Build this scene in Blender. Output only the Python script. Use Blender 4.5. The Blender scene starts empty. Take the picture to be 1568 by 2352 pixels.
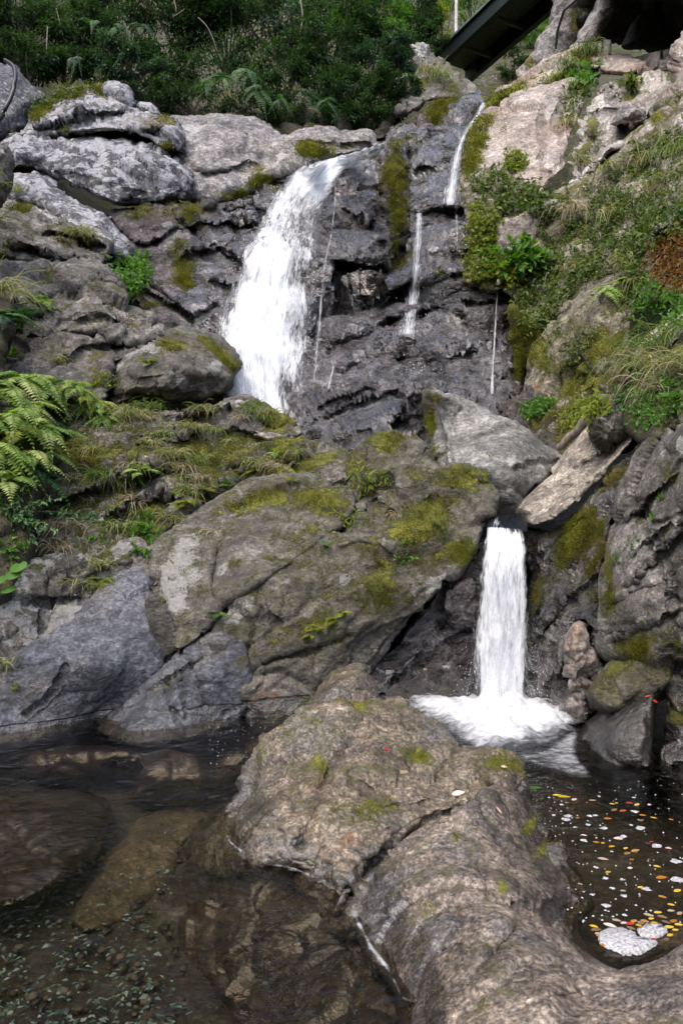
import bpy, math, random
import numpy as np
from mathutils import Vector
# ---------------------------------------------------------------- camera, sky, sun, exposure
S = bpy.context.scene
COL = S.collection
EYE = 2.2                      # metres above the lower pool
FPX = 1699.0                   # focal length in units of a 1568 x 2352 picture
CAM = np.array([0.0, 0.0, EYE])
cd = bpy.data.cameras.new('camera'); cam = bpy.data.objects.new('camera', cd); COL.objects.link(cam)
cam.location = (0, 0, EYE); cam.rotation_euler = (math.radians(90), 0, 0)
cd.sensor_fit = 'VERTICAL'; cd.sensor_height = 36; cd.lens = 26; cd.clip_start = .05; cd.clip_end = 500
S.camera = cam
SUN_EL, SUN_AZ = math.radians(58), math.radians(212)   # high, behind the camera and to the left
w = bpy.data.worlds.new('World'); S.world = w; w.use_nodes = True
nt = w.node_tree; nt.nodes.clear()
sky = nt.nodes.new('ShaderNodeTexSky'); sky.sky_type = 'NISHITA'; sky.sun_disc = False
sky.sun_elevation = SUN_EL; sky.sun_rotation = SUN_AZ; sky.air_density = 1.0; sky.dust_density = 4.0; sky.ozone_density = 1.0
bg = nt.nodes.new('ShaderNodeBackground'); bg.inputs[1].default_value = .15
wo = nt.nodes.new('ShaderNodeOutputWorld'); nt.links.new(sky.outputs[0], bg.inputs[0]); nt.links.new(bg.outputs[0], wo.inputs[0])
sd = bpy.data.lights.new('sun', 'SUN'); sun = bpy.data.objects.new('sun', sd); COL.objects.link(sun)
sd.energy = .5; sd.angle = math.radians(75); sd.color = (1, .96, .9)
_d = Vector((math.sin(SUN_AZ) * math.cos(SUN_EL), math.cos(SUN_AZ) * math.cos(SUN_EL), math.sin(SUN_EL)))
sun.rotation_euler = _d.to_track_quat('Z', 'Y').to_euler()
S.view_settings.view_transform = 'Standard'; S.view_settings.look = 'None'; S.view_settings.gamma = 1
S.view_settings.exposure = 1.48
S.render.engine = 'CYCLES'
cy = S.cycles
cy.max_bounces = 8; cy.diffuse_bounces = 3; cy.glossy_bounces = 3; cy.transmission_bounces = 6; cy.transparent_max_bounces = 24
cy.use_denoising = True
try: cy.denoiser = 'OPENIMAGEDENOISE'
except Exception: pass
cy.sample_clamp_indirect = 4; cy.caustics_reflective = False
rng = np.random.default_rng(11)
random.seed(4)
# ---------------------------------------------------------------- numeric noise
_G = np.random.default_rng(5).normal(size=(256, 3)); _G /= np.linalg.norm(_G, axis=1)[:, None]
def _hash(x, y, z, seed):
    h = (x.astype(np.int64) * 73856093) ^ (y.astype(np.int64) * 19349663) ^ (z.astype(np.int64) * 83492791) ^ (seed * 2654435)
    h = (h ^ (h >> 13)) * 1274126177
    return (h ^ (h >> 16)) & 0x7fffffff
def perlin(p, seed=0):
    i = np.floor(p).astype(np.int64); f = p - i; u = f * f * f * (f * (f * 6 - 15) + 10)
    out = 0
    for dx in (0, 1):
        for dy in (0, 1):
            for dz in (0, 1):
                g = _G[_hash(i[:, 0] + dx, i[:, 1] + dy, i[:, 2] + dz, seed) & 255]
                d = ((f - np.array([dx, dy, dz])) * g).sum(1)
                wt = (u[:, 0] if dx else 1 - u[:, 0]) * (u[:, 1] if dy else 1 - u[:, 1]) * (u[:, 2] if dz else 1 - u[:, 2])
                out = out + wt * d
    return out * 1.5
def fbm(p, octv=4, seed=0, gain=.5):
    s = 0; a = 1.0
    for k in range(octv):
        s = s + a * perlin(p * (2.03 ** k) + 17.3 * k, seed + k); a *= gain
    return s
def facets(p, seed, tilt=.6):
    """piecewise planes on warped cells: fractured rock; returns a height and the distance to the next cell"""
    p = p + .25 * np.stack([perlin(p * 1.7, seed + 1), perlin(p * 1.7 + 9, seed + 2), perlin(p * 1.7 + 31, seed + 3)], 1)
    i = np.floor(p).astype(np.int64)
    b1 = np.full(len(p), 9.); b2 = b1.copy(); h1 = np.zeros(len(p))
    for dx in (-1, 0, 1):
        for dy in (-1, 0, 1):
            for dz in (-1, 0, 1):
                c = i + np.array([dx, dy, dz]); hh = _hash(c[:, 0], c[:, 1], c[:, 2], seed)
                q = c + np.stack([(hh & 1023) / 1023., ((hh >> 10) & 1023) / 1023., ((hh >> 20) & 1023) / 1023.], 1)
                d = np.sqrt(((p - q) ** 2).sum(1))
                hv = ((p - q) * _G[hh & 255]).sum(1) * tilt + ((hh >> 5) & 255) / 255. - .5
                n = d < b1
                b2 = np.where(n, b1, np.minimum(b2, d)); h1 = np.where(n, hv, h1); b1 = np.where(n, d, b1)
    return h1, b2 - b1
def sstep(a, b, x):
    t = np.clip((x - a) / (b - a), 0, 1); return t * t * (3 - 2 * t)
# ---------------------------------------------------------------- object helpers
def link(name, me, mat=None, parent=None):
    o = bpy.data.objects.new(name, me); COL.objects.link(o)
    if mat: me.materials.append(mat)
    if parent: o.parent = parent
    return o
def tag(o, label=None, cat=None, group=None, kind=None):
    if label: o['label'] = label
    if cat and not kind: kind = 'thing'
    if cat: o['category'] = cat
    if group: o['group'] = group
    if kind: o['kind'] = kind
    return o
def empty(name, loc=(0, 0, 0)):
    o = bpy.data.objects.new(name, None); COL.objects.link(o); o.location = loc; return o
def mesh_np(name, V, quads=None, tris=None, smooth=True, attrs=None, uv=None):
    me = bpy.data.meshes.new(name)
    V = np.asarray(V, dtype=np.float32)
    nq = 0 if quads is None else len(quads); ntr = 0 if tris is None else len(tris)
    me.vertices.add(len(V)); me.vertices.foreach_set('co', V.ravel())
    idx = []; 
    if nq: idx.append(np.asarray(quads, dtype=np.int32).ravel())
    if ntr: idx.append(np.asarray(tris, dtype=np.int32).ravel())
    idx = np.concatenate(idx)
    me.loops.add(len(idx)); me.loops.foreach_set('vertex_index', idx)
    me.polygons.add(nq + ntr)
    st = np.concatenate([np.arange(nq) * 4, nq * 4 + np.arange(ntr) * 3]).astype(np.int32)
    me.polygons.foreach_set('loop_start', st)
    try: me.polygons.foreach_set('loop_total', np.concatenate([np.full(nq, 4), np.full(ntr, 3)]).astype(np.int32))
    except Exception: pass
    me.polygons.foreach_set('use_smooth', np.full(nq + ntr, smooth))
    for k, a in (attrs or {}).items():
        at = me.attributes.new(k, 'FLOAT', 'POINT'); at.data.foreach_set('value', np.asarray(a, dtype=np.float32))
    if uv is not None:
        l = me.uv_layers.new(name='UVMap'); l.data.foreach_set('uv', np.asarray(uv, dtype=np.float32)[idx].ravel())
    me.update(calc_edges=True); me.validate()
    return me
def ray(u, v):
    return np.stack([(np.asarray(u, float) - 784) / FPX, np.ones(np.shape(u)), (1176 - np.asarray(v, float)) / FPX], -1)
def at(u, v, D):
    return CAM + ray(u, v) * np.asarray(D, float)[..., None]
def pts(s):
    return np.array([[float(x) for x in q.split(',')] for q in s.split()])
def catmull(P, closed=True, sp=6.0):
    n = len(P); out = []
    for i in range(n if closed else n - 1):
        if closed: a, b, c, d = P[i - 1], P[i], P[(i + 1) % n], P[(i + 2) % n]
        else: a, b, c, d = P[max(i - 1, 0)], P[i], P[i + 1], P[min(i + 2, n - 1)]
        k = max(1, int(np.linalg.norm((c - b)[:2]) / sp)); t = (np.arange(k) / k)[:, None]
        out.append(.5 * (2 * b + (c - a) * t + (2 * a - 5 * b + 4 * c - d) * t * t + (3 * b - a - 3 * c + d) * t ** 3))
    if not closed: out.append(P[-1:])
    return np.concatenate(out)
def seg_dist(U, A, closed=True):
    """distance from points to a polyline, and the nearest point on it"""
    B = np.roll(A, -1, 0) if closed else A[1:]
    A0 = A if closed else A[:-1]
    best = np.full(len(U), 1e9); near = np.zeros((len(U), 2))
    d = B - A0; L = (d * d).sum(1) + 1e-9
    for s in range(0, len(U), 20000):
        u = U[s:s + 20000, None, :]
        t = np.clip(((u - A0) * d).sum(2) / L, 0, 1); q = A0 + t[..., None] * d
        dd = ((u - q) ** 2).sum(2); j = dd.argmin(1); r = np.arange(len(j))
        best[s:s + 20000] = np.sqrt(dd[r, j]); near[s:s + 20000] = q[r, j]
    return best, near
def inside(U, A):
    x, y = U[:, 0], U[:, 1]; c = np.zeros(len(U), bool); B = np.roll(A, -1, 0)
    for (x0, y0), (x1, y1) in zip(A, B):
        if y0 == y1: continue
        m = ((y0 > y) != (y1 > y)) & (x < (x1 - x0) * (y - y0) / (y1 - y0) + x0); c ^= m
    return c
class TPS:
    def __init__(s, uv, val):
        s.uv = np.asarray(uv, float) / 500.; n = len(s.uv); s.lin = n < 3
        if s.lin: s.c = np.mean(val); return
        K = s.k(s.uv[:, None] - s.uv[None]) + np.eye(n) * 1e-3; P = np.c_[np.ones(n), s.uv]
        M = np.zeros((n + 3, n + 3)); M[:n, :n] = K; M[:n, n:] = P; M[n:, :n] = P.T
        s.w = np.linalg.lstsq(M, np.r_[np.asarray(val, float), 0, 0, 0], rcond=None)[0]
    def k(s, d):
        r2 = (d * d).sum(-1); return np.where(r2 > 1e-12, .5 * r2 * np.log(r2 + 1e-12), 0)
    def __call__(s, uv):
        if s.lin: return np.full(len(uv), s.c)
        q = np.asarray(uv, float) / 500.; n = len(s.uv)
        return s.k(q[:, None] - s.uv[None]) @ s.w[:n] + np.c_[np.ones(len(q)), q] @ s.w[n:]
def depth_fn(ctrl):
    uv = []; D = []
    for c in ctrl:
        uv.append(c[:2]); D.append(c[2] if c[2] is not None else (c[3] - EYE) / ((1176 - c[1]) / FPX))
    D = np.array(D); t = TPS(uv, 1 / D); lo, hi = 1 / (D.max() * 1.12), 1 / (D.min() * .9)
    return lambda U: 1 / np.clip(t(U), lo, hi)
def frame(P, ang, st):
    c, s_ = math.cos(math.radians(ang)), math.sin(math.radians(ang))   # rotate in the x-z plane so that x runs along the strata
    return np.stack([(c * P[:, 0] + s_ * P[:, 2]) / st, P[:, 1] / (1 + .4 * (st - 1)), -s_ * P[:, 0] + c * P[:, 2]], 1)
def blobs(U, lst):
    r = np.zeros(len(U))
    for b in lst:
        u, v, rad = b[:3]; s_ = b[3] if len(b) > 3 else 1; rv = b[4] if len(b) > 4 else rad; an = math.radians(b[5]) if len(b) > 5 else 0
        dx, dy = U[:, 0] - u, U[:, 1] - v
        x = dx * math.cos(an) - dy * math.sin(an); y = dx * math.sin(an) + dy * math.cos(an)
        r = r + s_ * np.exp(-((x / rad) ** 2 + (y / rv) ** 2))
    return r
ROCKS = {}
def rock(name, label, outline, depth, mat, cat='boulder', step=4., rw=40, rd=.5, T=2.5, fb=(.9, .06, 5), fac=((.9, .08),), ang=0, st=1.0,
         cracks=(), ridges=(), moss=0, mossb=(), mossup=.25, wet=0, wetb=(), lich=0, lichb=(), rust=0, rustb=(), jag=2.5, seed=None, kind=None, crackw=6, group=None, grow=0., steps=(), sharp=False, tilt=.7, wetz=None):
    seed = len(ROCKS) * 13 + 3 if seed is None else seed
    A = pts(outline) if isinstance(outline, str) else np.array(outline, float)
    A = catmull(A, True, 7.0) if not sharp else catmull(np.repeat(A, 2, 0) + np.tile([[-.5, 0], [.5, 0]], (len(A), 1)), True, 7.0)
    q = np.c_[A / 38., np.full(len(A), seed * 1.7)]
    A = A + jag * np.stack([fbm(q, 4, seed, .6), fbm(q + 50, 4, seed + 9, .6)], 1)
    if grow:
        tg = np.roll(A, -2, 0) - np.roll(A, 2, 0); tg = tg / np.maximum(np.linalg.norm(tg, axis=1)[:, None], 1e-6); nn_ = np.stack([tg[:, 1], -tg[:, 0]], 1)
        ar = (A[:, 0] * np.roll(A[:, 1], -1) - np.roll(A[:, 0], -1) * A[:, 1]).sum(); A = A + nn_ * grow * (1 if ar > 0 else -1)
    lo = A.min(0) - step; hi = A.max(0) + step
    nu, nv = int((hi[0] - lo[0]) / step) + 2, int((hi[1] - lo[1]) / step) + 2
    gu, gv = np.meshgrid(lo[0] + np.arange(nu) * step, lo[1] + np.arange(nv) * step)
    U = np.c_[gu.ravel(), gv.ravel()]
    e, near = seg_dist(U, A); ins = inside(U, A)
    keep = ins | (e < .5 * step)
    U = np.where((keep & ~ins)[:, None], near, U); sd_ = np.where(ins, e, 0)
    K = keep.reshape(nv, nu); idx = np.arange(nu * nv).reshape(nv, nu)
    c = K[:-1, :-1] & K[1:, :-1] & K[:-1, 1:] & K[1:, 1:]
    Q = np.stack([idx[:-1, :-1][c], idx[1:, :-1][c], idx[1:, 1:][c], idx[:-1, 1:][c]], 1)
    used = np.unique(Q); rm = np.full(nu * nv, -1); rm[used] = np.arange(len(used)); Q = rm[Q]; U = U[used]; sd_ = sd_[used]; near = near[used]
    E = np.concatenate([Q[:, [0, 1]], Q[:, [1, 2]], Q[:, [2, 3]], Q[:, [3, 0]]])
    key = np.sort(E, 1); _, inv, cnt = np.unique(key[:, 0] * 10000000 + key[:, 1], return_inverse=True, return_counts=True)
    BE = E[cnt[inv] == 1]; bv = np.unique(BE)
    U[bv] = near[bv]; sd_[bv] = 0
    df = depth_fn(depth); D = df(U)
    nz = fbm(np.c_[U / 60., np.full(len(U), seed)], 3, seed)
    t = np.clip(1 - sd_ / (rw * (1 + .5 * nz)), 0, 1)
    D = D + rd * (1 - np.sqrt(np.maximum(0, 1 - t * t * .985)))
    crk = np.zeros(len(U))
    for cr in cracks:
        pl = catmull(pts(cr[0]), False, 8.0); wd, dp = cr[1], cr[2]
        W = U + 5 * np.stack([fbm(np.c_[U / 30., np.full(len(U), seed + 5.)], 3, seed + 3), fbm(np.c_[U / 30., np.full(len(U), seed + 8.)], 3, seed + 4)], 1)
        d, _ = seg_dist(W, pl, False); D = D + dp * np.exp(-np.abs(d / wd) ** 1.3); crk = np.maximum(crk, np.exp(-(d / (wd * .8)) ** 2))
    for (ln_, amp, fall) in steps:          # a ledge: the face below the line stands back
        pl = catmull(pts(ln_), False, 8.0); W = U + 7 * np.stack([fbm(np.c_[U / 40., np.full(len(U), seed + 5.)], 3, seed + 13), fbm(np.c_[U / 40., np.full(len(U), seed + 8.)], 3, seed + 14)], 1)
        o_ = np.argsort(pl[:, 0]); yl = np.interp(W[:, 0], pl[o_, 0], pl[o_, 1]); dy = W[:, 1] - yl; ends = sstep(0, 25, W[:, 0] - pl[o_[0], 0]) * sstep(0, 25, pl[o_[-1], 0] - W[:, 0])
        D = D + ends * amp * (sstep(-1, 4, dy) * np.exp(-np.clip(dy, 0, None) / fall) - .5 * sstep(-fall * .6, 0, dy) * (dy < 0))
    for rg in ridges:
        d, _ = seg_dist(U, catmull(pts(rg[0]), False, 8.0), False); D = D - rg[2] * np.exp(-(d / rg[1]) ** 2)
    P = at(U[:, 0], U[:, 1], D)
    def normals(P):
        n = np.zeros_like(P); a, b, c_, d_ = (P[Q[:, k]] for k in range(4)); fn = np.cross(c_ - a, d_ - b)
        for k in range(4): np.add.at(n, Q[:, k], fn)
        l = np.linalg.norm(n, axis=1)[:, None]; n = n / np.maximum(l, 1e-9)
        s_ = np.sign((n * (CAM - P)).sum(1)); s_[s_ == 0] = 1
        return n * (np.sign(np.median(s_)) or 1)
    N = normals(P); F = frame(P, ang, st); h = np.zeros(len(P))
    for (cell, amp) in fac:
        hv, gap = facets(F / cell, seed + int(cell * 100), tilt); h += amp * hv; h -= amp * .35 * (1 - sstep(0, .12, gap))
    h += fb[1] * fbm(F / fb[0], fb[2], seed + 77)
    P = P + N * h[:, None]
    N = normals(P)
    at_ = {}
    up = np.clip(N[:, 2], -1, 1)
    n2 = fbm(P * .9, 3, seed + 40)
    at_['moss'] = np.clip(moss + mossup * (up - .3) * (moss > 0) + blobs(U, mossb), 0, 1)
    wz = 0 if wetz is None else 1 - sstep(wetz * .4, wetz, P[:, 2] + .35 * wetz * n2)
    at_['wet'] = np.clip(wet + blobs(U, wetb) + wz, 0, 1)
    at_['lich'] = np.clip(lich + blobs(U, lichb), 0, 1)
    at_['rust'] = np.clip(rust + blobs(U, rustb), 0, 1)
    at_['crack'] = crk
    # the far side: rings of the outline carried back along the sight lines and drawn in
    m = len(P); cen = P.mean(0); ring = P[bv]; rmap = np.full(m, -1); rmap[bv] = np.arange(len(bv))
    Vs = [P]; prev = bv.copy(); quads = [Q]
    for (fr, shr) in ((.25, .985), (.6, .9), (.9, .65), (1., .3)):
        dist = np.linalg.norm(ring - CAM, axis=1)[:, None]
        r = CAM + (ring - CAM) * (1 + T * fr / dist); c2 = CAM + (cen - CAM) * (1 + T * fr / np.linalg.norm(cen - CAM))
        r = c2 + (r - c2) * shr
        new = len(np.concatenate(Vs)) + np.arange(len(bv)); Vs.append(r)
        quads.append(np.stack([prev[rmap[BE[:, 1]]], prev[rmap[BE[:, 0]]], new[rmap[BE[:, 0]]], new[rmap[BE[:, 1]]]], 1)); prev = new
    V = np.concatenate(Vs); V = np.concatenate([V, V[prev].mean(0)[None]])
    tris = np.stack([prev[rmap[BE[:, 1]]], prev[rmap[BE[:, 0]]], np.full(len(BE), len(V) - 1)], 1)
    pad = len(V) - m
    at_ = {k: np.concatenate([a, np.full(pad, float(a.mean()))]) for k, a in at_.items()}
    me = mesh_np(name, V, np.concatenate(quads), tris, True, at_)
    o = link(name, me, mat)
    if kind: tag(o, label, None, None, kind)
    else: tag(o, label, cat, group)
    ROCKS[o.name] = (o, df)
    return o
# ---------------------------------------------------------------- materials
class NT:
    def __init__(s, name):
        s.m = bpy.data.materials.new(name); s.m.use_nodes = True; s.t = s.m.node_tree; s.t.nodes.clear()
    def n(s, typ, **kw):
        nd = s.t.nodes.new('ShaderNode' + typ)
        for k, v in kw.items():
            if hasattr(nd, k) and k not in ('scale',): setattr(nd, k, v)
        return nd
    def l(s, a, b): s.t.links.new(a, b)
    def put(s, sock, v):
        if hasattr(v, 'is_linked') or hasattr(v, 'links'): s.l(v, sock)
        else: sock.default_value = v
    def math(s, op, a, b=0., c=None, clamp=False):
        nd = s.n('Math', operation=op, use_clamp=clamp); s.put(nd.inputs[0], a); s.put(nd.inputs[1], b)
        if c is not None: s.put(nd.inputs[2], c)
        return nd.outputs[0]
    def mix(s, f, a, b, mode='MIX'):
        nd = s.n('MixRGB', blend_type=mode); s.put(nd.inputs[0], f)
        for k, v in ((1, a), (2, b)): s.put(nd.inputs[k], (*v, 1) if isinstance(v, tuple) and len(v) == 3 else v)
        return nd.outputs[0]
    def noise(s, co, sc, det=5, rough=.55, dist=0):
        nd = s.n('TexNoise'); s.l(co, nd.inputs['Vector']); nd.inputs['Scale'].default_value = sc; nd.inputs['Detail'].default_value = det
        nd.inputs['Roughness'].default_value = rough; nd.inputs['Distortion'].default_value = dist; return nd.outputs[0]
    def smooth(s, x, a, b):
        nd = s.n('MapRange', interpolation_type='SMOOTHSTEP'); s.put(nd.inputs[0], x); s.put(nd.inputs[1], a); s.put(nd.inputs[2], b); return nd.outputs[0]
    def ramp(s, x, stops):
        nd = s.n('ValToRGB'); s.put(nd.inputs[0], x); e = nd.color_ramp.elements
        while len(e) < len(stops): e.new(.5)
        for k, (p, c) in enumerate(stops): e[k].position = p; e[k].color = (*c, 1)
        return nd.outputs[0]
    def attr(s, name):
        nd = s.n('Attribute'); nd.attribute_name = name; return nd.outputs['Fac']
    def vec(s, loc=None, rot=(0, 0, 0), sc=(1, 1, 1)):
        tc = s.n('TexCoord'); mp = s.n('Mapping'); s.l(tc.outputs['Object'], mp.inputs[0]); mp.inputs['Rotation'].default_value = rot; mp.inputs['Scale'].default_value = sc
        if loc: mp.inputs['Location'].default_value = loc
        return mp.outputs[0]
    def out(s, sh):
        o = s.n('OutputMaterial'); s.l(sh, o.inputs[0]); return s.m
MOSS_A, MOSS_B, MOSS_C = (.14, .145, .014), (.05, .06, .009), (.27, .26, .034)
def rock_mat(name, dark, mid, light, sc=1., ang=0, st=1., lcol=(.52, .53, .53), lsc=2.2, lw=.05, rough=.78, bump=1., speck=.55, veins=0., rustc=(.16, .065, .02), wetk=.42, wetr=.2, lth=.56, warm=None, mossA=None, fine=1., cfine=1., black=.35, olive=.6, coat=1.5, spots=0., fct=.7, spsc=1.):
    t = NT(name); co = t.vec(); a = math.radians(ang)
    cs = t.vec(rot=(0, a, 0), sc=(1. / st, 1. / (1 + .4 * (st - 1)), 1))
    big = t.noise(co, .55 * sc, 6, .6); mid_ = t.noise(cs, 2.6 * sc, 8, .66, .25); fin = t.noise(co, 22 * sc * fine, 5, .65); strata = t.noise(cs, 6.5 * sc, 7, .62, .6)
    v = t.math('ADD', t.math('MULTIPLY', big, .45), t.math('MULTIPLY', mid_, .55))
    col = t.ramp(v, [(.39, dark), (.5, mid), (.61, light)])
    if warm: col = t.mix(t.math('MULTIPLY', t.smooth(t.noise(co, .9 * sc, 4), .48, .66), .7), col, warm)
    col = t.mix(speck, col, t.ramp(fin, [(.38, (.2, .2, .21)), (.5, (.5, .5, .5)), (.62, (.95, .93, .9))]), 'OVERLAY')
    col = t.mix(.4, col, t.ramp(strata, [(.38, (.22, .22, .22)), (.62, (.8, .8, .8))]), 'OVERLAY')
    hi = t.noise(cs, 12 * sc, 6, .7, .3); hi2 = t.noise(co, 8.5 * sc, 7, .74, .4)
    col = t.mix(.72 * cfine, col, t.ramp(hi2, [(.36, (.14, .14, .145)), (.5, (.5, .5, .5)), (.64, (.93, .92, .9))]), 'OVERLAY')
    if black: col = t.mix(t.math('MULTIPLY', t.smooth(t.noise(co, 2.6 * sc, 9, .74, .3), .52, .6), black), col, (.035, .036, .036))
    # dark hairline breaks
    if veins:
        vo = t.n('TexVoronoi', feature='DISTANCE_TO_EDGE'); wv = t.mix(.25, cs, t.n('TexNoise').outputs[1]); t.l(wv, vo.inputs['Vector']); vo.inputs['Scale'].default_value = 1.3 * sc
        ve = t.smooth(vo.outputs[0], .0, .025)
        col = t.mix(t.math('MULTIPLY', t.math('SUBTRACT', 1, ve), veins), col, dark)
    ln = t.noise(co, lsc * sc, 9, .72, .2)
    lf = t.math('ADD', ln, t.math('MULTIPLY', t.math('SUBTRACT', t.attr('lich'), .5), .5))
    lm = t.smooth(lf, lth, lth + lw)
    lc = t.mix(t.smooth(t.noise(co, 14 * sc, 4), .35, .65), tuple(x * .72 for x in lcol), lcol)
    col = t.mix(t.math('MULTIPLY', lm, .88), col, lc)
    if spots:
        sm = t.smooth(t.noise(co, 9 * sc * spsc, 6, .6, .3), .585, .61); col = t.mix(t.math('MULTIPLY', sm, spots), col, lcol)
        sm = t.smooth(t.noise(t.vec(loc=(7, 3, 9)), 7 * sc * spsc, 6, .62, .3), .585, .61); col = t.mix(t.math('MULTIPLY', sm, spots), col, (.03, .031, .032))
    rn = t.smooth(t.math('ADD', t.attr('rust'), t.math('MULTIPLY', t.math('SUBTRACT', t.noise(t.vec(sc=(1, 1, .35)), 4.5 * sc, 9, .74), .5), 3.0)), .45, 1.0)
    col = t.mix(t.math('MULTIPLY', t.math('MULTIPLY', rn, t.smooth(t.attr('rust'), .0, .1)), .8), col, rustc)
    col = t.mix(t.math('MULTIPLY', t.attr('crack'), .45), col, (.025, .022, .018))
    wn = t.smooth(t.math('ADD', t.attr('wet'), t.math('MULTIPLY', t.math('SUBTRACT', t.noise(co, 1.7 * sc, 5), .5), .5)), .3, .65)
    col = t.mix(wn, col, t.mix(1., col, (wetk, wetk, wetk * 1.04), 'MULTIPLY'))
    mn = t.noise(co, 2.6 * sc, 10, .76, .2); mf = t.noise(co, 24 * sc, 5, .7)
    mv = t.math('ADD', t.attr('moss'), t.math('ADD', t.math('MULTIPLY', t.math('SUBTRACT', mn, .5), 2.3), t.math('MULTIPLY', t.math('SUBTRACT', mf, .5), .7)))
    has = t.smooth(t.attr('moss'), .02, .15)
    ol = t.math('MULTIPLY', t.smooth(mv, .15, .6), has)
    col = t.mix(t.math('MULTIPLY', ol, olive), col, t.mix(.6, col, (.12, .112, .03)))
    mm = t.math('MULTIPLY', t.smooth(mv, .5, .66), has)
    mc = t.ramp(t.math('ADD', t.math('MULTIPLY', t.noise(co, 1.6 * sc, 5), .6), t.math('MULTIPLY', t.noise(co, 34 * sc, 3), .4)), [(.36, MOSS_B), (.5, mossA or MOSS_A), (.64, MOSS_C)])
    col = t.mix(t.math('MULTIPLY', mm, .93), col, mc)
    b = t.n('BsdfPrincipled'); t.l(col, b.inputs['Base Color'])
    r = t.math('ADD', rough - .12, t.math('MULTIPLY', mid_, .24))
    wr = t.math('ADD', wetr, t.math('MULTIPLY', t.math('SUBTRACT', fin, .5), .35))
    r = t.mix(wn, r, wr); r = t.mix(mm, r, (.95, .95, .95)); t.l(r, b.inputs['Roughness'])
    b.inputs['Specular IOR Level'].default_value = .5
    t.l(t.math('MULTIPLY', t.math('MULTIPLY', wn, t.math('SUBTRACT', 1, mm)), 1.), b.inputs['Coat Weight']); b.inputs['Coat Roughness'].default_value = .1; b.inputs['Coat IOR'].default_value = coat
    dry = t.math('SUBTRACT', 1, t.math('MULTIPLY', wn, .7))
    h = t.math('ADD', t.math('MULTIPLY', strata, .07), t.math('ADD', t.math('MULTIPLY', mid_, .09), t.math('MULTIPLY', dry, t.math('ADD', t.math('MULTIPLY', hi, .055), t.math('MULTIPLY', fin, .022)))))
    if fct:
        wv = t.n('VectorMath', operation='MULTIPLY_ADD'); nz = t.n('TexNoise'); t.l(cs, nz.inputs['Vector']); nz.inputs['Scale'].default_value = 2.2 * sc; nz.inputs['Detail'].default_value = 4; t.l(nz.outputs[1], wv.inputs[0]); wv.inputs[1].default_value = (.16 / sc,) * 3; t.l(cs, wv.inputs[2])
        for fs, fa in ((2.1, 1.), (5.5, .8)):
            vo = t.n('TexVoronoi'); t.l(wv.outputs[0], vo.inputs['Vector']); vo.inputs['Scale'].default_value = fs * sc
            d = t.n('VectorMath', operation='SUBTRACT'); t.l(wv.outputs[0], d.inputs[0]); t.l(vo.outputs['Position'], d.inputs[1])
            c = t.n('VectorMath', operation='SUBTRACT'); t.l(vo.outputs['Color'], c.inputs[0]); c.inputs[1].default_value = (.5, .5, .5)
            dt = t.n('VectorMath', operation='DOT_PRODUCT'); t.l(d.outputs[0], dt.inputs[0]); t.l(c.outputs[0], dt.inputs[1])
            h = t.math('ADD', h, t.math('MULTIPLY', dt.outputs['Value'], fct * fa * .55))
    h = t.math('ADD', h, t.math('MULTIPLY', lm, .004))
    h = t.math('ADD', h, t.math('MULTIPLY', mm, t.math('MULTIPLY', t.math('ADD', mf, .2), .09)))
    bp = t.n('Bump'); bp.inputs['Strength'].default_value = min(1, .95 * bump); bp.inputs['Distance'].default_value = max(1, bump) / sc
    t.l(h, bp.inputs['Height']); t.l(bp.outputs[0], b.inputs['Normal']); t.l(bp.outputs[0], b.inputs['Coat Normal'])
    return t.out(b.outputs[0])
M_PALE = rock_mat('pale_lichen_rock', (.035, .038, .044), (.10, .10, .112), (.195, .195, .21), .8, 0, 1, (.44, .44, .47), 3.0, .025, veins=.3, lth=.545, black=.85, spots=.6)
M_GREY = rock_mat('grey_beige_rock', (.10, .095, .096), (.19, .178, .18), (.31, .288, .278), .8, -8, 1.6, (.48, .47, .46), 1.8, .05, veins=.4, warm=(.26, .225, .18), lth=.55, spots=.4)
M_BROWN = rock_mat('brown_grey_rock', (.042, .038, .034), (.122, .112, .102), (.25, .232, .215), 1., 18, 2., (.5, .48, .46), 2., .06, veins=.4, lth=.56)
M_SLATE = rock_mat('slate_boulder_rock', (.038, .034, .029), (.086, .078, .066), (.152, .142, .124), 1.2, 30, 1.6, (.33, .325, .31), 1.5, .025, veins=.15, lth=.55, speck=.5, wetk=.3, wetr=.14, fct=.45)
M_BLUE = rock_mat('blue_slate_rock', (.036, .038, .046), (.078, .084, .102), (.148, .152, .168), 1.2, 35, 1.8, (.24, .25, .27), 1.9, .05, veins=.25, lth=.64, speck=.6, warm=(.11, .098, .083), fct=.35)
M_WET = rock_mat('wet_dark_rock', (.035, .029, .030), (.10, .083, .085), (.23, .20, .205), .9, 34, 1.4, (.4, .4, .4), 1.6, .06, veins=.5, lth=.7, wetk=.38, wetr=.11, bump=2.2, rustc=(.06, .02, .016), black=.6, coat=1.9, fct=1.5, mossA=(.15, .125, .012))
M_BEIGE = rock_mat('pinkish_beige_rock', (.14, .115, .098), (.255, .215, .188), (.36, .32, .288), .8, 70, 1.8, (.46, .43, .40), 1.2, .1, veins=.4, warm=(.29, .205, .17), lth=.54, black=.15, cfine=.6, bump=.75)
M_WHITE = rock_mat('cream_white_rock', (.17, .155, .14), (.33, .305, .275), (.45, .43, .40), .8, 55, 1.6, (.50, .49, .46), 1.2, .1, veins=.5, lth=.55, black=.2, cfine=.7)
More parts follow.
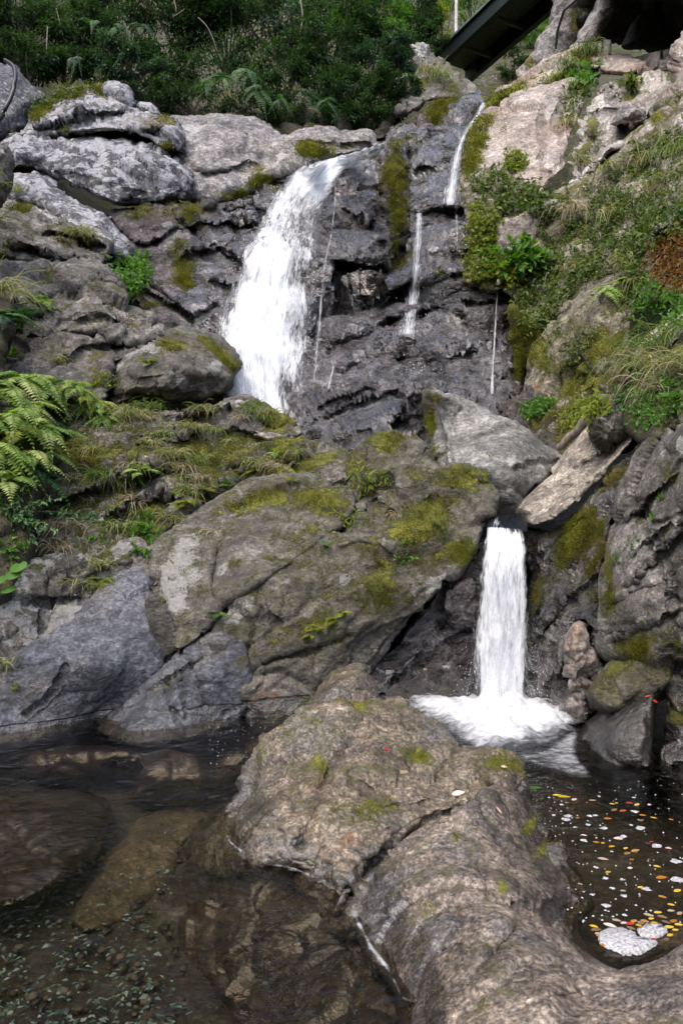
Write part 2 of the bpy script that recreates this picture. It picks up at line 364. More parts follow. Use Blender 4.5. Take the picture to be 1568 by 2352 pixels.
M_RIVER = rock_mat('worn_river_rock', (.036, .028, .02), (.108, .083, .058), (.235, .192, .142), 1.9, 40, 1.2, (.36, .35, .33), 1.2, .05, lth=.6, speck=1., rough=.42, rustc=(.18, .075, .02), warm=(.085, .083, .077), bump=.7, fct=.7, spots=.4, spsc=2.2)
M_SMOOTH = rock_mat('polished_river_rock', (.038, .031, .027), (.112, .089, .071), (.225, .185, .148), 2.2, 38, 1.25, (.34, .33, .31), .9, .1, lth=.62, speck=1., rough=.4, rustc=(.17, .085, .035), warm=(.06, .06, .068), bump=.45, cfine=1., fct=.45, spots=.4, spsc=2.4)
M_SUNKEN = rock_mat('sunken_brown_rock', (.024, .016, .010), (.058, .039, .025), (.10, .072, .048), 1.4, 25, 2., (.14, .12, .10), 1.2, .1, lth=.7, speck=.5, bump=.5, rustc=(.08, .036, .018), fct=.08)
M_ANGULAR = rock_mat('clean_angular_rock', (.075, .074, .07), (.155, .152, .142), (.25, .245, .23), 1.1, -28, 2.5, (.46, .46, .44), 1.5, .08, veins=.5, lth=.6, speck=.5)
M_WEDGE = rock_mat('olive_tan_rock', (.08, .072, .05), (.19, .172, .13), (.33, .31, .265), .9, 62, 2.2, (.46, .45, .42), 1.6, .06, veins=.4, lth=.58, olive=.8)
M_NEAR = rock_mat('near_grey_wall_rock', (.05, .047, .043), (.125, .117, .108), (.235, .222, .208), 1.5, 52, 1.8, (.40, .40, .38), 1.8, .05, veins=.6, lth=.6, black=.45, fct=.8)
M_SLAB = rock_mat('striped_tan_rock', (.12, .105, .085), (.26, .23, .19), (.4, .36, .3), 1.5, 48, 4., (.5, .49, .46), 1.8, .06, lth=.6)
M_SOIL = rock_mat('mossy_bank_rock', (.022, .019, .012), (.056, .049, .032), (.125, .112, .08), 1., 40, 1.5, (.3, .29, .26), 2, .06, lth=.66, olive=.9)
M_DARK = rock_mat('shaded_gorge_rock', (.014, .013, .01), (.034, .031, .025), (.07, .066, .056), 1., 40, 1.5, (.2, .2, .19), 2, .06, lth=.66, olive=.9, mossA=(.05, .06, .01))  # near-black copy of the bank rock: overhang and gorge shade put into colour
M_SILT = rock_mat('silty_olive_rock', (.03, .026, .015), (.062, .052, .03), (.115, .096, .06), 1.6, 25, 1.3, (.2, .18, .13), 1.2, .1, lth=.7, speck=.7, bump=.5, fct=.2)
# ---------------------------------------------------------------- ground: one stepped sheet under everything, from the pool bed to the hill
def build_ground():
    xs = np.concatenate([np.linspace(-70, -14, 15), np.linspace(-13, 13, 66), np.linspace(14, 70, 15)])
    ys = np.concatenate([np.linspace(-6, 40, 150), np.linspace(41, 90, 20)])
    X, Y = np.meshgrid(xs, ys); P = np.c_[X.ravel(), Y.ravel(), np.zeros(X.size)]
    z = np.interp(P[:, 1], [-6, 1.0, 1.8, 2.6, 9.6, 11, 15.9, 18, 23, 25.5, 30, 34, 90], [.2, -.1, -.45, -.62, -.62, 1.4, 1.5, 3.5, 9.0, 10.5, 13.5, 22, 80])
    ax = np.abs(P[:, 0] - .3 - .06 * P[:, 1]); half = np.interp(P[:, 1], [0, 8, 16, 25, 60], [4.2, 4.6, 6.5, 8.5, 26])
    z = z + np.clip(ax - half, 0, 40) * 1.15
    z = z + .35 * fbm(P * .35, 4, 3) * np.clip((P[:, 1] - 8) / 4, .15, 1.6)
    P[:, 2] = z
    n, m = len(xs), len(ys); I = np.arange(n * m).reshape(m, n)
    Q = np.stack([I[:-1, :-1].ravel(), I[:-1, 1:].ravel(), I[1:, 1:].ravel(), I[1:, :-1].ravel()], 1)
    a = np.zeros(len(P))
    me = mesh_np('ground', P, Q, None, True, {'moss': a + .5 * (P[:, 1] > 19), 'wet': (P[:, 2] < 0) * .3, 'lich': a, 'rust': a, 'crack': a})
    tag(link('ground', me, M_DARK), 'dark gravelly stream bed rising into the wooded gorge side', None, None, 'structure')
build_ground()
B = 'boulder'
# ---------------------------------------------------------------- upper left
rock('smooth_boulder', 'bluish grey smooth boulder at the far left edge with a black hose across it',
     '-120,150 -40,138 20,145 50,160 70,190 95,205 112,222 95,250 70,275 60,300 -20,330 -120,330', [(0, 150, 21), (0, 300, 19.5), (100, 220, 21)], M_PALE, B, rw=60, rd=1.2, T=3, ang=60, st=2.5, fac=((1.2, .08),))
rock('rounded_boulder', 'rounded rock knob on the very top of the white lichened block',
     '228,200 238,184 262,180 290,190 306,206 316,232 306,252 285,250 262,235 240,222', [(270, 215, 19.6)], M_PALE, B, rw=30, rd=.4, T=1, lich=.62)
rock('rounded_boulder', 'small oval rock right of the top knob, at the foot of the dark bushes',
     '308,248 318,234 345,233 360,244 375,262 366,274 335,268', [(340, 250, 19.8)], M_PALE, B, rw=25, rd=.3, T=1, lich=.6)
rock('broad_slab', 'broad grey beige rock slab between the lichened block and the waterfall lip',
     '370,300 385,264 420,257 500,256 560,263 596,268 614,280 634,300 668,306 690,330 680,380 640,412 606,436 560,456 500,470 440,466 405,440 380,380', [(400, 268, 20.6), (600, 280, 21.2), (640, 405, 19.6), (450, 460, 18.6)], M_GREY, B, rw=70, rd=.9, fac=((1.3, .12), (.5, .05)), ang=-8, st=1.6,
     cracks=[('440,388 500,392 560,372 600,380', 4, .12), ('590,330 600,370 606,410', 5, .15)], moss=.02, mossb=[(600, 420, 60, .55, 18, 30), (540, 450, 60, .6, 12), (600, 400, 25, .5)], lich=.35, lichb=[(440, 300, 30, .3)], seed=31, steps=[('430,392 500,396 560,376 606,384', .2, 40)])
rock('ridge_boulder', 'low grey ridge rock with a dark moss cap just above the waterfall lip',
     '598,412 604,384 618,345 640,325 664,312 700,294 742,288 800,291 850,297 866,318 873,336 846,348 800,360 762,378 700,394 650,410', [(620, 390, 19.8), (860, 310, 21.4), (740, 300, 21.3), (700, 390, 20)], M_GREY, B, rw=40, rd=.7, fac=((1., .15), (.4, .05)), ang=20, st=2,
     cracks=[('664,330 720,330 790,332 860,330', 5, .25)], mossb=[(735, 350, 40, .8, 22), (700, 345, 25, .5), (800, 330, 20, .3)], moss=.02, lich=.4, lichb=[(625, 360, 25, .4)], seed=45)
rock('lichened_block', 'craggy white lichened block topped with small green plants at upper left',
     '20,312 50,288 62,268 66,250 98,228 142,208 186,190 232,192 262,212 292,242 350,262 396,268 412,285 417,345 398,352 362,338 330,318 290,308 220,306 150,312 80,318', [(60, 300, 18.6), (200, 200, 19.8), (400, 300, 19.2), (250, 300, 18.6)], M_PALE, B, rw=45, rd=.7, fac=((1.3, .22), (.55, .1)), ang=-14, st=2.2,
     cracks=[('60,295 110,290 190,262 260,250 300,262', 5, .22), ('330,300 360,298 410,300', 4, .15)], lich=.66, moss=.05, mossb=[(100, 240, 35, .7, 14, 25), (170, 205, 45, .8, 14, 15), (240, 202, 25, .8), (380, 283, 22, .7, 12), (380, 335, 40, .6, 10, -20), (80, 262, 20, .6)], seed=52, steps=[('60,296 120,288 190,264 262,252 305,264', .3, 25), ('320,300 370,298 416,300', .2, 20)])
rock('lichened_boulder', 'big rounded boulder blotched white and black with lichen below the craggy block',
     '0,350 12,325 50,304 120,300 210,304 280,304 340,322 392,352 438,380 456,418 440,452 400,470 340,484 260,482 196,456 150,424 92,396 30,398 0,400', [(30, 350, 18), (200, 310, 18.8), (420, 380, 18.6), (330, 470, 17.7), (250, 400, 17.7)], M_PALE, B, rw=50, rd=.8, T=3, fac=((1.2, .2), (.5, .1)), ang=-25, st=1.6,
     cracks=[('130,400 200,404 260,430 330,440', 4, .1)], lich=.62, lichb=[(250, 325, 70, .18, 25, -20), (60, 380, 30, -.3), (330, 420, 60, -.12)], moss=.02, mossb=[(240, 470, 70, .4, 14, -10)], seed=66)
rock('curved_boulder', 'long pale curved rock sloping down right beneath the lichened boulder',
     '-40,430 -20,402 30,398 70,387 112,391 152,428 196,462 246,488 262,510 290,548 302,594 280,612 240,600 190,556 120,500 60,470 -40,470', [(30, 400, 17), (110, 395, 17.4), (280, 580, 15.8), (50, 460, 16.4)], M_PALE, B, rw=50, rd=.8, fac=((1.2, .18), (.5, .1)), ang=-40, st=2.5, lich=.6, moss=.02, mossb=[(40, 440, 40, .6, 14), (290, 600, 25, .5)], seed=71)
rock('dark_boulder', 'dark boulder jutting in from the left edge above the grasses', '-80,330 -20,326 18,336 30,360 30,400 22,440 12,465 -20,470 -80,470', [(0, 400, 12)], M_SLATE, B, rw=40, rd=.6, T=1.5, wet=.2, lichb=[(10, 345, 15, .7)], seed=75)
# wet rock on the left bank of the big fall
rock('stepped_bank', 'dark wet stepped rock bank left of the large waterfall',
     '250,492 262,478 330,484 400,462 470,462 540,452 606,414 660,402 740,372 800,380 780,470 760,600 740,760 720,990 560,1000 480,900 380,880 340,740 300,690 285,640 300,600 290,545', [(300, 500, 17.6), (560, 440, 19), (760, 390, 20.2), (320, 640, 15.2), (480, 750, 15), (560, 560, 16.8), (650, 980, 13.9), (740, 640, 16.2)], M_WET, 'rock face', rw=40, rd=.6, T=3, step=4,
     fac=((1.9, .3), (.7, .12), (.3, .04)), ang=-28, st=1.7, cracks=[('405,508 440,530 480,560 545,598', 7, .35), ('262,510 330,570 400,520 470,510', 5, .12), ('325,640 380,680 440,725 500,700', 6, .3), ('440,462 520,478 600,470', 5, .15), ('470,512 500,500 600,560', 4, .12), ('545,690 500,720 470,752', 4, .1)],
     ridges=[('330,478 420,492 520,462 606,442', 14, .3)], wet=.05, wetb=[(600, 560, 170, .6), (500, 680, 120, .55), (620, 440, 60, .5), (680, 800, 200, .6)], moss=.06, mossb=[(330, 498, 50, .5, 14, 15), (440, 490, 50, .6, 25), (410, 600, 30, .5, 60), (340, 690, 50, .5, 20, -30), (425, 645, 20, .5, 30), (500, 440, 40, .4, 12), (630, 418, 30, .3)], lich=.3, lichb=[(390, 540, 30, .8, 40), (320, 520, 50, .5)], seed=83, steps=[('262,512 330,560 400,525 480,512 600,500', .3, 50), ('440,470 520,482 610,470', .3, 40), ('400,600 480,570 560,600', .3, 50), ('300,650 380,690 460,740', .25, 40), ('470,640 540,650 600,640', .2, 40)])
# ---------------------------------------------------------------- left slope going down towards the viewer
rock('slope_outcrop', 'knobbly brown outcrop with grassy moss below the pale curved rock',
     '-60,470 10,455 60,462 130,478 190,508 235,530 258,560 260,590 246,612 190,600 120,606 40,600 -60,590', [(0, 480, 14.6), (130, 480, 15.4), (250, 580, 14.6), (40, 595, 13.6)], M_BROWN, B, rw=40, rd=.6, fac=((1., .2), (.45, .1), (.2, .03)), ang=-18, st=1.8, cracks=[('40,560 80,575 110,590', 4, .12), ('120,530 180,548 240,560', 5, .15)], moss=.12, mossb=[(40, 475, 40, .5, 12), (180, 540, 55, .65, 18, -12), (30, 560, 30, .4)], lich=.35, lichb=[(110, 490, 20, .6, 8, -30)], seed=90, steps=[('20,560 80,572 130,590', .25, 25), ('100,530 180,545 250,560', .3, 25)])
rock('slope_ledge', 'flat topped brown ledge with tiny fallen leaves on the left slope',
     '-40,610 40,604 110,598 190,592 226,598 262,618 290,645 284,672 300,694 350,718 374,752 362,776 300,780 220,752 130,740 40,720 -40,700', [(40, 610, 13.4), (220, 600, 14.2), (360, 760, 13.2), (60, 720, 12.6)], M_BROWN, B, rw=35, rd=.5, fac=((.9, .2), (.4, .09), (.2, .03)), ang=-15, st=2, cracks=[('100,690 160,670 220,660 280,672', 6, .3), ('210,640 250,655 290,668', 4, .15)], moss=.1, mossb=[(210, 690, 60, .5, 20), (110, 650, 30, .3), (300, 740, 30, .3)], lich=.3, seed=97)
rock('jagged_block', 'jagged dark brown block in the middle of the left slope',
     '60,770 90,730 130,700 190,688 240,692 262,712 300,740 330,764 366,760 372,778 300,800 256,792 230,772 160,772 100,790', [(100, 740, 12.6), (250, 700, 13), (350, 770, 12.9)], M_BROWN, B, rw=25, rd=.4, fac=((.7, .18), (.35, .1), (.16, .03)), ang=15, st=1.6, cracks=[('190,735 240,728 300,752', 5, .2)], moss=.1, mossb=[(190, 745, 30, .45), (240, 720, 30, .3)], lich=.3, seed=104)
rock('tilted_slab', 'tilted grey slab leaning below the jagged block, above the ferns',
     '0,880 12,850 50,800 90,766 150,752 205,758 246,770 262,792 300,770 340,785 300,830 250,850 200,870 120,905 40,920', [(20, 850, 11.6), (200, 765, 12.6), (300, 780, 12.8), (120, 900, 11.3)], M_BROWN, B, rw=35, rd=.5, fac=((.8, .15), (.35, .08), (.17, .02)), ang=28, st=2.2, cracks=[('150,830 200,800 250,796', 5, .2)], moss=.08, mossb=[(130, 800, 40, .4), (230, 810, 30, .35)], lich=.35, seed=111)
rock('low_slab', 'low rough grey slab tucked against the left side of the egg shaped boulder',
     '60,880 100,850 150,824 200,808 244,816 262,840 258,880 240,925 190,925 110,915', [(80, 880, 11.5), (200, 815, 12.2), (240, 915, 11.5)], M_BROWN, B, rw=30, rd=.4, fac=((.7, .12), (.3, .07), (.15, .02)), ang=25, st=2., moss=.06, mossb=[(225, 875, 25, .6)], lich=.4, seed=118)
rock('egg_boulder', 'large egg shaped grey boulder with moss patches overhanging beside the waterfall',
     '244,925 250,880 252,832 275,808 318,788 355,772 390,760 432,754 478,759 514,781 544,808 557,838 548,862 538,886 500,916 450,928 380,934 320,938 275,945 250,940', [(250, 900, 11.7), (420, 760, 12.8), (550, 840, 12.5), (420, 900, 11.6), (400, 830, 11.6)], M_SLATE, B, rw=85, rd=1.1, T=3, fac=((1.3, .08), (.5, .04)), ang=10, st=1.3, cracks=[('246,912 300,914 350,918', 4, .15)], moss=.05, mossb=[(395, 790, 35, .65, 18), (470, 780, 28, .55, 10, -30), (520, 815, 35, .75, 14, -40), (430, 800, 80, .15, 30), (540, 845, 20, .4)], lich=.42, lichb=[(500, 838, 16, .75), (420, 880, 16, .5), (360, 800, 60, .25, 20)], seed=125)
# ---------------------------------------------------------------- cliff right of the big fall
rock('wet_cliff', 'tall wet dark cliff with mossy rib right of the large waterfall',
     '700,420 760,372 830,352 878,342 882,310 905,290 935,276 965,262 985,238 1020,228 1060,224 1108,226 1122,245 1100,300 1092,380 1098,470 1102,560 1090,640 1066,650 1000,640 960,668 900,690 800,720 720,720 690,600', [(760, 380, 20), (900, 300, 20.6), (1060, 228, 21.6), (1090, 400, 18.6), (720, 690, 16), (1080, 640, 16.4), (900, 500, 18), (800, 600, 16.8)], M_WET, 'rock face', rw=35, rd=.5, T=4,
     fac=((2.2, .4), (.8, .16), (.3, .08)), ang=40, st=1.6, cracks=[('740,604 800,608 874,610 900,590 935,560', 6, .5), ('786,600 850,570 935,540', 5, .2), ('940,492 1000,484 1075,478', 6, .3), ('870,370 872,450 880,560', 10, .35), ('935,330 938,420 940,520 930,590', 8, .3), ('960,575 1010,580 1075,570', 6, .3), ('900,672 960,648 1065,632', 7, .4), ('1000,280 985,320 940,360', 5, .15)],
     ridges=[('905,350 900,440 905,540', 22, .35)], wet=.75, wetb=[(990, 250, 50, -.5), (905, 460, 40, -.5, 120), (1090, 340, 25, -.4, 80)], moss=.03, mossb=[(908, 420, 32, .85, 90), (915, 540, 22, .6, 60), (1020, 245, 45, .8, 16, 20), (1000, 270, 25, .6), (1090, 330, 22, .75, 60), (950, 320, 30, .3), (920, 600, 25, .6, 30), (1085, 520, 15, .5, 60)], lich=.2, rustb=[(1020, 610, 60, .6, 20)], seed=140, steps=[('736,600 800,606 876,610 905,590 940,556', .5, 60), ('936,492 1000,482 1100,476', .35, 50), ('780,690 850,682 905,668 960,650 1070,630', .6, 70), ('950,575 1020,582 1090,568', .35, 40), ('770,470 830,500 880,510', .25, 40), ('900,400 960,380 1010,390', .15, 40)])
rock('lower_cliff', 'dark red black wet lower cliff face under the overhanging ledge',
     '690,740 720,712 800,716 880,688 940,664 1000,642 1066,636 1130,645 1168,660 1180,700 1184,800 1180,870 1210,930 1260,1000 1240,1060 1000,1060 960,960 720,960 680,860', [(720, 740, 15.9), (1060, 650, 16.7), (1170, 680, 16.3), (1170, 880, 14.4), (900, 870, 14.4), (720, 940, 14), (1100, 1040, 12.6)], M_WET, 'rock face', rw=35, rd=.6, T=4,
     fac=((1.7, .3), (.7, .14), (.28, .08)), ang=28, st=2.2, cracks=[('760,790 840,760 930,720 1000,700', 6, .3), ('1000,690 1060,670 1140,664', 5, .2), ('960,830 1040,800 1100,790 1160,800', 5, .15), ('900,760 980,820 960,870', 5, .2), ('1175,690 1178,760 1176,850', 6, .15)],
     ridges=[('930,690 1010,660 1080,650', 16, .25), ('890,780 960,810 985,850', 20, .3)], wet=.85, rust=.05, rustb=[(1080, 760, 110, .55, 80), (1010, 860, 60, .4), (1165, 740, 28, .95, 120), (1060, 660, 80, .5, 20), (1140, 890, 40, .6)], moss=.02, mossb=[(1180, 860, 14, .5, 40)], seed=151, steps=[('735,800 820,770 900,735 1000,700', .4, 50), ('930,730 1010,700 1090,690 1160,700', .3, 40), ('960,835 1040,805 1110,795 1170,805', .3, 50), ('760,860 850,820 960,800', .3, 40), ('1000,900 1080,870 1170,870', .25, 40)])
rock('wet_ledge', 'folded wet black ledge at the foot of the cliff beside the falling water',
     '676,960 690,930 730,900 770,880 830,850 900,842 960,845 1000,862 1040,880 1090,900 1120,960 1080,1100 1000,1120 900,1080 760,1040 700,1010', [(690, 950, 13.6), (850, 850, 14.1), (1000, 870, 13.6), (1000, 1080, 11.6), (750, 1020, 12.4)], M_WET, 'rock face', rw=40, rd=.6, T=3,
     fac=((1.1, .22), (.45, .12), (.2, .04)), ang=28, st=2.4, cracks=[('700,975 780,930 860,900 960,905', 6, .25), ('850,990 900,960 990,940', 5, .25), ('900,1010 960,1000 1000,960', 5, .2)], wet=.8, moss=.02, mossb=[(780, 1010, 60, .3, 14)], seed=163, steps=[('690,985 780,940 870,905 960,905', .3, 35), ('760,1010 860,975 1000,945', .3, 35), ('720,935 800,900 880,870', .2, 25)])
rock('plunge_boulder', 'small rounded wet boulder hit by the thin stream of water', '910,905 920,880 945,862 985,858 1010,872 1025,895 1010,925 960,935 925,925', [(960, 890, 13)], M_WET, B, rw=35, rd=.4, T=1, wet=.8, fac=((.5, .08), (.25, .04)), ang=30, seed=170)
# ---------------------------------------------------------------- bright cliff on the right
rock('overhang_rock', 'dark overhanging cave roof rock at the top right corner',
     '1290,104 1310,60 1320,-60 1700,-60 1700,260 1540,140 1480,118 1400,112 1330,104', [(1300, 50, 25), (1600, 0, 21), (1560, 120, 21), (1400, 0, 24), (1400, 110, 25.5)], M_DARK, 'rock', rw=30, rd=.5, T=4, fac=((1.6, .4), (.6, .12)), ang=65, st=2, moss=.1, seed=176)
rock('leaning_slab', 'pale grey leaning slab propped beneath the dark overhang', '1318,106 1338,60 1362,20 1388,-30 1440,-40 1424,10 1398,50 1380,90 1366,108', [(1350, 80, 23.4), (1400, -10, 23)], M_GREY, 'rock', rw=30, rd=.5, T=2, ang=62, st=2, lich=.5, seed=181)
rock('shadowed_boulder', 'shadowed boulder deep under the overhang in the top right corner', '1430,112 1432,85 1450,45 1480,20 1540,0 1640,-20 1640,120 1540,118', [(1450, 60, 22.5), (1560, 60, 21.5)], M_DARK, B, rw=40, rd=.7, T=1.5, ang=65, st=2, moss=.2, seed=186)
rock('shading_brow', 'unseen rock brow added above the top edge at the right to shade the cave', '1360,-60 1420,-30 1480,-8 1560,-2 1720,10 1760,-300 1380,-300', [(1400, -40, 19.5), (1560, 0, 17.5), (1700, 0, 16), (1500, -280, 20)], M_DARK, 'rock', rw=40, rd=.8, T=6, fac=((1.6, .3), (.6, .1)), ang=65, st=2, moss=.15, seed=493)  # out of view, added so the cave rocks below fall into shade
rock('upstream_wall', 'mossy grey wall of rock behind the cliff top, beside the footbridge', '1190,190 1205,160 1235,110 1250,80 1265,40 1290,-40 1370,-60 1380,-10 1345,60 1310,120 1260,180', [(1210, 170, 24.5), (1300, 20, 25)], M_GREY, 'rock face', rw=30, rd=.6, T=2, ang=60, st=1.6, fac=((1.4, .3), (.5, .1)), moss=.15, mossb=[(1330, 40, 35, .6, 60), (1215, 150, 20, .5)], rustb=[(1225, 130, 20, .6)], seed=190)
rock('cliff_top', 'long pinkish rock crest above the grassy diagonal ledge',
     '1108,250 1122,228 1142,214 1170,196 1202,178 1238,150 1275,126 1300,110 1330,98 1356,100 1400,106 1450,116 1500,122 1545,122 1560,160 1500,170 1440,176 1390,170 1330,176 1280,190 1220,215 1160,245 1120,268', [(1120, 240, 21.2), (1320, 105, 21.5), (1540, 130, 19.5), (1300, 180, 20)], M_BEIGE, 'rock face', rw=30, rd=.7, T=3, fac=((1.3, .22), (.5, .1)), ang=32, st=2, moss=.08, mossb=[(1170, 215, 50, .7, 16, 30), (1130, 235, 20, .6), (1340, 135, 40, .6, 16, -20), (1290, 180, 50, .6, 12, 25)], rustb=[(1170, 205, 30, .3)], lich=.3, seed=197)
rock('pink_cliff', 'smooth pinkish beige cliff face right of the thin mossy trickle',
     '1062,420 1068,330 1088,290 1112,256 1150,238 1200,216 1260,196 1300,176 1340,180 1345,220 1330,270 1312,330 1310,380 1270,420 1250,470 1255,560 1230,590 1150,592 1100,580 1080,500', [(1090, 300, 19.6), (1300, 190, 19.6), (1310, 370, 17.6), (1240, 560, 15.9), (1110, 570, 16.2), (1180, 400, 17.8)], M_BEIGE, 'rock face', rw=35, rd=.5, T=4, fac=((1.8, .16), (.6, .07)), ang=72, st=2., cracks=[('1240,260 1242,320 1244,390', 4, .16), ('1300,210 1280,260 1290,330', 6, .15), ('1100,400 1180,385 1270,395', 5, .12), ('1150,480 1200,486 1250,484', 5, .1)],
     moss=.04, mossb=[(1090, 330, 28, .85, 60, -15), (1080, 400, 20, .6, 40), (1130, 268, 40, .35, 14, 25), (1195, 540, 10, .6, 40), (1160, 300, 14, .3)], rust=.1, rustb=[(1180, 280, 60, .12)], lich=.35, lichb=[(1270, 280, 40, .3, 90, -10)], seed=205)
rock('white_cliff', 'cream white fractured cliff block at upper right with a dark grey corner',
     '1300,430 1300,370 1318,320 1340,262 1352,215 1372,180 1400,165 1440,170 1490,160 1540,165 1560,220 1530,280 1490,310 1460,330 1430,350 1400,390 1360,430 1320,450', [(1310, 400, 16.9), (1400, 180, 19), (1540, 180, 18), (1450, 330, 16.8)], M_WHITE, 'rock face', rw=30, rd=.5, T=3, fac=((1.5, .3), (.6, .12)), ang=50, st=1.5, cracks=[('1340,205 1365,195 1400,175', 5, .2), ('1385,175 1395,205 1410,235', 4, .2), ('1330,270 1370,256 1410,250', 4, .2), ('1345,310 1370,330 1380,370', 6, .25), ('1460,180 1440,240 1430,300', 6, .2)],
     moss=.05, mossb=[(1360, 290, 20, .75, 45), (1340, 350, 30, .5), (1450, 190, 35, .5, 40), (1330, 400, 40, .5, 20), (1480, 250, 20, .4)], lich=.45, seed=213)
rock('grey_corner_block', 'grey overhanging corner block on the right of the cream cliff', '1395,290 1402,262 1424,240 1455,232 1482,254 1484,275 1462,294 1430,300', [(1440, 265, 16.7)], M_GREY, B, rw=30, rd=.35, T=1, fac=((.7, .12), (.3, .05)), lich=.4, seed=219)
rock('sharp_fin', 'pointed pale rock fin rising from the ivy on the right slope', '1300,440 1330,400 1370,356 1396,328 1416,318 1440,326 1450,342 1430,358 1404,352 1384,376 1360,400 1330,430 1310,450', [(1320, 430, 16.2), (1410, 325, 16.4)], M_WHITE, B, rw=20, rd=.3, T=1, fac=((.8, .15), (.35, .06)), ang=45, st=2, lich=.4, seed=224)
rock('bank_slope', 'steep earthy bank on the right covered with low green creepers',
     '1070,480 1090,400 1130,390 1200,420 1260,440 1310,430 1370,390 1420,340 1480,290 1540,220 1640,120 1700,400 1700,760 1560,720 1480,700 1440,640 1400,640 1340,690 1280,730 1240,760 1200,740 1172,690 1100,660 1068,640', [(1090, 500, 16.1), (1180, 690, 15.6), (1300, 440, 16.3), (1280, 700, 14.8), (1420, 560, 13.9), (1560, 250, 15.5), (1640, 600, 9.6), (1500, 680, 11)], M_WEDGE, 'bank', rw=30, rd=.5, T=3, fac=((1.2, .25), (.5, .1)), ang=45, st=1.5, moss=.42, lichb=[(1250, 490, 25, .6), (1180, 520, 40, .4)], seed=231)
rock('ledge_block', 'cream rock patch showing through the creepers below the pink cliff', '1140,590 1136,540 1148,505 1180,492 1230,470 1280,460 1280,480 1250,520 1230,560 1210,590', [(1150, 580, 15.9), (1260, 470, 16.1)], M_BEIGE, 'rock face', rw=20, rd=.25, T=1, fac=((.7, .12), (.3, .05)), ang=80, st=2, moss=.05, mossb=[(1195, 560, 8, .6, 30)], lich=.3, seed=238)
rock('right_brow', 'brown weathered rock brow on the right edge above the grass',
     '1452,330 1480,300 1500,260 1520,220 1540,180 1552,130 1570,90 1640,60 1680,300 1600,330 1540,300 1500,320 1470,340', [(1480, 310, 16), (1560, 110, 17), (1640, 200, 14.5)], M_BEIGE, 'rock face', rw=30, rd=.5, T=2, fac=((1.1, .25), (.45, .1)), ang=68, st=2, moss=.12, mossb=[(1510, 270, 20, .7, 40, 20), (1560, 250, 20, .6)], rust=.15, seed=245)
rock('pale_shoulder', 'whitish rock shoulder poking from the right edge above the rusty plants', '1490,545 1510,520 1540,500 1580,480 1660,470 1660,580 1560,540 1520,530 1500,552', [(1500, 540, 12), (1600, 500, 10.8)], M_WHITE, B, rw=20, rd=.3, T=1, lich=.5, fac=((.7, .1), (.3, .03)), seed=249)
# ---------------------------------------------------------------- right middle
rock('mossy_wedge', 'leaning wedge of grey rock streaked with moss beneath the creeper bank',
     '1196,900 1200,850 1214,800 1248,765 1290,720 1340,668 1390,622 1436,586 1462,600 1470,660 1460,730 1446,800 1430,860 1400,910 1350,960 1290,1010 1240,1000 1210,950', [(1205, 880, 13.9), (1440, 590, 13.6), (1450, 700, 12.2), (1400, 890, 11.4), (1290, 990, 11.6), (1290, 760, 13.4)], M_WEDGE, 'rock face', rw=40, rd=.6, T=3, fac=((1.2, .22), (.5, .1), (.22, .03)), ang=62, st=2.2, cracks=[('1360,680 1340,740 1330,790', 6, .2), ('1290,850 1330,870 1370,930 1380,900', 5, .2), ('1290,810 1340,800 1370,770', 5, .12)],
     moss=.22, mossb=[(1230, 800, 24, .9, 50, 25), (1320, 860, 60, .5, 40), (1370, 790, 40, .5), (1310, 950, 60, .5), (1420, 760, 20, .4, 60), (1400, 880, 30, .4), (1280, 760, 25, .3)], wetb=[(1440, 740, 25, .8, 90), (1260, 940, 60, .4)], rustb=[(1230, 910, 40, .6), (1290, 850, 30, .3)], lich=.35, lichb=[(1400, 790, 35, .4)], seed=257)
rock('moss_wall', 'dark green mossy wall between the red wet cliff and the grey wedge', '1172,700 1200,720 1240,740 1250,780 1215,830 1205,880 1230,930 1200,940 1176,880 1176,780', [(1180, 720, 15.4), (1190, 900, 14)], M_SOIL, 'rock face', rw=25, rd=.4, T=2, moss=.75, wet=.3, seed=262)
rock('rubble_bank', 'rusty wet rubble bank behind the big angular boulder', '1130,930 1160,900 1210,880 1260,900 1300,940 1380,920 1420,960 1380,1020 1320,1060 1260,1060 1180,1000', [(1150, 920, 13.6), (1300, 950, 12), (1380, 940, 11), (1280, 1050, 11)], M_WET, 'rubble', rw=25, rd=.4, T=2, fac=((.6, .18), (.25, .08)), ang=30, wet=.4, rust=.2, rustb=[(1150, 945, 40, .7), (1210, 990, 30, .5)], moss=.15, mossb=[(1300, 960, 50, .6), (1230, 950, 40, .5), (1330, 1020, 40, .6)], seed=267)
